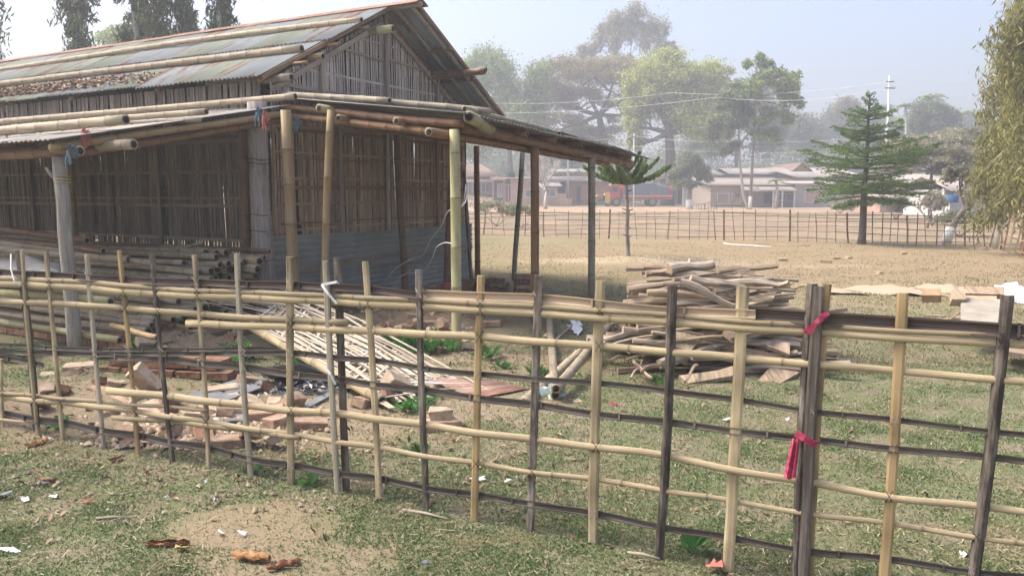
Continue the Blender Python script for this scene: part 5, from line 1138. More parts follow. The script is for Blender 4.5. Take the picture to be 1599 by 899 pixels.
# ------------------------------------------------------------ foliage tools
def leafcloud(cent, size, rng, droop=0.0, aspect=.42, flatn=0.0):
    n = len(cent); a = rng.rand(n) * 6.283; el = (rng.rand(n) - .5) * 2.2 * (1 - droop) - droop * (1.15 + .3 * rng.randn(n))
    ax = np.stack([np.cos(a) * np.cos(el), np.sin(a) * np.cos(el), np.sin(el)], 1)
    rv = rng.randn(n, 3); rv[:, 2] *= (1 - flatn); sd_ = np.cross(ax, rv); sd_ /= (np.linalg.norm(sd_, axis=1)[:, None] + 1e-9)
    s = size * (.6 + .8 * rng.rand(n))[:, None]; L = ax * s * .5; W_ = sd_ * s * .5 * aspect
    V = np.stack([cent - L, cent + W_ - L * .1, cent + L, cent - W_ - L * .1], 1).reshape(-1, 3); b = np.arange(n)[:, None] * 4
    return V, b + np.array([[0, 1, 2, 3]])
def clumps(blobs, n, rng, sub=16, spread=.24, shell=.55):
    vol = np.array([(b[3] * b[4] * b[5]) ** .72 for b in blobs]); vol /= vol.sum(); out = []
    for b, f in zip(blobs, vol):
        m = int(n * f); k = max(4, int(sub * (f * len(blobs)) ** .5)); d = rng.randn(k, 3); d /= np.linalg.norm(d, axis=1)[:, None]; d[:, 2] = np.where(d[:, 2] < -.5, -d[:, 2], d[:, 2])
        d *= (shell + (1 - shell) * rng.rand(k))[:, None]; idx = rng.randint(0, k, m); p = d[idx] + rng.randn(m, 3) * spread * (.5 + .8 * rng.rand(k))[idx][:, None] * np.array([1, 1, .95])
        out.append(p * np.array(b[3:6]) + np.array(b[0:3]))
    return np.concatenate(out)
def limb(mb, p, q, r0, r1, n=6, wob_=.08, seg=5, rr=R):
    d = q - p; L = d.length; pts = []; sc_ = []; w1 = Vector((rr.uniform(-1, 1), rr.uniform(-1, 1), rr.uniform(-.3, .6))) * L * wob_
    for i in range(seg + 1): t_ = i / seg; pts.append(lerp(p, q, t_) + w1 * math.sin(math.pi * t_)); sc_.append(1 + (r1 / r0 - 1) * t_)
    mb.tube(pts, r0, n, sc_); return pts
TG = {}
def tree(name, label, Y, base, top, blobs_px, r, mat, n, leaf, bark='bark_grey', cat='tree', droop=0, seed=1, trunk_px=None, depth=.8, aspect=.42, twigs=2, sub=16, spread=.24, white=None, group=None, flatn=0, shell=.55):
    """blobs_px: (u, v, half width px, half height px); Y is the tree's distance"""
    rng = np.random.RandomState(seed); rr = random.Random(seed); s = Y / FPX; n = int(n * 2.1)
    b = at(base[0], 300, Y); b.z = H(b.x, b.y); t_ = root(name, b, label, cat, group)
    fork = at(top[0], top[1], Y); bl = []
    for (u, v, hw, hh) in blobs_px:
        c = at(u, v, Y); dy = rr.uniform(-.35, .35) * hw * s * depth; bl.append((c.x, c.y + dy, c.z, hw * s, hw * s * depth, hh * s))
    mb = MB(); path = [b - UP * .1] + [at(u, v, Y) for (u, v) in (trunk_px or [])] + [fork]
    m_ = len(path); dens = []; 
    for i in range(m_ - 1):
        for q in range(3): dens.append(lerp(path[i], path[i + 1], q / 3))
    dens.append(path[-1]); mb.tube(dens, r, 8, [1.25 - .0 if i == 0 else 1.08 - .5 * i / len(dens) for i in range(len(dens))])
    for q in bl:
        c = Vector(q[:3]); pt = limb(mb, fork - UP * .2, c - UP * q[5] * .2, r * .5, r * .16, 5, rr=rr)
        for k in range(twigs):
            d = Vector((rr.uniform(-1, 1) * q[3], rr.uniform(-1, 1) * q[4], rr.uniform(-.3, 1) * q[5])) * .8; limb(mb, pt[3 + k % 2], c + d, r * .2, r * .05, 4, rr=rr, seg=4)
    mb.build('trunk', M[bark], t_, True)
    if white:
        w0 = MB(); tp = lerp(dens[0] + UP * .1, dens[1], 1); w0.tube([dens[0] + UP * .1, dens[0] + (dens[1] - dens[0]).normalized() * white * .5 + UP * .1, dens[0] + (dens[1] - dens[0]).normalized() * white + UP * .1], r * 1.24, 9, [1.02, .98, .95]); o = w0.build('whitewash_band', M['whitewash'], t_, True)
    V, F_ = leafcloud(clumps(bl, n, rng, sub, spread, shell), leaf, rng, droop, aspect, flatn); c = Vector(b)
    o = link('crown', np_mesh('crown', V - np.array(c), F_, M[mat]), t_); o.location = (0, 0, 0); return t_
M['bark_grey'] = mottled('bark_grey', [(.14, .11, .09), (.24, .2, .165), (.34, .29, .24)], 6, vec=(1, 1, .25), bump=.8, bdist=.03)
M['bark_dark'] = mottled('bark_dark', [(.05, .04, .035), (.11, .085, .07), (.17, .13, .1)], 8, vec=(1, 1, .3), bump=.9, bdist=.03)
M['bark_pale'] = mottled('bark_pale', [(.3, .27, .23), (.42, .38, .33), (.5, .46, .4)], 6, vec=(1, 1, .3), bump=.5, bdist=.02)
M['whitewash'] = mottled('whitewash', [(.6, .59, .56), (.78, .77, .74)], 8, bump=.4)
M['lf_green'] = foliage('leaf_green', (.18, .25, .09), (.28, .36, .12), (.40, .46, .18))
M['lf_yel'] = foliage('leaf_yellow_green', (.28, .34, .07), (.46, .50, .11), (.64, .62, .20))
M['lf_brown'] = foliage('leaf_dry_olive', (.24, .22, .11), (.36, .31, .17), (.47, .38, .24))
M['lf_dull'] = foliage('leaf_dull', (.15, .18, .10), (.23, .27, .15), (.34, .36, .22))
M['lf_grey'] = foliage('leaf_dusty_grey', (.26, .26, .17), (.38, .36, .25), (.5, .46, .35))
M['lf_dark'] = foliage('leaf_dark', (.03, .05, .025), (.06, .09, .035), (.11, .14, .05))
M['lf_mast'] = foliage('leaf_mast_tree', (.05, .08, .03), (.11, .145, .05), (.22, .24, .09))
M['lf_mast2'] = foliage('leaf_mast_tree_yellow', (.11, .12, .035), (.27, .27, .075), (.55, .48, .19))  # yellower leaf tone for the mast trees at the right edge
M['needle'] = foliage('needle_green', (.05, .10, .035), (.10, .18, .055), (.20, .27, .08))
M['needle_y'] = foliage('needle_fresh', (.09, .17, .05), (.18, .28, .07), (.30, .38, .11))

# middle and far trees
tree('broadleaf_tree', 'pale green leafy tree just right of the shed roof', 96, (800, 320), (795, 220), [(775, 130, 42, 42), (835, 140, 26, 38), (745, 110, 22, 28), (810, 180, 45, 40), (770, 210, 55, 40)], .35, 'lf_green', 15000, .42, seed=2)
tree('rain_tree', 'broad flat-topped olive tree with a dark forked trunk', 104, (958, 318), (935, 178), [(905, 120, 80, 26), (850, 150, 42, 30), (960, 115, 60, 24), (900, 160, 55, 28), (1000, 140, 40, 26), (870, 200, 55, 22), (980, 180, 35, 20), (940, 215, 60, 18)], .6, 'lf_brown', 22000, .36, 'bark_dark', seed=3, trunk_px=[(950, 250), (940, 205)], sub=26, spread=.16, twigs=4)
tree('tall_grey_tree', 'tallest thin grey-green tree rising behind the flat-topped one', 122, (985, 312), (980, 130), [(945, 75, 22, 38), (985, 55, 30, 38), (1022, 65, 22, 36), (1040, 85, 16, 20), (960, 40, 16, 18), (915, 85, 15, 14)], .3, 'lf_grey', 8500, .45, seed=4, spread=.2, sub=22)
tree('bright_green_tree', 'large bright yellow-green tree with a thick dark trunk above the truck', 92, (1042, 320), (1045, 205), [(1050, 110, 48, 32), (1010, 140, 42, 40), (1085, 135, 45, 38), (1040, 165, 60, 40), (1110, 165, 35, 38), (1000, 190, 28, 36), (1085, 200, 45, 34), (1120, 120, 22, 22), (990, 225, 18, 22)], .75, 'lf_yel', 24000, .38, 'bark_dark', seed=5, trunk_px=[(1048, 265)], spread=.2, sub=20, twigs=3)
tree('pollarded_tree', 'small pollarded tree with a whitewashed base beside the truck', 72, (1077, 331), (1078, 292), [(1060, 272, 16, 16), (1082, 262, 20, 20), (1100, 275, 12, 14), (1068, 288, 16, 10)], .27, 'lf_dull', 3200, .3, seed=6, white=.9, trunk_px=[(1076, 315)])
tree('slender_tree', 'slender tall tree with a whitewashed foot before the tin-roofed shop', 70, (1172, 331), (1180, 150), [(1183, 100, 20, 16), (1200, 130, 34, 18), (1225, 150, 22, 18), (1165, 150, 20, 14), (1210, 185, 30, 16), (1190, 215, 24, 14), (1235, 130, 16, 14), (1240, 165, 14, 16)], .14, 'lf_green', 5200, .36, 'bark_grey', seed=7, white=1.2, trunk_px=[(1174, 270), (1177, 210)], sub=12, spread=.2)
tree('slender_tree', 'leaning pale-trunked tree left of the whitewashed slender one', 71, (1170, 329), (1153, 160), [(1140, 165, 28, 20), (1160, 185, 18, 22), (1130, 205, 26, 22), (1152, 140, 18, 14), (1145, 235, 20, 12)], .15, 'lf_dull', 3800, .36, 'bark_pale', seed=8, trunk_px=[(1160, 300), (1155, 250)], sub=12, spread=.2)
tree('broadleaf_tree', 'rounded dull green tree left of the electric pole behind', 118, (1150, 318), (1150, 230), [(1130, 190, 40, 45), (1180, 180, 40, 40), (1105, 230, 30, 30), (1215, 215, 34, 40)], .4, 'lf_dull', 11000, .5, seed=9)
tree('domed_tree', 'dark domed tree right of the electric pole, palm poking through', 98, (1458, 318), (1455, 215), [(1450, 180, 28, 20), (1480, 190, 18, 18), (1435, 200, 20, 18), (1462, 205, 28, 18)], .35, 'lf_dull', 6500, .4, seed=10)
tree('umbrella_tree', 'wide dusty grey umbrella tree right of the tiered pine', 42, (1455, 350), (1455, 262), [(1450, 225, 50, 14), (1490, 215, 36, 14), (1415, 245, 40, 14), (1470, 245, 55, 16), (1510, 230, 30, 22), (1400, 265, 30, 12), (1500, 262, 40, 14)], .10, 'lf_grey', 13000, .20, 'bark_grey', seed=12, sub=26, spread=.2, twigs=4, flatn=.4)
tree('leaning_tree', 'tree with a leaning forked trunk and whitewashed base by the far fence', 23.6, (1482, 383), (1512, 318), [(1530, 285, 30, 20), (1500, 275, 22, 14), (1545, 262, 18, 20)], .12, 'lf_grey', 2600, .13, 'bark_grey', seed=13, white=.55, trunk_px=[(1483, 366), (1492, 345)], spread=.22)
for k, (u, v, hw, hh, Y, mt, lb) in enumerate(((1258, 205, 30, 45, 140, 'lf_dull', 'bluish hazy tree left of the tiered pine'), (1310, 190, 34, 38, 150, 'lf_dull', 'hazy round-topped tree behind the tip of the tiered pine'), (1325, 170, 20, 22, 135, 'lf_grey', 'pale thin-crowned tree above the tiered pine tip'),
                              (1370, 205, 30, 40, 150, 'lf_dull', 'hazy tree just left of the electric pole'), (1410, 205, 28, 30, 145, 'lf_green', 'hazy green tree just right of the electric pole'), (1520, 200, 26, 32, 150, 'lf_dull', 'hazy tree between the domed tree and the weeping trees'),
                              (725, 200, 40, 60, 120, 'lf_dull', 'hazy tree glimpsed under the veranda roof end'), (860, 235, 50, 40, 128, 'lf_dull', 'hazy dark tree behind the flat-topped one'), (205, 58, 42, 22, 60, 'lf_green', 'pale hazy tree showing over the shed roof between the weeping trees'), (268, 62, 30, 18, 60, 'lf_green', 'low hazy tree crown over the ridge behind the middle weeping trees'))):
    tree('hazy_tree', lb, Y, (u, 318), (u, v + hh * .8), [(u, v, hw, hh * .6), (u - hw * .5, v + hh * .3, hw * .6, hh * .6), (u + hw * .5, v + hh * .35, hw * .6, hh * .55), (u, v + hh * .6, hw * .9, hh * .5)], .3, mt, 4500, .55 if Y > 80 else .3, seed=30 + k)
# distant wood as one mass
rng = np.random.RandomState(77); bl = []
for k in range(95):
    x = rng.uniform(-75, 125); y = rng.uniform(150, 185); h = rng.uniform(7, 13.5); bl.append((x, y, h * .55, rng.uniform(5, 9), 4, h * .5))
V, F_ = leafcloud(clumps(bl, 52000, rng, 14, .26), .95, rng); tag(link('distant_wood', np_mesh('distant_wood', V, F_, M['lf_dull'])), 'hazy mass of trees closing the view', None, None, 'stuff')
# undergrowth behind the houses
bl = [(rng.uniform(-40, 70), rng.uniform(112, 125), 1.8, rng.uniform(3, 6), 2, rng.uniform(1.8, 3.2)) for k in range(34)]
V, F_ = leafcloud(clumps(bl, 15000, rng, 10, .26), .6, rng); tag(link('undergrowth', np_mesh('undergrowth', V, F_, M['lf_dull'])), 'scrubby undergrowth behind the houses', None, None, 'stuff')

# bare pale tree
def bare(label, Y, base, hpx, seed, name='bare_tree', mat='bark_pale'):
    rr = random.Random(seed); b = at(base[0], 300, Y); b.z = H(b.x, b.y); t_ = root(name, b, label, 'tree'); mb = MB(); hgt_ = hpx * Y / FPX
    def rec(p, d, L, r, dep):
        q = p + d * L; mb.tube([p, lerp(p, q, .5) + Vector((rr.uniform(-1, 1), rr.uniform(-1, 1), 0)) * L * .06, q], r, 5, [1, .85, .7])
        if dep:
            for k in range(3 if dep > 2 else 3): nd = (d + Vector((rr.uniform(-.9, .9), rr.uniform(-.6, .6), rr.uniform(-.1, .45)))).normalized(); rec(q if k else lerp(p, q, .8), nd, L * rr.uniform(.62, .85), r * .62, dep - 1)
    rec(b - UP * .05, Vector((0.05, 0, 1)), hgt_ * .28, hgt_ * .035, 5); mb.build('trunk', M[mat], t_, True)
bare('small leafless pale tree between the far houses', 72, (852, 322), 95, 3)
bare('leafless sapling at the far right fence by the leaning tree', 34, (1452, 352), 62, 9, mat='bark_grey')

# ------------------------------------------------------------ tiered pines
def tiered(label, base, Y, z_tr, r_tr, tiers, name, seed, mat, mat2, ns, nsz, lean=Vector((0, 0, 0)), stubs=0, ring_n=6):
    rr = random.Random(seed); rng = np.random.RandomState(seed); b = gr(*base); t_ = root(name, b, label, 'tree'); mb = MB(); n = 14
    tp = [b - UP * .05 + (lean * (i / n)) + UP * z_tr * i / n + Vector((math.sin(i * .9) * .012, 0, 0)) for i in range(n + 1)]; mb.tube(tp, r_tr, 9, [1.25 if i == 0 else (1 - .75 * i / n) * rr.uniform(.93, 1.08) + (.12 if stubs and i % 2 else 0) for i in range(n + 1)])
    for k in range(stubs):
        z = rr.uniform(.15, .75) * z_tr; p = b + lean * (z / z_tr) + UP * z; a = rr.uniform(0, 6.28); mb.tube([p, p + Vector((math.cos(a), math.sin(a), .3)) * r_tr * 2.6], r_tr * .4, 5, [1, .6])
    cents = []; dirs = []
    for (z, rad, up, nb, dr) in tiers:
        a0 = rr.uniform(0, 6.28)
        for k in range(nb):
            a = a0 + k * 6.283 / nb + rr.uniform(-.22, .22); rad_ = rad * rr.uniform(.78, 1.08); o_ = b + lean * min(1, z / z_tr) + UP * (z + (rr.uniform(-.11, .11) if not stubs else 0)); d = Vector((math.cos(a), math.sin(a), 0)); pts = []
            for q in range(7): t2 = q / 6; pts.append(o_ + d * rad_ * t2 + UP * (up * t2 - dr * math.sin(t2 * math.pi) + (up * .3 * t2 * t2)))
            mb.tube(pts, max(.012, r_tr * .22), 5, [1 - .8 * q / 6 for q in range(7)]); s_ = Vector((-d.y, d.x, 0))
            m_ = int(ns * (rad_ / 1.0) ** 1.2); w_ = rad_ * (.30 if not stubs else .09); nb_ = 10 if not stubs else 22
            tw = [(.14 + .86 * (i + .5) / nb_, sg, rr.uniform(.6, 1.25), rr.uniform(-.25, .2)) for i in range(nb_) for sg in (-1, 1)] + [(1.0, 0, .8, .1)]
            for q in range(m_):
                (t2, side, ln, zz) = tw[rr.randrange(len(tw))]; f = rr.random() ** .8; i = min(5, int(t2 * 6)); pc = lerp(pts[i], pts[i + 1], min(1.1, t2 * 6 - i)); off = f * ln * w_ * (.35 + math.sin(math.pi * min(1, t2 * .8 + .15)))
                td = (s_ * side * .8 + d * .75); c_ = pc + td * off + UP * (zz * off + rr.uniform(-.012, .012)); cents.append(c_)
                if stubs: dirs.append(UP * 1.0 + d * rr.uniform(-.1, .5) + s_ * rr.uniform(-.55, .55))
                else: dirs.append(td.normalized() * rr.uniform(.5, 1.1) + Vector((rr.uniform(-.6, .6), rr.uniform(-.6, .6), rr.uniform(-.3, 1.0))))
    mb.build('trunk', M['bark_dark' if not stubs else 'bark_grey'], t_, True)
    C_ = np.array([tuple(c) for c in cents]); D_ = np.array([tuple(d.normalized()) for d in dirs]); nn_ = len(C_); sz = nsz * (.6 + .7 * rng.rand(nn_))[:, None]; rv = rng.randn(nn_, 3); sd_ = np.cross(D_, rv); sd_ /= np.linalg.norm(sd_, axis=1)[:, None] + 1e-9
    L = D_ * sz; W_ = sd_ * sz * .14; V = np.stack([C_ - W_, C_ + L * .5 + W_ * .9, C_ + L, C_ + L * .5 - W_ * .9], 1).reshape(-1, 3) - np.array(b); F_ = np.arange(nn_)[:, None] * 4 + np.array([[0, 1, 2, 3]])
    o = link('crown', np_mesh('crown', V, F_, [M[mat], M[mat2]]), t_); mi = (rng.rand(nn_) < .38).astype(np.int32); o.data.polygons.foreach_set('material_index', mi)
s23 = gr(1345, 382).y / FPX
def zt(v): return (382 - v) * s23
tiered('big dark green tiered pine standing alone in the field', (1345, 382), 0, zt(158), .115,
       [(zt(312), 62 * s23, -.16, 8, .0), (zt(300), 78 * s23, -.04, 8, .0), (zt(290), 84 * s23, .10, 8, .03), (zt(278), 62 * s23, .12, 6, .02), (zt(262), 88 * s23, .18, 7, .06), (zt(250), 100 * s23, .26, 7, .08), (zt(240), 74 * s23, .24, 6, .04), (zt(228), 40 * s23, .2, 5, .02), (zt(208), 46 * s23, .12, 7, .03), (zt(216), 40 * s23, .06, 6, .02), (zt(190), 36 * s23, .14, 7, .02), (zt(180), 20 * s23, .12, 5, .0), (zt(170), 12 * s23, .12, 5, 0), (zt(161), 6 * s23, .1, 5, 0)],
       'tiered_pine', 5, 'needle', 'needle_y', 460, .075, stubs=0)
s17 = gr(979, 405).y / FPX
tiered('young tiered pine with a knobbly bare trunk and one bright green umbrella', (980, 405), 0, (405 - 262) * s17, .055,
       [((405 - 290) * s17, 64 * s17, .30, 9, .05), ((405 - 285) * s17, 46 * s17, .38, 7, .03), ((405 - 272) * s17, 22 * s17, .34, 6, 0)], 'young_pine', 7, 'needle_y', 'needle', 1700, .085, lean=Vector((-.06, 0, 0)), stubs=10)

# ------------------------------------------------------------ weeping mast trees
def mast(label, base_xy, h, rad, seed, n, leaf, mat, z0=1.5, rtr=.12, group=None, name='mast_tree'):
    rng = np.random.RandomState(seed); rr = random.Random(seed); b = Vector((base_xy[0], base_xy[1], H(*base_xy))); t_ = root(name, b, label, 'tree', group); mb = MB()
    pts = [b + UP * (z - .05) + Vector((math.sin(z * .7 + seed) * .05, math.cos(z * .5) * .04, 0)) for z in np.linspace(0, h, 12)]; mb.tube(pts, rtr, 9, [1.2 if i == 0 else 1 - .07 * i for i in range(12)])
    C_ = []
    z = z0
    while z < h:
        for k in range(5):
            a = rr.uniform(0, 6.28); rz = rad * (.55 + .55 * math.sin(z * 2.1 + a * 2 + seed) ** 2) * rr.uniform(.6, 1.1) * min(1, (h - z) / (h * .2) + .15); o_ = b + UP * z; e = o_ + Vector((math.cos(a) * rz, math.sin(a) * rz, -rz * rr.uniform(.55, 1.1)))
            mb.tube([o_, lerp(o_, e, .5) + UP * rz * .12, e], .018, 4, [1, .7, .4]); m_ = int(n * .2 / ((h - z0) / .34)); t2 = rng.rand(m_) ** .6
            q = np.array(o_) + (np.array(e) - np.array(o_)) * t2[:, None] + rng.randn(m_, 3) * np.array([.12, .12, .16]) * rad * 1.1; q[:, 2] -= rng.rand(m_) * .22 * rad; C_.append(q)
        z += .34
    mb.build('trunk', M['bark_pale' if rtr < .2 else 'bark_grey'], t_, True); C_ = np.concatenate(C_); V, F_ = leafcloud(C_, leaf, rng, .8, .2); link('crown', np_mesh('crown', V - np.array(b), F_, M[mat]), t_)
for k, (u, Y, h, rad, lb) in enumerate(((-8, 27, 13.5, .85, 'weeping mast tree cut by the left edge of the view'), (140, 26, 14, .72, 'lone weeping mast tree over the left of the roof'), (228, 26, 14, .62, 'left one of the three crowded mast trees above the ridge'), (262, 25.4, 14, .62, 'middle one of the three crowded mast trees above the ridge'), (306, 26, 13.6, .62, 'right one of the three crowded mast trees above the ridge'), (356, 26, 13.8, .55, 'slim dark mast tree closest to the gable peak'))):
    p = at(u, 300, Y); mast(lb, (p.x, p.y), h, rad, 40 + k, 11000, .26, 'lf_mast', 2.2, .16, 'mast trees behind the shed')
p = gr(1557, 389); mast('rear weeping mast tree with pale trunk by the fence corner', (p.x, p.y), 6.0, .75, 51, 13000, .17, 'lf_mast2', 1.9, .10, 'mast trees at the right edge')
p = gr(1579, 399); mast('tall yellow-green weeping mast tree at the right edge', (p.x + .35, p.y), 11, 1.15, 52, 46000, .18, 'lf_mast2', 1.75, .11, 'mast trees at the right edge')
p = gr(1650, 405); mast('weeping mast tree just outside the right edge of the view', (p.x, p.y), 11, 1.2, 53, 14000, .19, 'lf_mast2', 1.8, .12, 'mast trees at the right edge')

# palms
def palm(label, u, vtop, Y, fr_px, seed, name='palm_tree'):
    rr = random.Random(seed); b = at(u, 300, Y); b.z = 0; top_ = at(u, vtop, Y); t_ = root(name, b, label, 'palm'); mb = MB(); mb.tube([b, lerp(b, top_, .5) + Vector((.15, 0, 0)), top_], .16, 7, [1.2, .9, .8]); mb.build('trunk', M['bark_pale'], t_, True)
    L_ = fr_px * Y / FPX
    for k in range(11):
        a = k * .571 + rr.uniform(-.2, .2); el = rr.uniform(.1, 1.1); d = Vector((math.cos(a), math.sin(a), 0)); m2 = MB(); pts = [top_ + d * L_ * t2 * math.cos(el * .6) + UP * (L_ * (math.sin(el) * t2 - .75 * t2 * t2)) for t2 in np.linspace(0, 1, 7)]; m2.tube(pts, .03, 4, [1 - .12 * i for i in range(7)])
        s_ = Vector((-d.y, d.x, 0))
        for i in range(1, 7):
            for q in (0, .33, .66):
                p0 = lerp(pts[i - 1], pts[i], q); w_ = L_ * .28 * math.sin(math.pi * min(.98, (i - 1 + q) / 6 * .9 + .12))
                for sg in (-1, 1): m2.poly([p0, p0 + s_ * sg * w_ * .5 + d * .12 - UP * w_ * .15, p0 + s_ * sg * w_ + d * .25 - UP * w_ * .55, p0 + s_ * sg * w_ * .5 + d * .30 - UP * w_ * .2])
        m2.build('frond', M['lf_green'], t_)
palm('coconut palm rising through the domed tree', 1453, 152, 100, 24, 1); palm('thin areca palm between the electric pole and domed tree', 1414, 165, 90, 13, 2); palm('low hazy palm right of the domed tree', 1503, 178, 110, 22, 3); palm('hazy palm crown just behind the electric pole', 1383, 168, 120, 20, 4)
palm('low palm bush above the tin shop roof', 1212, 282, 74, 11, 5)
# ------------------------------------------------------------ far houses
M['tin_far'] = sheet_mat('far_tin_roof', (.30, .255, .22), (.38, .325, .28), .60, .6, (.4, .3, 1)); M['tin_far2'] = sheet_mat('far_pale_roof', (.36, .315, .28), (.45, .40, .36), .66, .4, (.4, .3, 1)); M['tin_far3'] = sheet_mat('far_brown_roof', (.22, .155, .125), (.30, .215, .17), .5, .6, (.4, .3, 1))
for nm, c in (('wall_mud', (.46, .33, .22)), ('wall_pink', (.5, .34, .27)), ('wall_orange', (.52, .27, .13)), ('wall_grey', (.38, .37, .35)), ('wall_white', (.58, .57, .55)), ('wall_plank', (.33, .28, .23)), ('wall_yellow', (.6, .38, .12)), ('opening_shade', (.06, .055, .055)), ('paint_white', (.65, .62, .6)), ('paint_pink', (.55, .35, .35)), ('glass_grey', (.2, .22, .24)), ('blue_tank', (.05, .13, .28)), ('blue_panel', (.18, .32, .4)), ('black_tank', (.03, .035, .04))):  # the dark opening colour holds painted interior shade
    M[nm] = mottled(nm, [tuple(x * .82 for x in c), c, tuple(min(1, x * 1.12) for x in c)], 2.5, bump=.3, var=.05)
def house(name, label, Y, u0, u1, vb, ve, vr, dep, wall, roof, style='shed', oh=.4, wins=(), doors=(), posts=(), cat='house', porch=None, roofdrop=0, rise_right=0):
    """u0,u1 wall px edges; vb base, ve eave, vr ridge px rows at distance Y"""
    a, b = at(u0, ve, Y), at(u1, ve, Y); zb = max(at(u0, vb, Y).z, -.1); ze = a.z; zr = at(u0, vr, Y + (dep / 2 if style != 'shed' else dep)).z; zg = H(a.x, Y) - .1
    t_ = root(name, Vector(((a.x + b.x) / 2, Y, zg)), label, cat); x0, x1 = a.x, b.x; W_ = x1 - x0
    mb = MB(); 
    if style == 'gable_front':
        for yy, rev in ((Y, 0), (Y + dep, 1)):
            pg = [(x0, yy, zg), (x1, yy, zg), (x1, yy, ze), ((x0 + x1) / 2, yy, zr - .05), (x0, yy, ze)]; mb.poly([Vector(q) for q in (pg if not rev else pg[::-1])])
        for xx in (x0, x1): mb.poly([Vector((xx, Y, zg)), Vector((xx, Y + dep, zg)), Vector((xx, Y + dep, ze)), Vector((xx, Y, ze))])
    else: mb.box(((x0 + x1) / 2, Y + dep / 2, (zg + ze) / 2), (W_, dep, ze - zg))
    mb.build('wall', M[wall], t_)
    def roofpiece(p0, p1, p2, p3, n='roof'):
        mb = MB(); corr(mb, p0, p1, p2, p3, pitch=.32, amp=.03); solidify(mb.build(n, M[roof], t_, True), .05)
    X0, X1 = x0 - oh, x1 + oh
    if style == 'shed': roofpiece((X0, Y - oh, ze), (X1, Y - oh, ze + rise_right), (X1, Y + dep + .2, zr), (X0, Y + dep + .2, zr))
    elif style == 'gable': roofpiece((X0, Y - oh, ze - .1), (X1, Y - oh, ze - .1), (X1, Y + dep / 2, zr), (X0, Y + dep / 2, zr)); roofpiece((X1, Y + dep + oh, ze - .1), (X0, Y + dep + oh, ze - .1), (X0, Y + dep / 2, zr + .01), (X1, Y + dep / 2, zr + .01))
    elif style == 'hip':
        i_ = min(W_ * .3, dep * .5); roofpiece((X0, Y - oh, ze), (X1, Y - oh, ze), (x1 - i_, Y + dep / 2, zr), (x0 + i_, Y + dep / 2, zr)); roofpiece((X1, Y - oh, ze), (X1, Y + dep + oh, ze), (x1 - i_, Y + dep / 2 + .01, zr), (x1 - i_, Y + dep / 2, zr)); roofpiece((X0, Y + dep + oh, ze), (X0, Y - oh, ze), (x0 + i_, Y + dep / 2, zr), (x0 + i_, Y + dep / 2 + .01, zr)); roofpiece((X1, Y + dep + oh, ze), (X0, Y + dep + oh, ze), (x0 + i_, Y + dep / 2 + .01, zr), (x1 - i_, Y + dep / 2 + .01, zr))
    else:
        xm = (x0 + x1) / 2; k = (zr - ze) / (W_ / 2); roofpiece((X0, Y + dep + oh, ze - k * oh), (X0, Y - oh, ze - k * oh), (xm, Y - oh, zr), (xm, Y + dep + oh, zr)); roofpiece((X1, Y - oh, ze - k * oh), (X1, Y + dep + oh, ze - k * oh), (xm, Y + dep + oh, zr + .01), (xm, Y - oh, zr + .01))
    for (nm, lst) in (('window', wins), ('door', doors)):
        for (ua, va, ub, vb_, mt) in lst:
            p, q = at(ua, va, Y), at(ub, vb_, Y); cx, cz, w_, h_ = (p.x + q.x) / 2, (p.z + q.z) / 2, q.x - p.x, p.z - q.z; f = MB()
            for (dx, dz, sx, sz) in ((0, h_ / 2, w_ + .16, .09), (0, -h_ / 2, w_ + .16, .09), (-w_ / 2, 0, .09, h_), (w_ / 2, 0, .09, h_)) + (((0, 0, .06, h_),) if w_ > 1.2 and nm == 'window' else ()): f.box((cx + dx, Y - .05, cz + dz), (sx, .12, sz - .002))
            o = f.build(nm, M['paint_white' if mt != 'opening_shade' else 'wall_plank'], t_); g_ = MB(); g_.box((cx, Y - .015, cz), (w_, .05, h_)); g_.build('pane' if nm == 'window' else 'panel', M[mt], o)  # in open doorways the panel is a dark sheet for interior shade
    if porch:
        (ua, ub, va, vtop, out, pm) = porch; p, q = at(ua, va, Y - out), at(ub, va, Y - out); zt_ = at(ua, vtop, Y).z; mb = MB(); corr(mb, p, q, (q.x, Y - .02, zt_), (p.x, Y - .02, zt_), pitch=.32, amp=.03); solidify(mb.build('porch_roof', M[roof], t_, True), .05)
        for up in posts: pp = at(up, va, Y - out + .15); g = MB(); g.box((pp.x, pp.y, (pp.z + zg) / 2), (.14, .14, pp.z - zg)); g.build('post', M[pm], t_)
    return t_
house('bungalow', 'brown hip-roofed house with a barred veranda, farthest left', 100, 690, 772, 306, 276, 256, 9, 'wall_pink', 'tin_far3', 'hip', 1.0, wins=((738, 286, 748, 300, 'glass_grey'), (752, 286, 764, 300, 'glass_grey')), doors=((727, 284, 735, 304, 'opening_shade'),), porch=(728, 778, 285, 277, 2.2, 'wall_pink'), posts=(732, 745, 758, 774))
house('porch', 'small pink-pillared open porch beside the water tank', 93, 771, 793, 311, 282, 275, 4, 'opening_shade', 'tin_far3', 'shed', .5, doors=((777, 287, 784, 308, 'wall_grey'),), porch=(769, 796, 281, 276, 1.5, 'paint_pink'), posts=(770, 787, 794))  # solid dark body stands in for the shade inside the porch
house('mud_house', 'pinkish mud-walled house left of the bare tree', 90, 797, 836, 318, 279, 274, 8, 'wall_pink', 'tin_far', 'shed', .6, wins=((820, 296, 832, 308, 'glass_grey'),))
house('mud_house', 'low tin-roofed mud house with barred windows behind the bare tree', 87, 836, 871, 321, 291, 283, 7, 'wall_mud', 'tin_far2', 'shed', .5, wins=((848, 295, 868, 307, 'glass_grey'),))
house('long_house', 'long orange mud house with dark doorway left of the truck', 96, 868, 957, 318, 283, 276, 10, 'wall_orange', 'tin_far', 'shed', .8, doors=((871, 284, 882, 316, 'opening_shade'), (900, 290, 907, 316, 'opening_shade')))
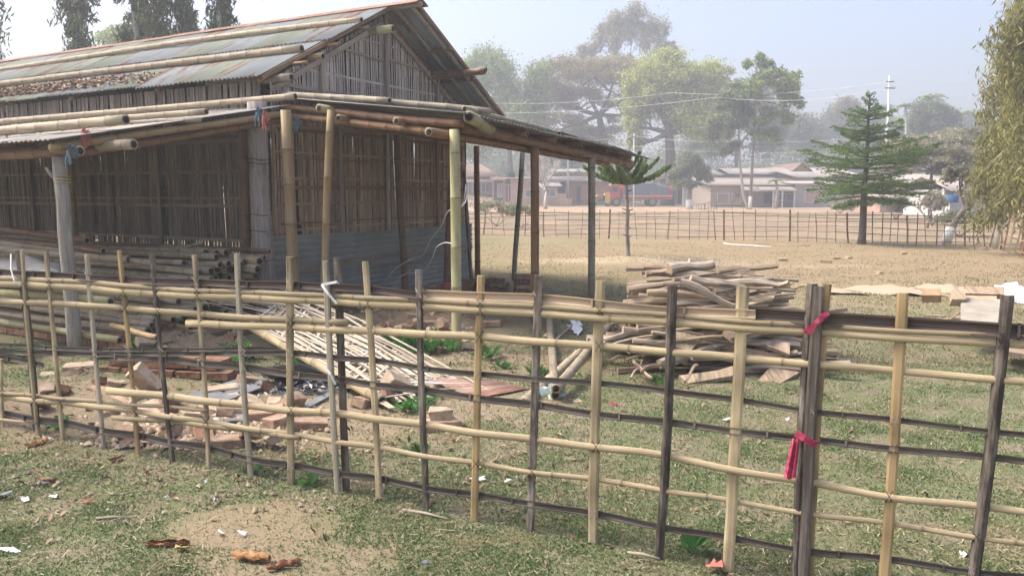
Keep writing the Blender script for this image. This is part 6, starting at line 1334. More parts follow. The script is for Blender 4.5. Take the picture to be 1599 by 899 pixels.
house('back_house', 'red-fronted house with pink tin roof behind the orange one', 116, 866, 925, 290, 268, 264, 8, 'wall_orange', 'tin_far2', 'gable', .8)
house('truck_side_house', 'plank house with dark gable behind the truck tail', 102, 1040, 1092, 320, 276, 262, 8, 'wall_plank', 'tin_far3', 'gable_front', 1.0, doors=((1058, 285, 1068, 318, 'opening_shade'),))
house('hut', 'pale plastered hut between the truck and the tin-roofed shop', 88, 1084, 1112, 323, 286, 272, 6, 'wall_white', 'tin_far', 'shed', .5, wins=((1092, 292, 1100, 304, 'glass_grey'),))
house('shop', 'long low tin-roofed plank shop with an open stall front', 80, 1110, 1243, 329, 289, 277, 9, 'wall_plank', 'tin_far', 'shed', .5, wins=((1120, 302, 1156, 318, 'wall_plank'), (1210, 303, 1226, 313, 'glass_grey'), (1227, 303, 1240, 313, 'glass_grey')), doors=((1192, 300, 1206, 318, 'opening_shade'), (1148, 301, 1158, 307, 'opening_shade')), porch=(1164, 1247, 298, 290, 2.2, 'paint_white'), posts=(1208, 1222, 1241), cat='shop')
house('yellow_house', 'yellow gabled house behind the shops', 98, 1233, 1266, 325, 268, 256, 9, 'wall_yellow', 'tin_far3', 'gable_front', .7)
house('broad_house', 'grey shuttered shop under a broad pale roof left of the tiered pine', 79, 1243, 1318, 328, 287, 283, 7, 'wall_grey', 'tin_far2', 'shed', .5, doors=((1257, 293, 1278, 316, 'wall_pink'),), cat='shop')
house('pale_roofed_house', 'wide house with a broad pale tin roof behind the grey shop', 92, 1246, 1350, 325, 277, 262, 10, 'wall_mud', 'tin_far2', 'shed', .6)
house('small_house', 'small white-roofed house left of the slender trees', 104, 1093, 1126, 320, 274, 264, 7, 'wall_mud', 'tin_far2', 'hip', .8)
house('small_house', 'pair-roofed pale house seen between the slender trees', 102, 1148, 1200, 320, 271, 263, 7, 'wall_plank', 'tin_far2', 'gable', 1.2)
house('roadside_house', 'pale house with a brown roof behind the umbrella tree', 62, 1425, 1475, 328, 290, 272, 7, 'wall_pink', 'tin_far2', 'gable', .7, wins=((1436, 296, 1446, 306, 'glass_grey'),))
house('white_house', 'long whitewashed wall house behind the leaning tree', 46, 1492, 1575, 338, 296, 276, 6, 'wall_white', 'tin_far2', 'gable', .5, doors=((1474, 296, 1488, 330, 'blue_panel'),))
house('stone_hut', 'low whitish hut beyond the right fence corner', 60, 1375, 1420, 330, 308, 300, 5, 'wall_pink', 'tin_far', 'shed', .5)
# water tanks, stall, signs
def boxthing(name, label, cat, parts, loc):
    t_ = root(name, loc, label, cat)
    for nm, c, size, mt in parts: mb = MB(); mb.box(c, size, jit=.01); mb.build(nm, M[mt], t_)
p = at(797, 280, 92)
t_ = root('water_tank', Vector((p.x, p.y, H(p.x, p.y))), 'black water tank on a pale stand between the far left houses', 'water tank'); mb = MB(); mb.tube([p - UP * .6, p - UP * .55, p + UP * .75, p + UP * .85], .55, 14, [1, 1.02, 1, .5]); mb.build('tank', M['black_tank'], t_, True)
for dx in (-.55, .55): mb = MB(); mb.box((p.x + dx, p.y, (p.z - .6 + t_.location.z) / 2), (.12, .12, p.z - .6 - t_.location.z)); mb.build('leg', M['paint_pink'], t_)
mb = MB(); mb.box((p.x, p.y, p.z - .66), (1.3, .9, .08)); mb.build('platform', M['paint_white'], t_)
p = at(1487, 311, 44); t_ = root('blue_drum', Vector((p.x, p.y, 0)), 'blue plastic tank on a stand in front of the whitewashed house', 'tank'); mb = MB(); mb.tube([p - UP * .2, p - UP * .18, p + UP * .2, p + UP * .24], .32, 12, [1, 1.03, 1, .7]); mb.build('tank', M['blue_tank'], t_, True)
mb = MB(); mb.box((p.x, p.y, (p.z - .24) / 2), (.5, .5, p.z - .26)); mb.build('stand', M['wall_white'], t_)
for k, (u, v) in enumerate(((1174, 293), (1182, 295))):
    p = at(u, v, 76.5); t_ = root('notice_board', Vector((p.x, p.y, p.z - .5)), ['left white notice board on the shop awning', 'right white notice board on the shop awning'][k], 'sign'); mb = MB(); mb.box(p, (.42, .04, .7 if k == 0 else .5)); mb.build('board', M['paint_white'], t_)
    mb = MB(); mb.box((p.x, p.y + .06, p.z), (.06, .06, .8)); mb.build('bracket', M['wall_plank'], t_)
# bamboo frame and benches before the shop
t_ = root('stall_frame', at(1115, 331, 74) * Vector((1, 1, 0)), 'thin pole frame standing before the plank shop', 'frame')
for u in (1119, 1143, 1160): a, b = at(u, 330, 73), at(u, 299, 73); mb = MB(); mb.tube([Vector((a.x, 73, 0)), b], .045, 6); mb.build('post', M['bam_grey'], t_, True)
for v in (299, 316): mb = MB(); mb.tube([at(1106, v, 73), at(1162, v, 73)], .035, 6); mb.build('rail', M['bam_grey'], t_, True)
for k, (u0, u1, v) in enumerate(((1086, 1100, 318), (1100, 1116, 317))):
    a, b = at(u0, v, 70), at(u1, v, 70); t_ = root('bench', Vector(((a.x + b.x) / 2, 70, 0)), ['low pole bench left before the hut', 'low pole bench beside the shop frame'][k], 'bench'); mb = MB(); mb.box(((a.x + b.x) / 2, 70, a.z), (b.x - a.x, .5, .06)); mb.build('seat', M['wall_plank'], t_)
    for q in range(4): x = a.x + (b.x - a.x) * (.05 + .3 * q); mb = MB(); mb.box((x, 69.85, a.z / 2), (.06, .06, a.z - .06)); mb.build('leg', M['wall_plank'], t_)
# rough stall planks left of the truck
t_ = root('plank_hoarding', at(880, 322, 84) * Vector((1, 1, 0)), 'pale plank hoarding before the low mud house', 'hoarding')
for k in range(10):
    u = 872 + k * 2.2; a = at(u, 302 if k < 6 else 310, 84); mb = MB(); mb.box((a.x, 84 + R.uniform(-.03, .03), a.z / 2), (.145, .04, a.z)); mb.build('plank', M['wall_mud'], t_)

# ------------------------------------------------------------ lorry
M['red_paint'] = mottled('red_paint', [(.46, .06, .03), (.58, .09, .05)], 3, rough=.5, bump=.1, var=0); M['yellow_paint'] = mottled('yellow_paint', [(.6, .38, .06), (.7, .46, .1)], 3, rough=.5, var=0)
M['green_paint'] = mottled('green_paint', [(.03, .2, .17), (.06, .28, .24)], 3, rough=.5, var=0); M['tyre'] = mottled('tyre_rubber', [(.03, .03, .03), (.08, .075, .07)], 5, var=0); M['hub'] = mottled('dusty_hub', [(.22, .18, .15), (.34, .29, .25)], 5, var=0)
M['lorry_tarp'] = mottled('lorry_tarp', [(.10, .115, .14), (.17, .19, .22)], 1.2, rough=.55, bump=.6, bdist=.08, var=0); M['steel'] = mottled('dusty_steel', [(.12, .12, .12), (.24, .23, .22)], 4, var=0); M['screen'] = mottled('dark_glass', [(.04, .05, .055), (.09, .1, .11)], 2, rough=.2, var=0)
YT = 87.0; sT = YT / FPX
def TX(u): return at(u, 300, YT).x
def TZ(v): return at(1000, v, YT).z
zg = H(TX(1000), YT); lorry = root('lorry', Vector((TX(1000), YT + 1.2, zg)), 'red lorry with a dark grey tarpaulin over its load, parked on the lane', 'lorry')
def wheel(parent, x, y, z, r, w_, nm='wheel'):
    mb = MB(); mb.sweep([(math.cos(2 * math.pi * k / 20) * r, math.sin(2 * math.pi * k / 20) * r) for k in range(20)], [Vector((x, y - w_ / 2, z)), Vector((x, y - w_ * .42, z)), Vector((x, y + w_ * .42, z)), Vector((x, y + w_ / 2, z))], UP, [.9, 1, 1, .9]); o = mb.build(nm, M['tyre'], parent, False)
    m2 = MB(); m2.tube([Vector((x, y - w_ / 2 - .01, z)), Vector((x, y - w_ / 2 + .03, z))], r * .62, 14); m2.tube([Vector((x, y - w_ / 2 - .08, z)), Vector((x, y - w_ / 2, z))], r * .22, 8, mi=0); m2.build('rim', M['hub'], o)
zw = zg + .50; y0 = YT; y1 = YT + 2.3
for (u, ys) in ((963, (y0, y1)), (1019, (y0, y1))):
    for y in ys: wheel(lorry, TX(u), y, zw, .5 if u < 1000 else .52, .3)
for k, u in ((0, 963), (1, 1019)):
    mb = MB(); c = Vector((TX(u), y0 + .1, zw)); mb.slab([c + Vector((math.cos(a), 0, math.sin(a))) * .66 for a in np.linspace(-.1, 3.25, 10)], .36, .03, (0, -1, 0)); 
    mb2 = MB(); pts = [c + Vector((math.cos(a), 0, math.sin(a))) * .66 for a in np.linspace(0, math.pi, 10)]
    for a, b in zip(pts, pts[1:]): mb2.poly([a - Vector((0, .2, 0)), b - Vector((0, .2, 0)), b + Vector((0, .25, 0)), a + Vector((0, .25, 0))])
    o = mb2.build('mudguard', M['red_paint'] if k == 0 else M['hub'], lorry); solidify(o, .05)
# cab (faces left)
xa, xb = TX(951), TX(968); zt0, zt1, zc = TZ(309), TZ(289), TZ(299)
mb = MB(); side = [(xa - .05, zg + .75), (xb, zg + .75), (xb, zt1), (xa + .28, zt1), (xa + .02, zc), (xa - .05, zc - .15)]
for yy, rv in ((y0 - .1, 0), (y1 + .1, 1)):
    P = [Vector((x, yy, z)) for x, z in side]; mb.poly(P if not rv else P[::-1])
for a, b in zip(side, side[1:] + side[:1]): mb.poly([Vector((a[0], y0 - .1, a[1])), Vector((a[0], y1 + .1, a[1])), Vector((b[0], y1 + .1, b[1])), Vector((b[0], y0 - .1, b[1]))])
mb.build('cab', M['red_paint'], lorry)
mb = MB(); mb.box(((xa + xb) / 2 + .1, (y0 + y1) / 2, zt1 + .12), (xb - xa - .3, 2.2, .24), jit=.02); mb.build('roof_carrier', M['wall_mud'], lorry)
def quadpart(nm, pts, mt, th=.03, par=lorry): mb = MB(); mb.poly([Vector(p) for p in pts]); o = mb.build(nm, M[mt], par); solidify(o, th); return o
d_ = quadpart('door', [(xa + .12, y0 - .12, zg + .8), (xb - .15, y0 - .12, zg + .8), (xb - .15, y0 - .12, zt1 - .08), (xa + .32, y0 - .12, zt1 - .08), (xa + .12, y0 - .12, zc)], 'red_paint')
quadpart('door_window', [(xa + .22, y0 - .15, zc - .02), (xb - .25, y0 - .15, zc - .02), (xb - .25, y0 - .15, zt1 - .16), (xa + .38, y0 - .15, zt1 - .16)], 'screen', .02, d_)
quadpart('windscreen', [(xa - .02, y0, zc + .02), (xa - .02, y1, zc + .02), (xa + .24, y1, zt1 - .08), (xa + .24, y0, zt1 - .08)], 'screen')
mb = MB(); mb.box((xa - .12, (y0 + y1) / 2, zg + .68), (.2, 2.3, .3)); mb.build('bumper', M['paint_white'], lorry)
for y in (y0 + .25, y1 - .25): mb = MB(); mb.tube([Vector((xa - .16, y, zg + 1.0)), Vector((xa - .04, y, zg + 1.0))], .12, 10); mb.build('headlight', M['paint_white'], lorry)
mb = MB(); mb.box((TX(957) - .35, y0 - .25, zc + .1), (.06, .12, .3)); mb.build('mirror', M['tyre'], lorry)
# bed
xc, xd = TX(973), TX(1050); zf, zs = TZ(311), TZ(302)
mb = MB(); mb.box(((xc + xd) / 2, (y0 + y1) / 2, zf), (xd - xc, 2.5, .14)); mb.build('cargo_floor', M['steel'], lorry)
for k in range(7):
    xk0, xk1 = xc + (xd - xc) * k / 7, xc + (xd - xc) * (k + 1) / 7
    mb = MB(); mb.box(((xk0 + xk1) / 2, y0 - .12, (zf + zs) / 2 + .1), (xk1 - xk0 - .06, .07, zs - zf + .12)); mb.build('side_panel', M['red_paint'], lorry)
    mb = MB(); mb.box((xk0 + .02, y0 - .17, (zf + zs) / 2 + .1), (.05, .06, zs - zf + .3)); mb.build('side_stake', M['hub'], lorry)
mb = MB(); mb.box(((xc + xd) / 2, y0 - .19, (zf + zs) / 2 + .04), (xd - xc, .03, .08)); mb.build('side_stripe', M['paint_white'], lorry)
mb = MB(); mb.box(((xc + xd) / 2, y1 + .1, (zf + zs) / 2 + .1), (xd - xc, .07, zs - zf + .12)); mb.build('side_panel', M['red_paint'], lorry)
for xk, zk in ((xc + .03, TZ(288)), (xd - .04, TZ(290))): mb = MB(); mb.box((xk, (y0 + y1) / 2, (zf + zk) / 2), (.09, 2.4, zk - zf)); mb.build('end_board', M['red_paint'], lorry)
mb = MB(); g_ = []; nx, nyy = 18, 10
for j in range(nyy + 1):
    for i in range(nx + 1):
        s_, q = i / nx, j / nyy; x = xc + .05 + (xd - xc - .35) * (0 if i == 0 else 1 if i == nx else (i - 1) / (nx - 2)); a = q * math.pi; y = (y0 + y1) / 2 - 1.32 * math.cos(a) * (1 if .05 < q < .95 else 1.0); top_ = TZ(283 - 2 * math.sin(s_ * 3.1) + 11 * s_ ** 4); z = zs - .12 + (top_ - zs) * math.sin(a) ** .14 if 0 < q < 1 and 0 < i < nx else zs - .18 - .12 * math.sin(s_ * 7)
        mb.v.append(Vector((x + .05 * math.sin(q * 9 + s_ * 5), y, z + .07 * math.sin(s_ * 21 + q * 8) + .04 * math.sin(s_ * 43 - q * 5)))); mb.r.append(0.0)
for j in range(nyy):
    for i in range(nx): a = j * (nx + 1) + i; mb.f.append((a, a + 1, a + nx + 2, a + nx + 1)); mb.m.append(0); mb.uv += [(0, 0)] * 4
solidify(mb.build('tarpaulin', M['lorry_tarp'], lorry, False), .03)
for k in range(6):
    xk = xc + .5 + (xd - xc - 1.2) * k / 5; mb = MB(); mb.tube([Vector((xk, y0 - .15, zs - .1)), Vector((xk + .1, y0 + .0, TZ(285))), Vector((xk + .15, (y0 + y1) / 2, TZ(282.4))), Vector((xk + .1, y1 + .1, zs))], .025, 5); mb.build('rope', M['wall_mud'], lorry)
for (y, z) in ((y0 + .5, zg + .85), (y1 - .5, zg + .85)): mb = MB(); mb.box(((xa + xd) / 2 + .3, y, z), (xd - xa - .4, .14, .24)); mb.build('chassis_rail', M['steel'], lorry)
mb = MB(); mb.box((TX(990), y0 + .1, zg + .62), (1.9, .08, .10)); mb.box((TX(990), y0 + .1, zg + .80), (1.9, .07, .06)); mb.build('side_guard', M['hub'], lorry)
mb = MB(); mb.tube([Vector((TX(978), y0 + .15, zg + .75)), Vector((TX(984), y0 + .15, zg + .75))], .24, 10); mb.build('fuel_tank', M['steel'], lorry)
# three-wheeler
YA = 84.0; ax = lambda u: at(u, 300, YA).x; az = lambda v: at(940, v, YA).z; zg2 = H(ax(940), YA)
rick = root('auto_rickshaw', Vector((ax(941), YA + .6, zg2)), 'yellow and green auto rickshaw parked in front of the lorry', 'auto rickshaw')
for (u, y) in ((929, YA + .65), (950, YA), (950, YA + 1.25)): wheel(rick, ax(u), y, zg2 + .22, .22, .12)
mb = MB(); xs = [ax(925), ax(928), ax(934), ax(952), ax(953)]; top_ = az(305); prof_ = [(xs[0], zg2 + .75), (xs[1], top_ - .25), (xs[2], top_), (xs[3], top_ - .02), (xs[4], zg2 + 1.0)]
for a, b in zip(prof_, prof_[1:]): mb.poly([Vector((a[0], YA, a[1])), Vector((b[0], YA, b[1])), Vector((b[0], YA + 1.3, b[1])), Vector((a[0], YA + 1.3, a[1]))])
solidify(mb.build('canopy', M['yellow_paint'], rick), .06)
mb = MB(); mb.box((ax(949), YA + .65, zg2 + .95), (ax(953) - ax(945), 1.28, 1.1), jit=.02); mb.build('rear_body', M['yellow_paint'], rick)
mb = MB(); mb.box((ax(936), YA + .65, zg2 + .38), (ax(949) - ax(925), 1.2, .28), jit=.03); mb.build('floor_pan', M['green_paint'], rick)
mb = MB(); mb.box((ax(927), YA + .65, zg2 + .6), (.35, .8, .6), jit=.05); mb.build('front_cowl', M['green_paint'], rick); mb = MB(); mb.tube([Vector((ax(924) - .02, YA + .65, zg2 + .75)), Vector((ax(924) + .08, YA + .65, zg2 + .75))], .09, 8); mb.build('headlight', M['paint_white'], rick)
mb = MB(); mb.box((ax(941), YA + .65, zg2 + .72), (.5, 1.1, .14)); mb.box((ax(944.5), YA + .65, zg2 + 1.0), (.12, 1.1, .5)); mb.build('seat', M['tyre'], rick)
quadpart('windscreen', [(xs[0] + .03, YA + .1, zg2 + .85), (xs[0] + .03, YA + 1.2, zg2 + .85), (xs[1] + .03, YA + 1.2, top_ - .3), (xs[1] + .03, YA + .1, top_ - .3)], 'screen', .02, rick)

# ------------------------------------------------------------ poles and wires
def pole(label, u, vt, Y, r, arms=(), name='electric_pole', mat='paint_white', du=0):
    b = at(u - du, 300, Y); b.z = H(b.x, b.y) - .1; tp = at(u, vt, Y); t_ = root(name, b, label, 'pole'); mb = MB(); mb.tube([b, lerp(b, tp, .5), tp], r, 8, [1.1, .95, .7]); mb.build('shaft', M[mat], t_, True)
    for (v, w_) in arms: c = at(u, v, Y); mb = MB(); mb.box(c + Vector((0, -.08, 0)), (w_, .08, .08), .2); mb.build('crossarm', M['steel'], t_)
    for (v, w_) in arms:
        for sg in (-1, 1): c = at(u, v, Y) + Vector((sg * w_ * .42, -.08, .12)); mb = MB(); mb.tube([c - UP * .08, c, c + UP * .08], .04, 6, [.6, 1, .7]); mb.build('insulator', M['paint_white'], t_)
pole('tall white electric pole behind the tiered pine', 1389, 118, 62, .10, ((128, .7), (138, .9)), du=6)
pole('thin pale electric pole beside the lorry', 990, 208, 80, .075, ((214, .8),))
pole('thin pole glimpsed right of the veranda end', 887, 232, 95, .13)
pole('pale pole left of the whitewashed house', 1474, 262, 48, .07)
def wirething(label, P, sag, r=.012, mt='paint_white'):
    mb = MB(); pts = []
    for a, b in zip(P, P[1:]):
        for k in range(8): t2 = k / 8; pts.append(lerp(a, b, t2) - UP * sag * 4 * t2 * (1 - t2))
    pts.append(P[-1]); mb.tube(pts, r, 4); tag(mb.build('power_line', M[mt]), label, 'power line', 'power lines over the lane')
wirething('power line running from the tall pole to the upper left', [at(1389, 128, 62), at(1050, 145, 76), at(740, 160, 92)], .5, .016)
wirething('second power line below it toward the left trees', [at(1389, 138, 62), at(1120, 152, 70), at(700, 175, 92)], .6, .016)
wirething('power line from the tall pole toward the right edge', [at(1389, 120, 62), at(1700, 118, 58)], .5, .012); wirething('lower power line from the tall pole toward the right edge', [at(1389, 134, 62), at(1700, 150, 58)], .6, .012)
wirething('low wire crossing before the slender trees', [at(990, 213, 80), at(1389, 212, 62)], .6, .012); wirething('lowest wire over the shop roofs', [at(990, 228, 80), at(1389, 232, 62), at(1600, 236, 60)], .5, .012)
wirething('wire from the thin pole under the veranda roof end', [at(990, 213, 80), at(700, 226, 95)], .4, .012)

# ------------------------------------------------------------ far odds: bushes, person, culvert
def bush(label, u, v, Y, hw, hh, mt, seed, n=1500, leaf=.16, name='bush'):
    rng = np.random.RandomState(seed); c = at(u, v, Y); s = Y / FPX; b = Vector((c.x, c.y, H(c.x, c.y))); t_ = root(name, b, label, 'bush'); mb = MB()
    for k in range(5): a = k * 1.26; mb.tube([b, b + Vector((math.cos(a) * hw * s * .5, math.sin(a) * hw * s * .3, hh * s * 1.1))], .02, 4, [1, .5])
    mb.build('stem', M['bark_grey'], t_); V, F_ = leafcloud(clumps([(c.x, c.y, c.z, hw * s, hw * s * .7, hh * s), (c.x + hw * s * .5, c.y, c.z - hh * s * .3, hw * s * .6, hw * s * .4, hh * s * .7)], n, rng, 10, .28), leaf, rng); link('foliage', np_mesh('foliage', V - np.array(b), F_, M[mt]), t_)
bush('grey-green scrub behind the far fence at its left end', 775, 326, 36, 34, 12, 'lf_grey', 1, 2600, .14); bush('scrub beyond the fence seen between veranda posts', 815, 330, 34, 20, 7, 'lf_dull', 2, 1200, .12); bush('big-leaved banana-like bush by the blue tank', 1458, 315, 36, 16, 14, 'lf_grey', 3, 900, .3)
bush('grey bush before the small hut right of the tiered pine', 1400, 322, 44, 18, 12, 'lf_grey', 4, 1300, .2); bush('low green scrub along the right of the far fence', 1500, 342, 27, 34, 9, 'lf_dull', 5, 2200, .12); bush('grey scrub behind the trunk of the tiered pine', 1312, 322, 55, 20, 8, 'lf_grey', 6, 900, .25)
# small far person walking
pb = at(1419, 325, 52); pb.z = H(pb.x, pb.y); hs = 1.62
me_ = MB(); per = root('person', pb, 'distant person in a pale top and dark trousers walking near the small hut', 'person')
bdy = bpy.data.meshes.new('body'); vv = [(0, 0, .95), (0, 0, 1.2), (0, 0, 1.42), (0, 0, 1.5), (0, -.02, 1.62), (-.10, 0, .9), (-.13, .08, .48), (-.14, .16, .06), (-.14, .06, .03), (.10, 0, .9), (.12, -.10, .48), (.12, -.05, .06), (.12, -.16, .03), (-.2, 0, 1.4), (-.24, .06, 1.12), (-.22, -.06, .88), (.2, 0, 1.4), (.25, -.04, 1.12), (.24, -.12, .9)]
ee = [(0, 1), (1, 2), (2, 3), (3, 4), (0, 5), (5, 6), (6, 7), (7, 8), (0, 9), (9, 10), (10, 11), (11, 12), (2, 13), (13, 14), (14, 15), (2, 16), (16, 17), (17, 18)]
rad_ = [.13, .13, .14, .06, .11, .09, .065, .045, .04, .09, .065, .045, .04, .06, .045, .035, .06, .045, .035]
bdy.from_pydata(vv, ee, []); M['cloth_pale'] = mottled('pale_shirt', [(.55, .53, .5), (.68, .66, .62)], 5, var=0); M['cloth_dark'] = mottled('dark_trousers', [(.07, .07, .09), (.12, .12, .14)], 5, var=0); M['skin'] = mottled('skin', [(.22, .12, .08), (.28, .16, .1)], 5, var=0); M['hair'] = mottled('hair', [(.015, .012, .01), (.03, .025, .02)], 20, var=0)
bdy.materials.append(M['skin']); ob = link('body', bdy, per); md = ob.modifiers.new('skin', 'SKIN')
for sv, r_ in zip(bdy.skin_vertices[0].data, rad_): sv.radius = (r_, r_)
bdy.skin_vertices[0].data[0].use_root = True; ob.modifiers.new('sub', 'SUBSURF').levels = 1
def pt(nm, pts, r, sc_, mt): mb = MB(); mb.tube([pb + Vector(p) for p in pts], r, 10, sc_); mb.build(nm, M[mt], per, True)
pt('shirt', [(0, 0, .86), (0, 0, 1.05), (0, 0, 1.3), (0, 0, 1.46)], .17, [1, .95, 1.12, .6], 'cloth_pale'); pt('trouser_leg', [(-.09, 0, .95), (-.13, .08, .5), (-.14, .15, .1)], .1, [1, .8, .7], 'cloth_dark'); pt('trouser_leg', [(.09, 0, .95), (.12, -.1, .5), (.12, -.06, .1)], .1, [1, .8, .7], 'cloth_dark')
for sg in (-1, 1): pt('sleeve', [(sg * .17, 0, 1.42), (sg * .25, .0, 1.18)], .065, [1, .9], 'cloth_pale')
pt('hair', [(0, .015, 1.62), (0, .01, 1.7), (0, 0, 1.75)], .115, [1, .9, .4], 'hair')

# ------------------------------------------------------------ litter in front
M['orangeleaf'] = mottled('orange_dead_leaf', [(.16, .07, .03), (.42, .22, .09), (.56, .34, .16)], 22, rough=.55, bump=.9, dist=1.2)
def curl(label, u, v, L_, r, yaw, mt='deadleaf', turns=2.9, name='dead_leaf', tilt=None, roll=False):
    tilt = R.uniform(-.7, .7) if tilt is None else tilt; turns = 5.0 if roll else turns
    p = gr(u, v, r * .9); d = Vector((math.cos(yaw), math.sin(yaw), 0)); s_ = Vector((-d.y, d.x, 0)); mb = MB(); n, m_ = 8, 12; g_ = []
    for i in range(n + 1):
        t2 = i / n; w_ = math.sin(math.pi * (.04 + .92 * t2)) ** .8
        for j in range(m_ + 1):
            a = -math.pi / 2 - turns / 2 + turns * j / m_ + tilt; rr_ = r * (1 - .30 * j / m_ + .10 * math.sin(i * 2.3 + j * .9) + (R.uniform(-.25, .3) if j in (0, m_) else 0)) * ((.62 + .38 * w_) if roll else (.12 + .98 * w_)); q = p + d * (t2 - .5) * L_ + s_ * math.cos(a) * rr_ + UP * (math.sin(a) * rr_ + (0 if roll else r * (1 - w_) * .6) + .004 * math.sin(t2 * 17)); mb.v.append(q); mb.r.append(0.0)
    for i in range(n):
        for j in range(m_): a = i * (m_ + 1) + j; mb.f.append((a, a + 1, a + m_ + 2, a + m_ + 1)); mb.m.append(0); mb.uv += [(0, 0)] * 4
    o = mb.build(name, M[mt], None, False); solidify(o, .0015); return tag(o, label, 'dead leaf')
curl('rolled reddish dead leaf on the bare sand patch', 262, 847, .19, .022, .05, roll=True); curl('large orange-brown curled leaf with a dark open end', 392, 868, .17, .026, -.15, roll=True, tilt=2.4, mt='orangeleaf'); curl('pointed brown leaf rolled up right of the large curled one', 443, 880, .14, .018, .5, roll=True)
curl('brown curled leaf pair on the grass at the left', 75, 747, .14, .022, -.1); curl('brown leaf standing up by the dark left post', 56, 690, .15, .025, 1.0, mt='orangeleaf'); curl('small orange leaf below the short picket', 181, 715, .10, .018, .9); curl('brown leaf under the bottom rail at the left', 128, 662, .18, .02, .1); curl('dark leaf scrap below the middle rail', 215, 690, .18, .02, -.3)
curl('rusty bark piece inside the fence at the left', 450, 725, .2, .02, .2)
def scrap(label, u, v, w_, h_, mt, seed, z=.012, name='litter_scrap', cat='litter'):
    rr = random.Random(seed); p = gr(u, v, z); mb = MB(); n = 9; ang = sorted(rr.uniform(0, 6.28) for _ in range(n)); c = p + UP * .012; P = [p + Vector((math.cos(a) * w_ * rr.uniform(.6, 1), math.sin(a) * h_ * rr.uniform(.6, 1), rr.uniform(-.004, .022))) for a in ang]
    for a, b in zip(P, P[1:] + P[:1]): mb.poly([c, a, b])
    o = mb.build(name, M[mt]); solidify(o, .001); return tag(o, label, cat)
for k, (u, v, w_, h_, mt, lb) in enumerate(((18, 858, .07, .03, 'white', 'white plastic wrapper at the left edge of the grass'), (45, 780, .05, .03, 'paper', 'pinkish paper scrap at the left'), (85, 776, .03, .025, 'paper', 'pale torn paper beside the pinkish scrap'), (6, 775, .05, .05, 'slate', 'grey flat piece at the left edge'), (138, 783, .035, .02, 'rose', 'red and white wrapper on the grass'),
    (345, 832, .022, .016, 'white', 'small white scrap on the sand patch'), (379, 834, .028, .02, 'paper', 'crumpled white paper right of the small scrap'), (337, 782, .016, .014, 'white', 'tiny white scrap above the sand patch'), (260, 778, .016, .01, 'white', 'tiny white scrap left of the sand patch'), (321, 752, .014, .01, 'white', 'white speck of litter near the pale picket'),
    (283, 857, .045, .03, 'yellowleaf', 'flat yellow leaf by the rolled reddish leaf'), (745, 748, .06, .035, 'white', 'pale blue-white plastic piece inside the fence'), (797, 752, .04, .02, 'white', 'white pink-edged wrapper inside the fence'), (667, 883, .03, .02, 'slate', 'flat grey stone on the front grass'), (608, 799, .025, .015, 'slate', 'small grey chip near the fence foot'),
    (785, 798, .014, .012, 'blue', 'tiny blue bottle cap by the fence foot'), (957, 632, .05, .03, 'pink', 'red cloth scrap on the grass beyond the fence'), (1118, 884, .05, .05, 'rose', 'reddish paper at the foot of the pale picket'), (1503, 868, .018, .03, 'white', 'white scrap at the foot of the last dark picket'), (1230, 655, .03, .02, 'paper', 'pale chip behind the thick post'), (905, 628, .06, .04, 'log_cut', 'flat wood chip right of the plastic wrap'), (70, 755, .03, .02, 'slate', 'grey stone by the curled leaf pair'), (1135, 655, .04, .03, 'paper', 'pale chip on the grass beyond the fence'))):
    scrap(lb, u, v, w_, h_, mt, 60 + k)
for (a, b, lb) in (((150, 809, .01), (205, 808, .01), 'short pale twig on the grass at the left'), ((628, 795, .01), (700, 810, .01), 'thin grey stick lying by the fence foot'), ((980, 862, .015), (1030, 872, .02), 'dark twig at the foot of the dark picket')):
    mb = MB(); mb.tube([gr(*a), lerp(gr(*a), gr(*b), .5) + UP * .006, gr(*b)], .008, 6, [.8, 1, .6]); tag(mb.build('twig', M['bam_grey'], None, True), lb, 'twig')
# weeds
def weed(label, u, v, h, seed, broad=False, n=26):
    rr = random.Random(seed); b = gr(u, v); mb = MB()
    for k in range(n):
        a = rr.uniform(0, 6.28); el = rr.uniform(.3, 1.3); L_ = h * rr.uniform(.5, 1.1); d = Vector((math.cos(a) * math.cos(el), math.sin(a) * math.cos(el), math.sin(el))); s_ = Vector((-math.sin(a), math.cos(a), 0)); b2 = b + Vector((rr.uniform(-1, 1), rr.uniform(-1, 1), 0)) * h * .35
        w_ = L_ * (.30 if broad else .10); tip = b2 + d * L_ - UP * L_ * .12; mid = b2 + d * L_ * .6
        mb.poly([b2, mid + s_ * w_, tip, mid - s_ * w_])
        if not broad:
            for q in (.35, .5, .65, .8):
                c = lerp(b2, tip, q)
                for sg in (-1, 1): mb.poly([c, c + s_ * sg * L_ * .16 + d * L_ * .08, c + s_ * sg * L_ * .22 + d * L_ * .16 + UP * .004, c + s_ * sg * L_ * .10 + d * L_ * .12])
    tag(mb.build('weed', M['fern']), label, 'plant')
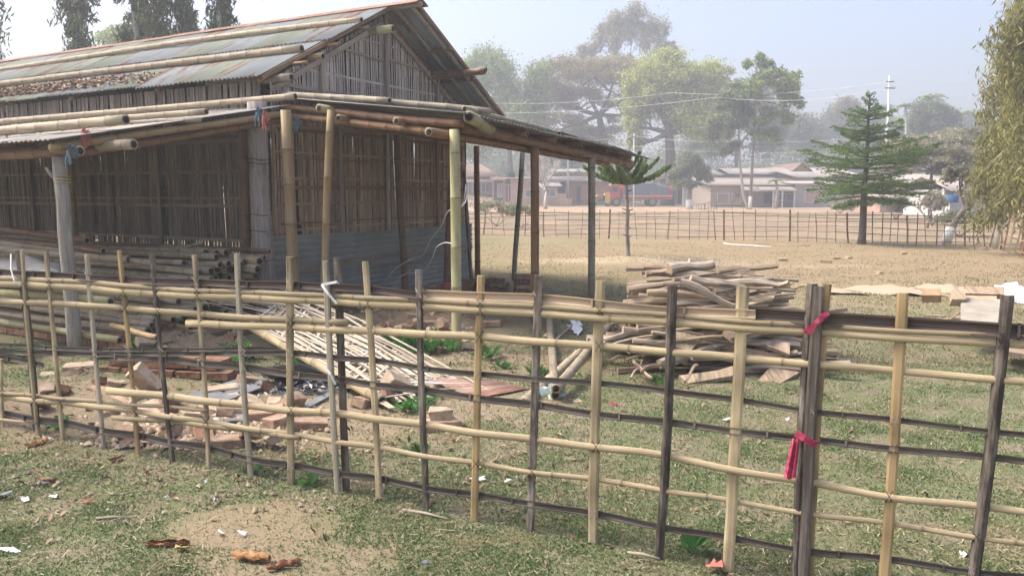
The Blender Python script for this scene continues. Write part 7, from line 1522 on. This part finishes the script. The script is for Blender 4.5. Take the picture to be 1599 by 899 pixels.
for k, (u, v, h, br, n, lb) in enumerate(((638, 547, .30, False, 34, 'bright green ferny weed between the woven panel and mossy post'), (600, 543, .26, False, 20, 'darker weed left of the bright ferny one'), (672, 552, .22, False, 20, 'green weed at the dark picket near the mossy post'), (758, 560, .22, False, 20, 'weed clump right of the mossy post'), (785, 575, .14, False, 18, 'small weed on the bare soil right of the mossy post'),
    (180, 592, .22, False, 24, 'fern between the bricks behind the left fence'), (215, 553, .26, True, 22, 'broad-leaved weed under the end of the low stack'), (345, 590, .28, False, 34, 'dark fern by the old footing'), (375, 568, .3, False, 34, 'fern in the shade of the woven panel'), (275, 618, .12, False, 14, 'small weed at the foot of the brick footing'), (20, 570, .3, False, 40, 'weeds at the far left behind the dark post'),
    (643, 642, .2, False, 22, 'bright weed in the open yard by the tilted clay block'), (840, 588, .16, False, 18, 'weed beside the wrapped bamboo pole'), (478, 757, .10, True, 8, 'small broad-leaved plant at the fence foot by the double post'), (400, 738, .09, True, 8, 'dark leaf plant at the bottom rail'), (1075, 858, .12, True, 7, 'young light green plant by the dark picket'), (655, 712, .12, False, 12, 'small weed behind the dark picket'), (85, 670, .13, True, 10, 'yellow-green weed below the left pickets'), (700, 548, .2, False, 14, 'low weed against the foot of the mossy post'), (1030, 600, .12, False, 18, 'green grass tuft at the left foot of the woodpile'), (455, 590, .25, False, 20, 'fern behind the edge pole of the woven panel'))):
    weed(lb, u, v, h, 90 + k, br, n)
# dead leaves and chips scattered about the yard
def yardpt(r):
    while True:
        y = r.uniform(2.4, 8.5); x = r.uniform(-.8, .75) * y
        if r.random() < (1 if (x < .5 and y > 4) else .25): return Vector((x, y, .012 + H(x, y))), UP
leafheap('leaf_litter', yardpt, 1500, .028, M['leaflitter'], 'small dead leaves and chips strewn over the yard', 12)
def strawpts(n, ylo, yhi, seed):
    r = np.random.RandomState(seed); y = ylo * (yhi / ylo) ** r.rand(n); x = (r.rand(n) * 2 - 1) * y * .78; a = r.rand(n) * 6.283; L_ = .008 + .018 * r.rand(n); w_ = .0016 * (y / 2) ** .6; d = np.stack([np.cos(a), np.sin(a), .1 * r.randn(n)], 1); s_ = np.stack([-np.sin(a), np.cos(a), 0 * a], 1)
    c = np.stack([x, y, hgt(x, y) + .008 + .014 * r.rand(n)], 1); L2 = d * L_[:, None]; W2 = s_ * w_[:, None]; V = np.stack([c - L2 - W2, c + L2 - W2, c + L2 + W2, c - L2 + W2], 1).reshape(-1, 3); return V, np.arange(n)[:, None] * 4 + np.array([[0, 1, 2, 3]])
M['straw'] = foliage('straw', (.2, .155, .09), (.33, .27, .17), (.46, .39, .27), .1)
stuff('straw', strawpts(5000, 2.0, 9.5, 8), M['straw'], 'bits of dry straw scattered in the grass', 4)

# ------------------------------------------------------------ air
hz = bpy.data.materials.new('haze_air'); t = nodes(hz); pv = N(t, 'ShaderNodeVolumePrincipled'); pv.inputs['Color'].default_value = (.86, .885, .94, 1); pv.inputs['Density'].default_value = HAZE; pv.inputs['Anisotropy'].default_value = .25
o_ = N(t, 'ShaderNodeOutputMaterial'); t.links.new(pv.outputs[0], o_.inputs['Volume'])
mb = MB(); mb.box((0, 410, 19.5), (1420, 1020, 43)); o = mb.build('haze', hz); tag(o, kind='stuff')
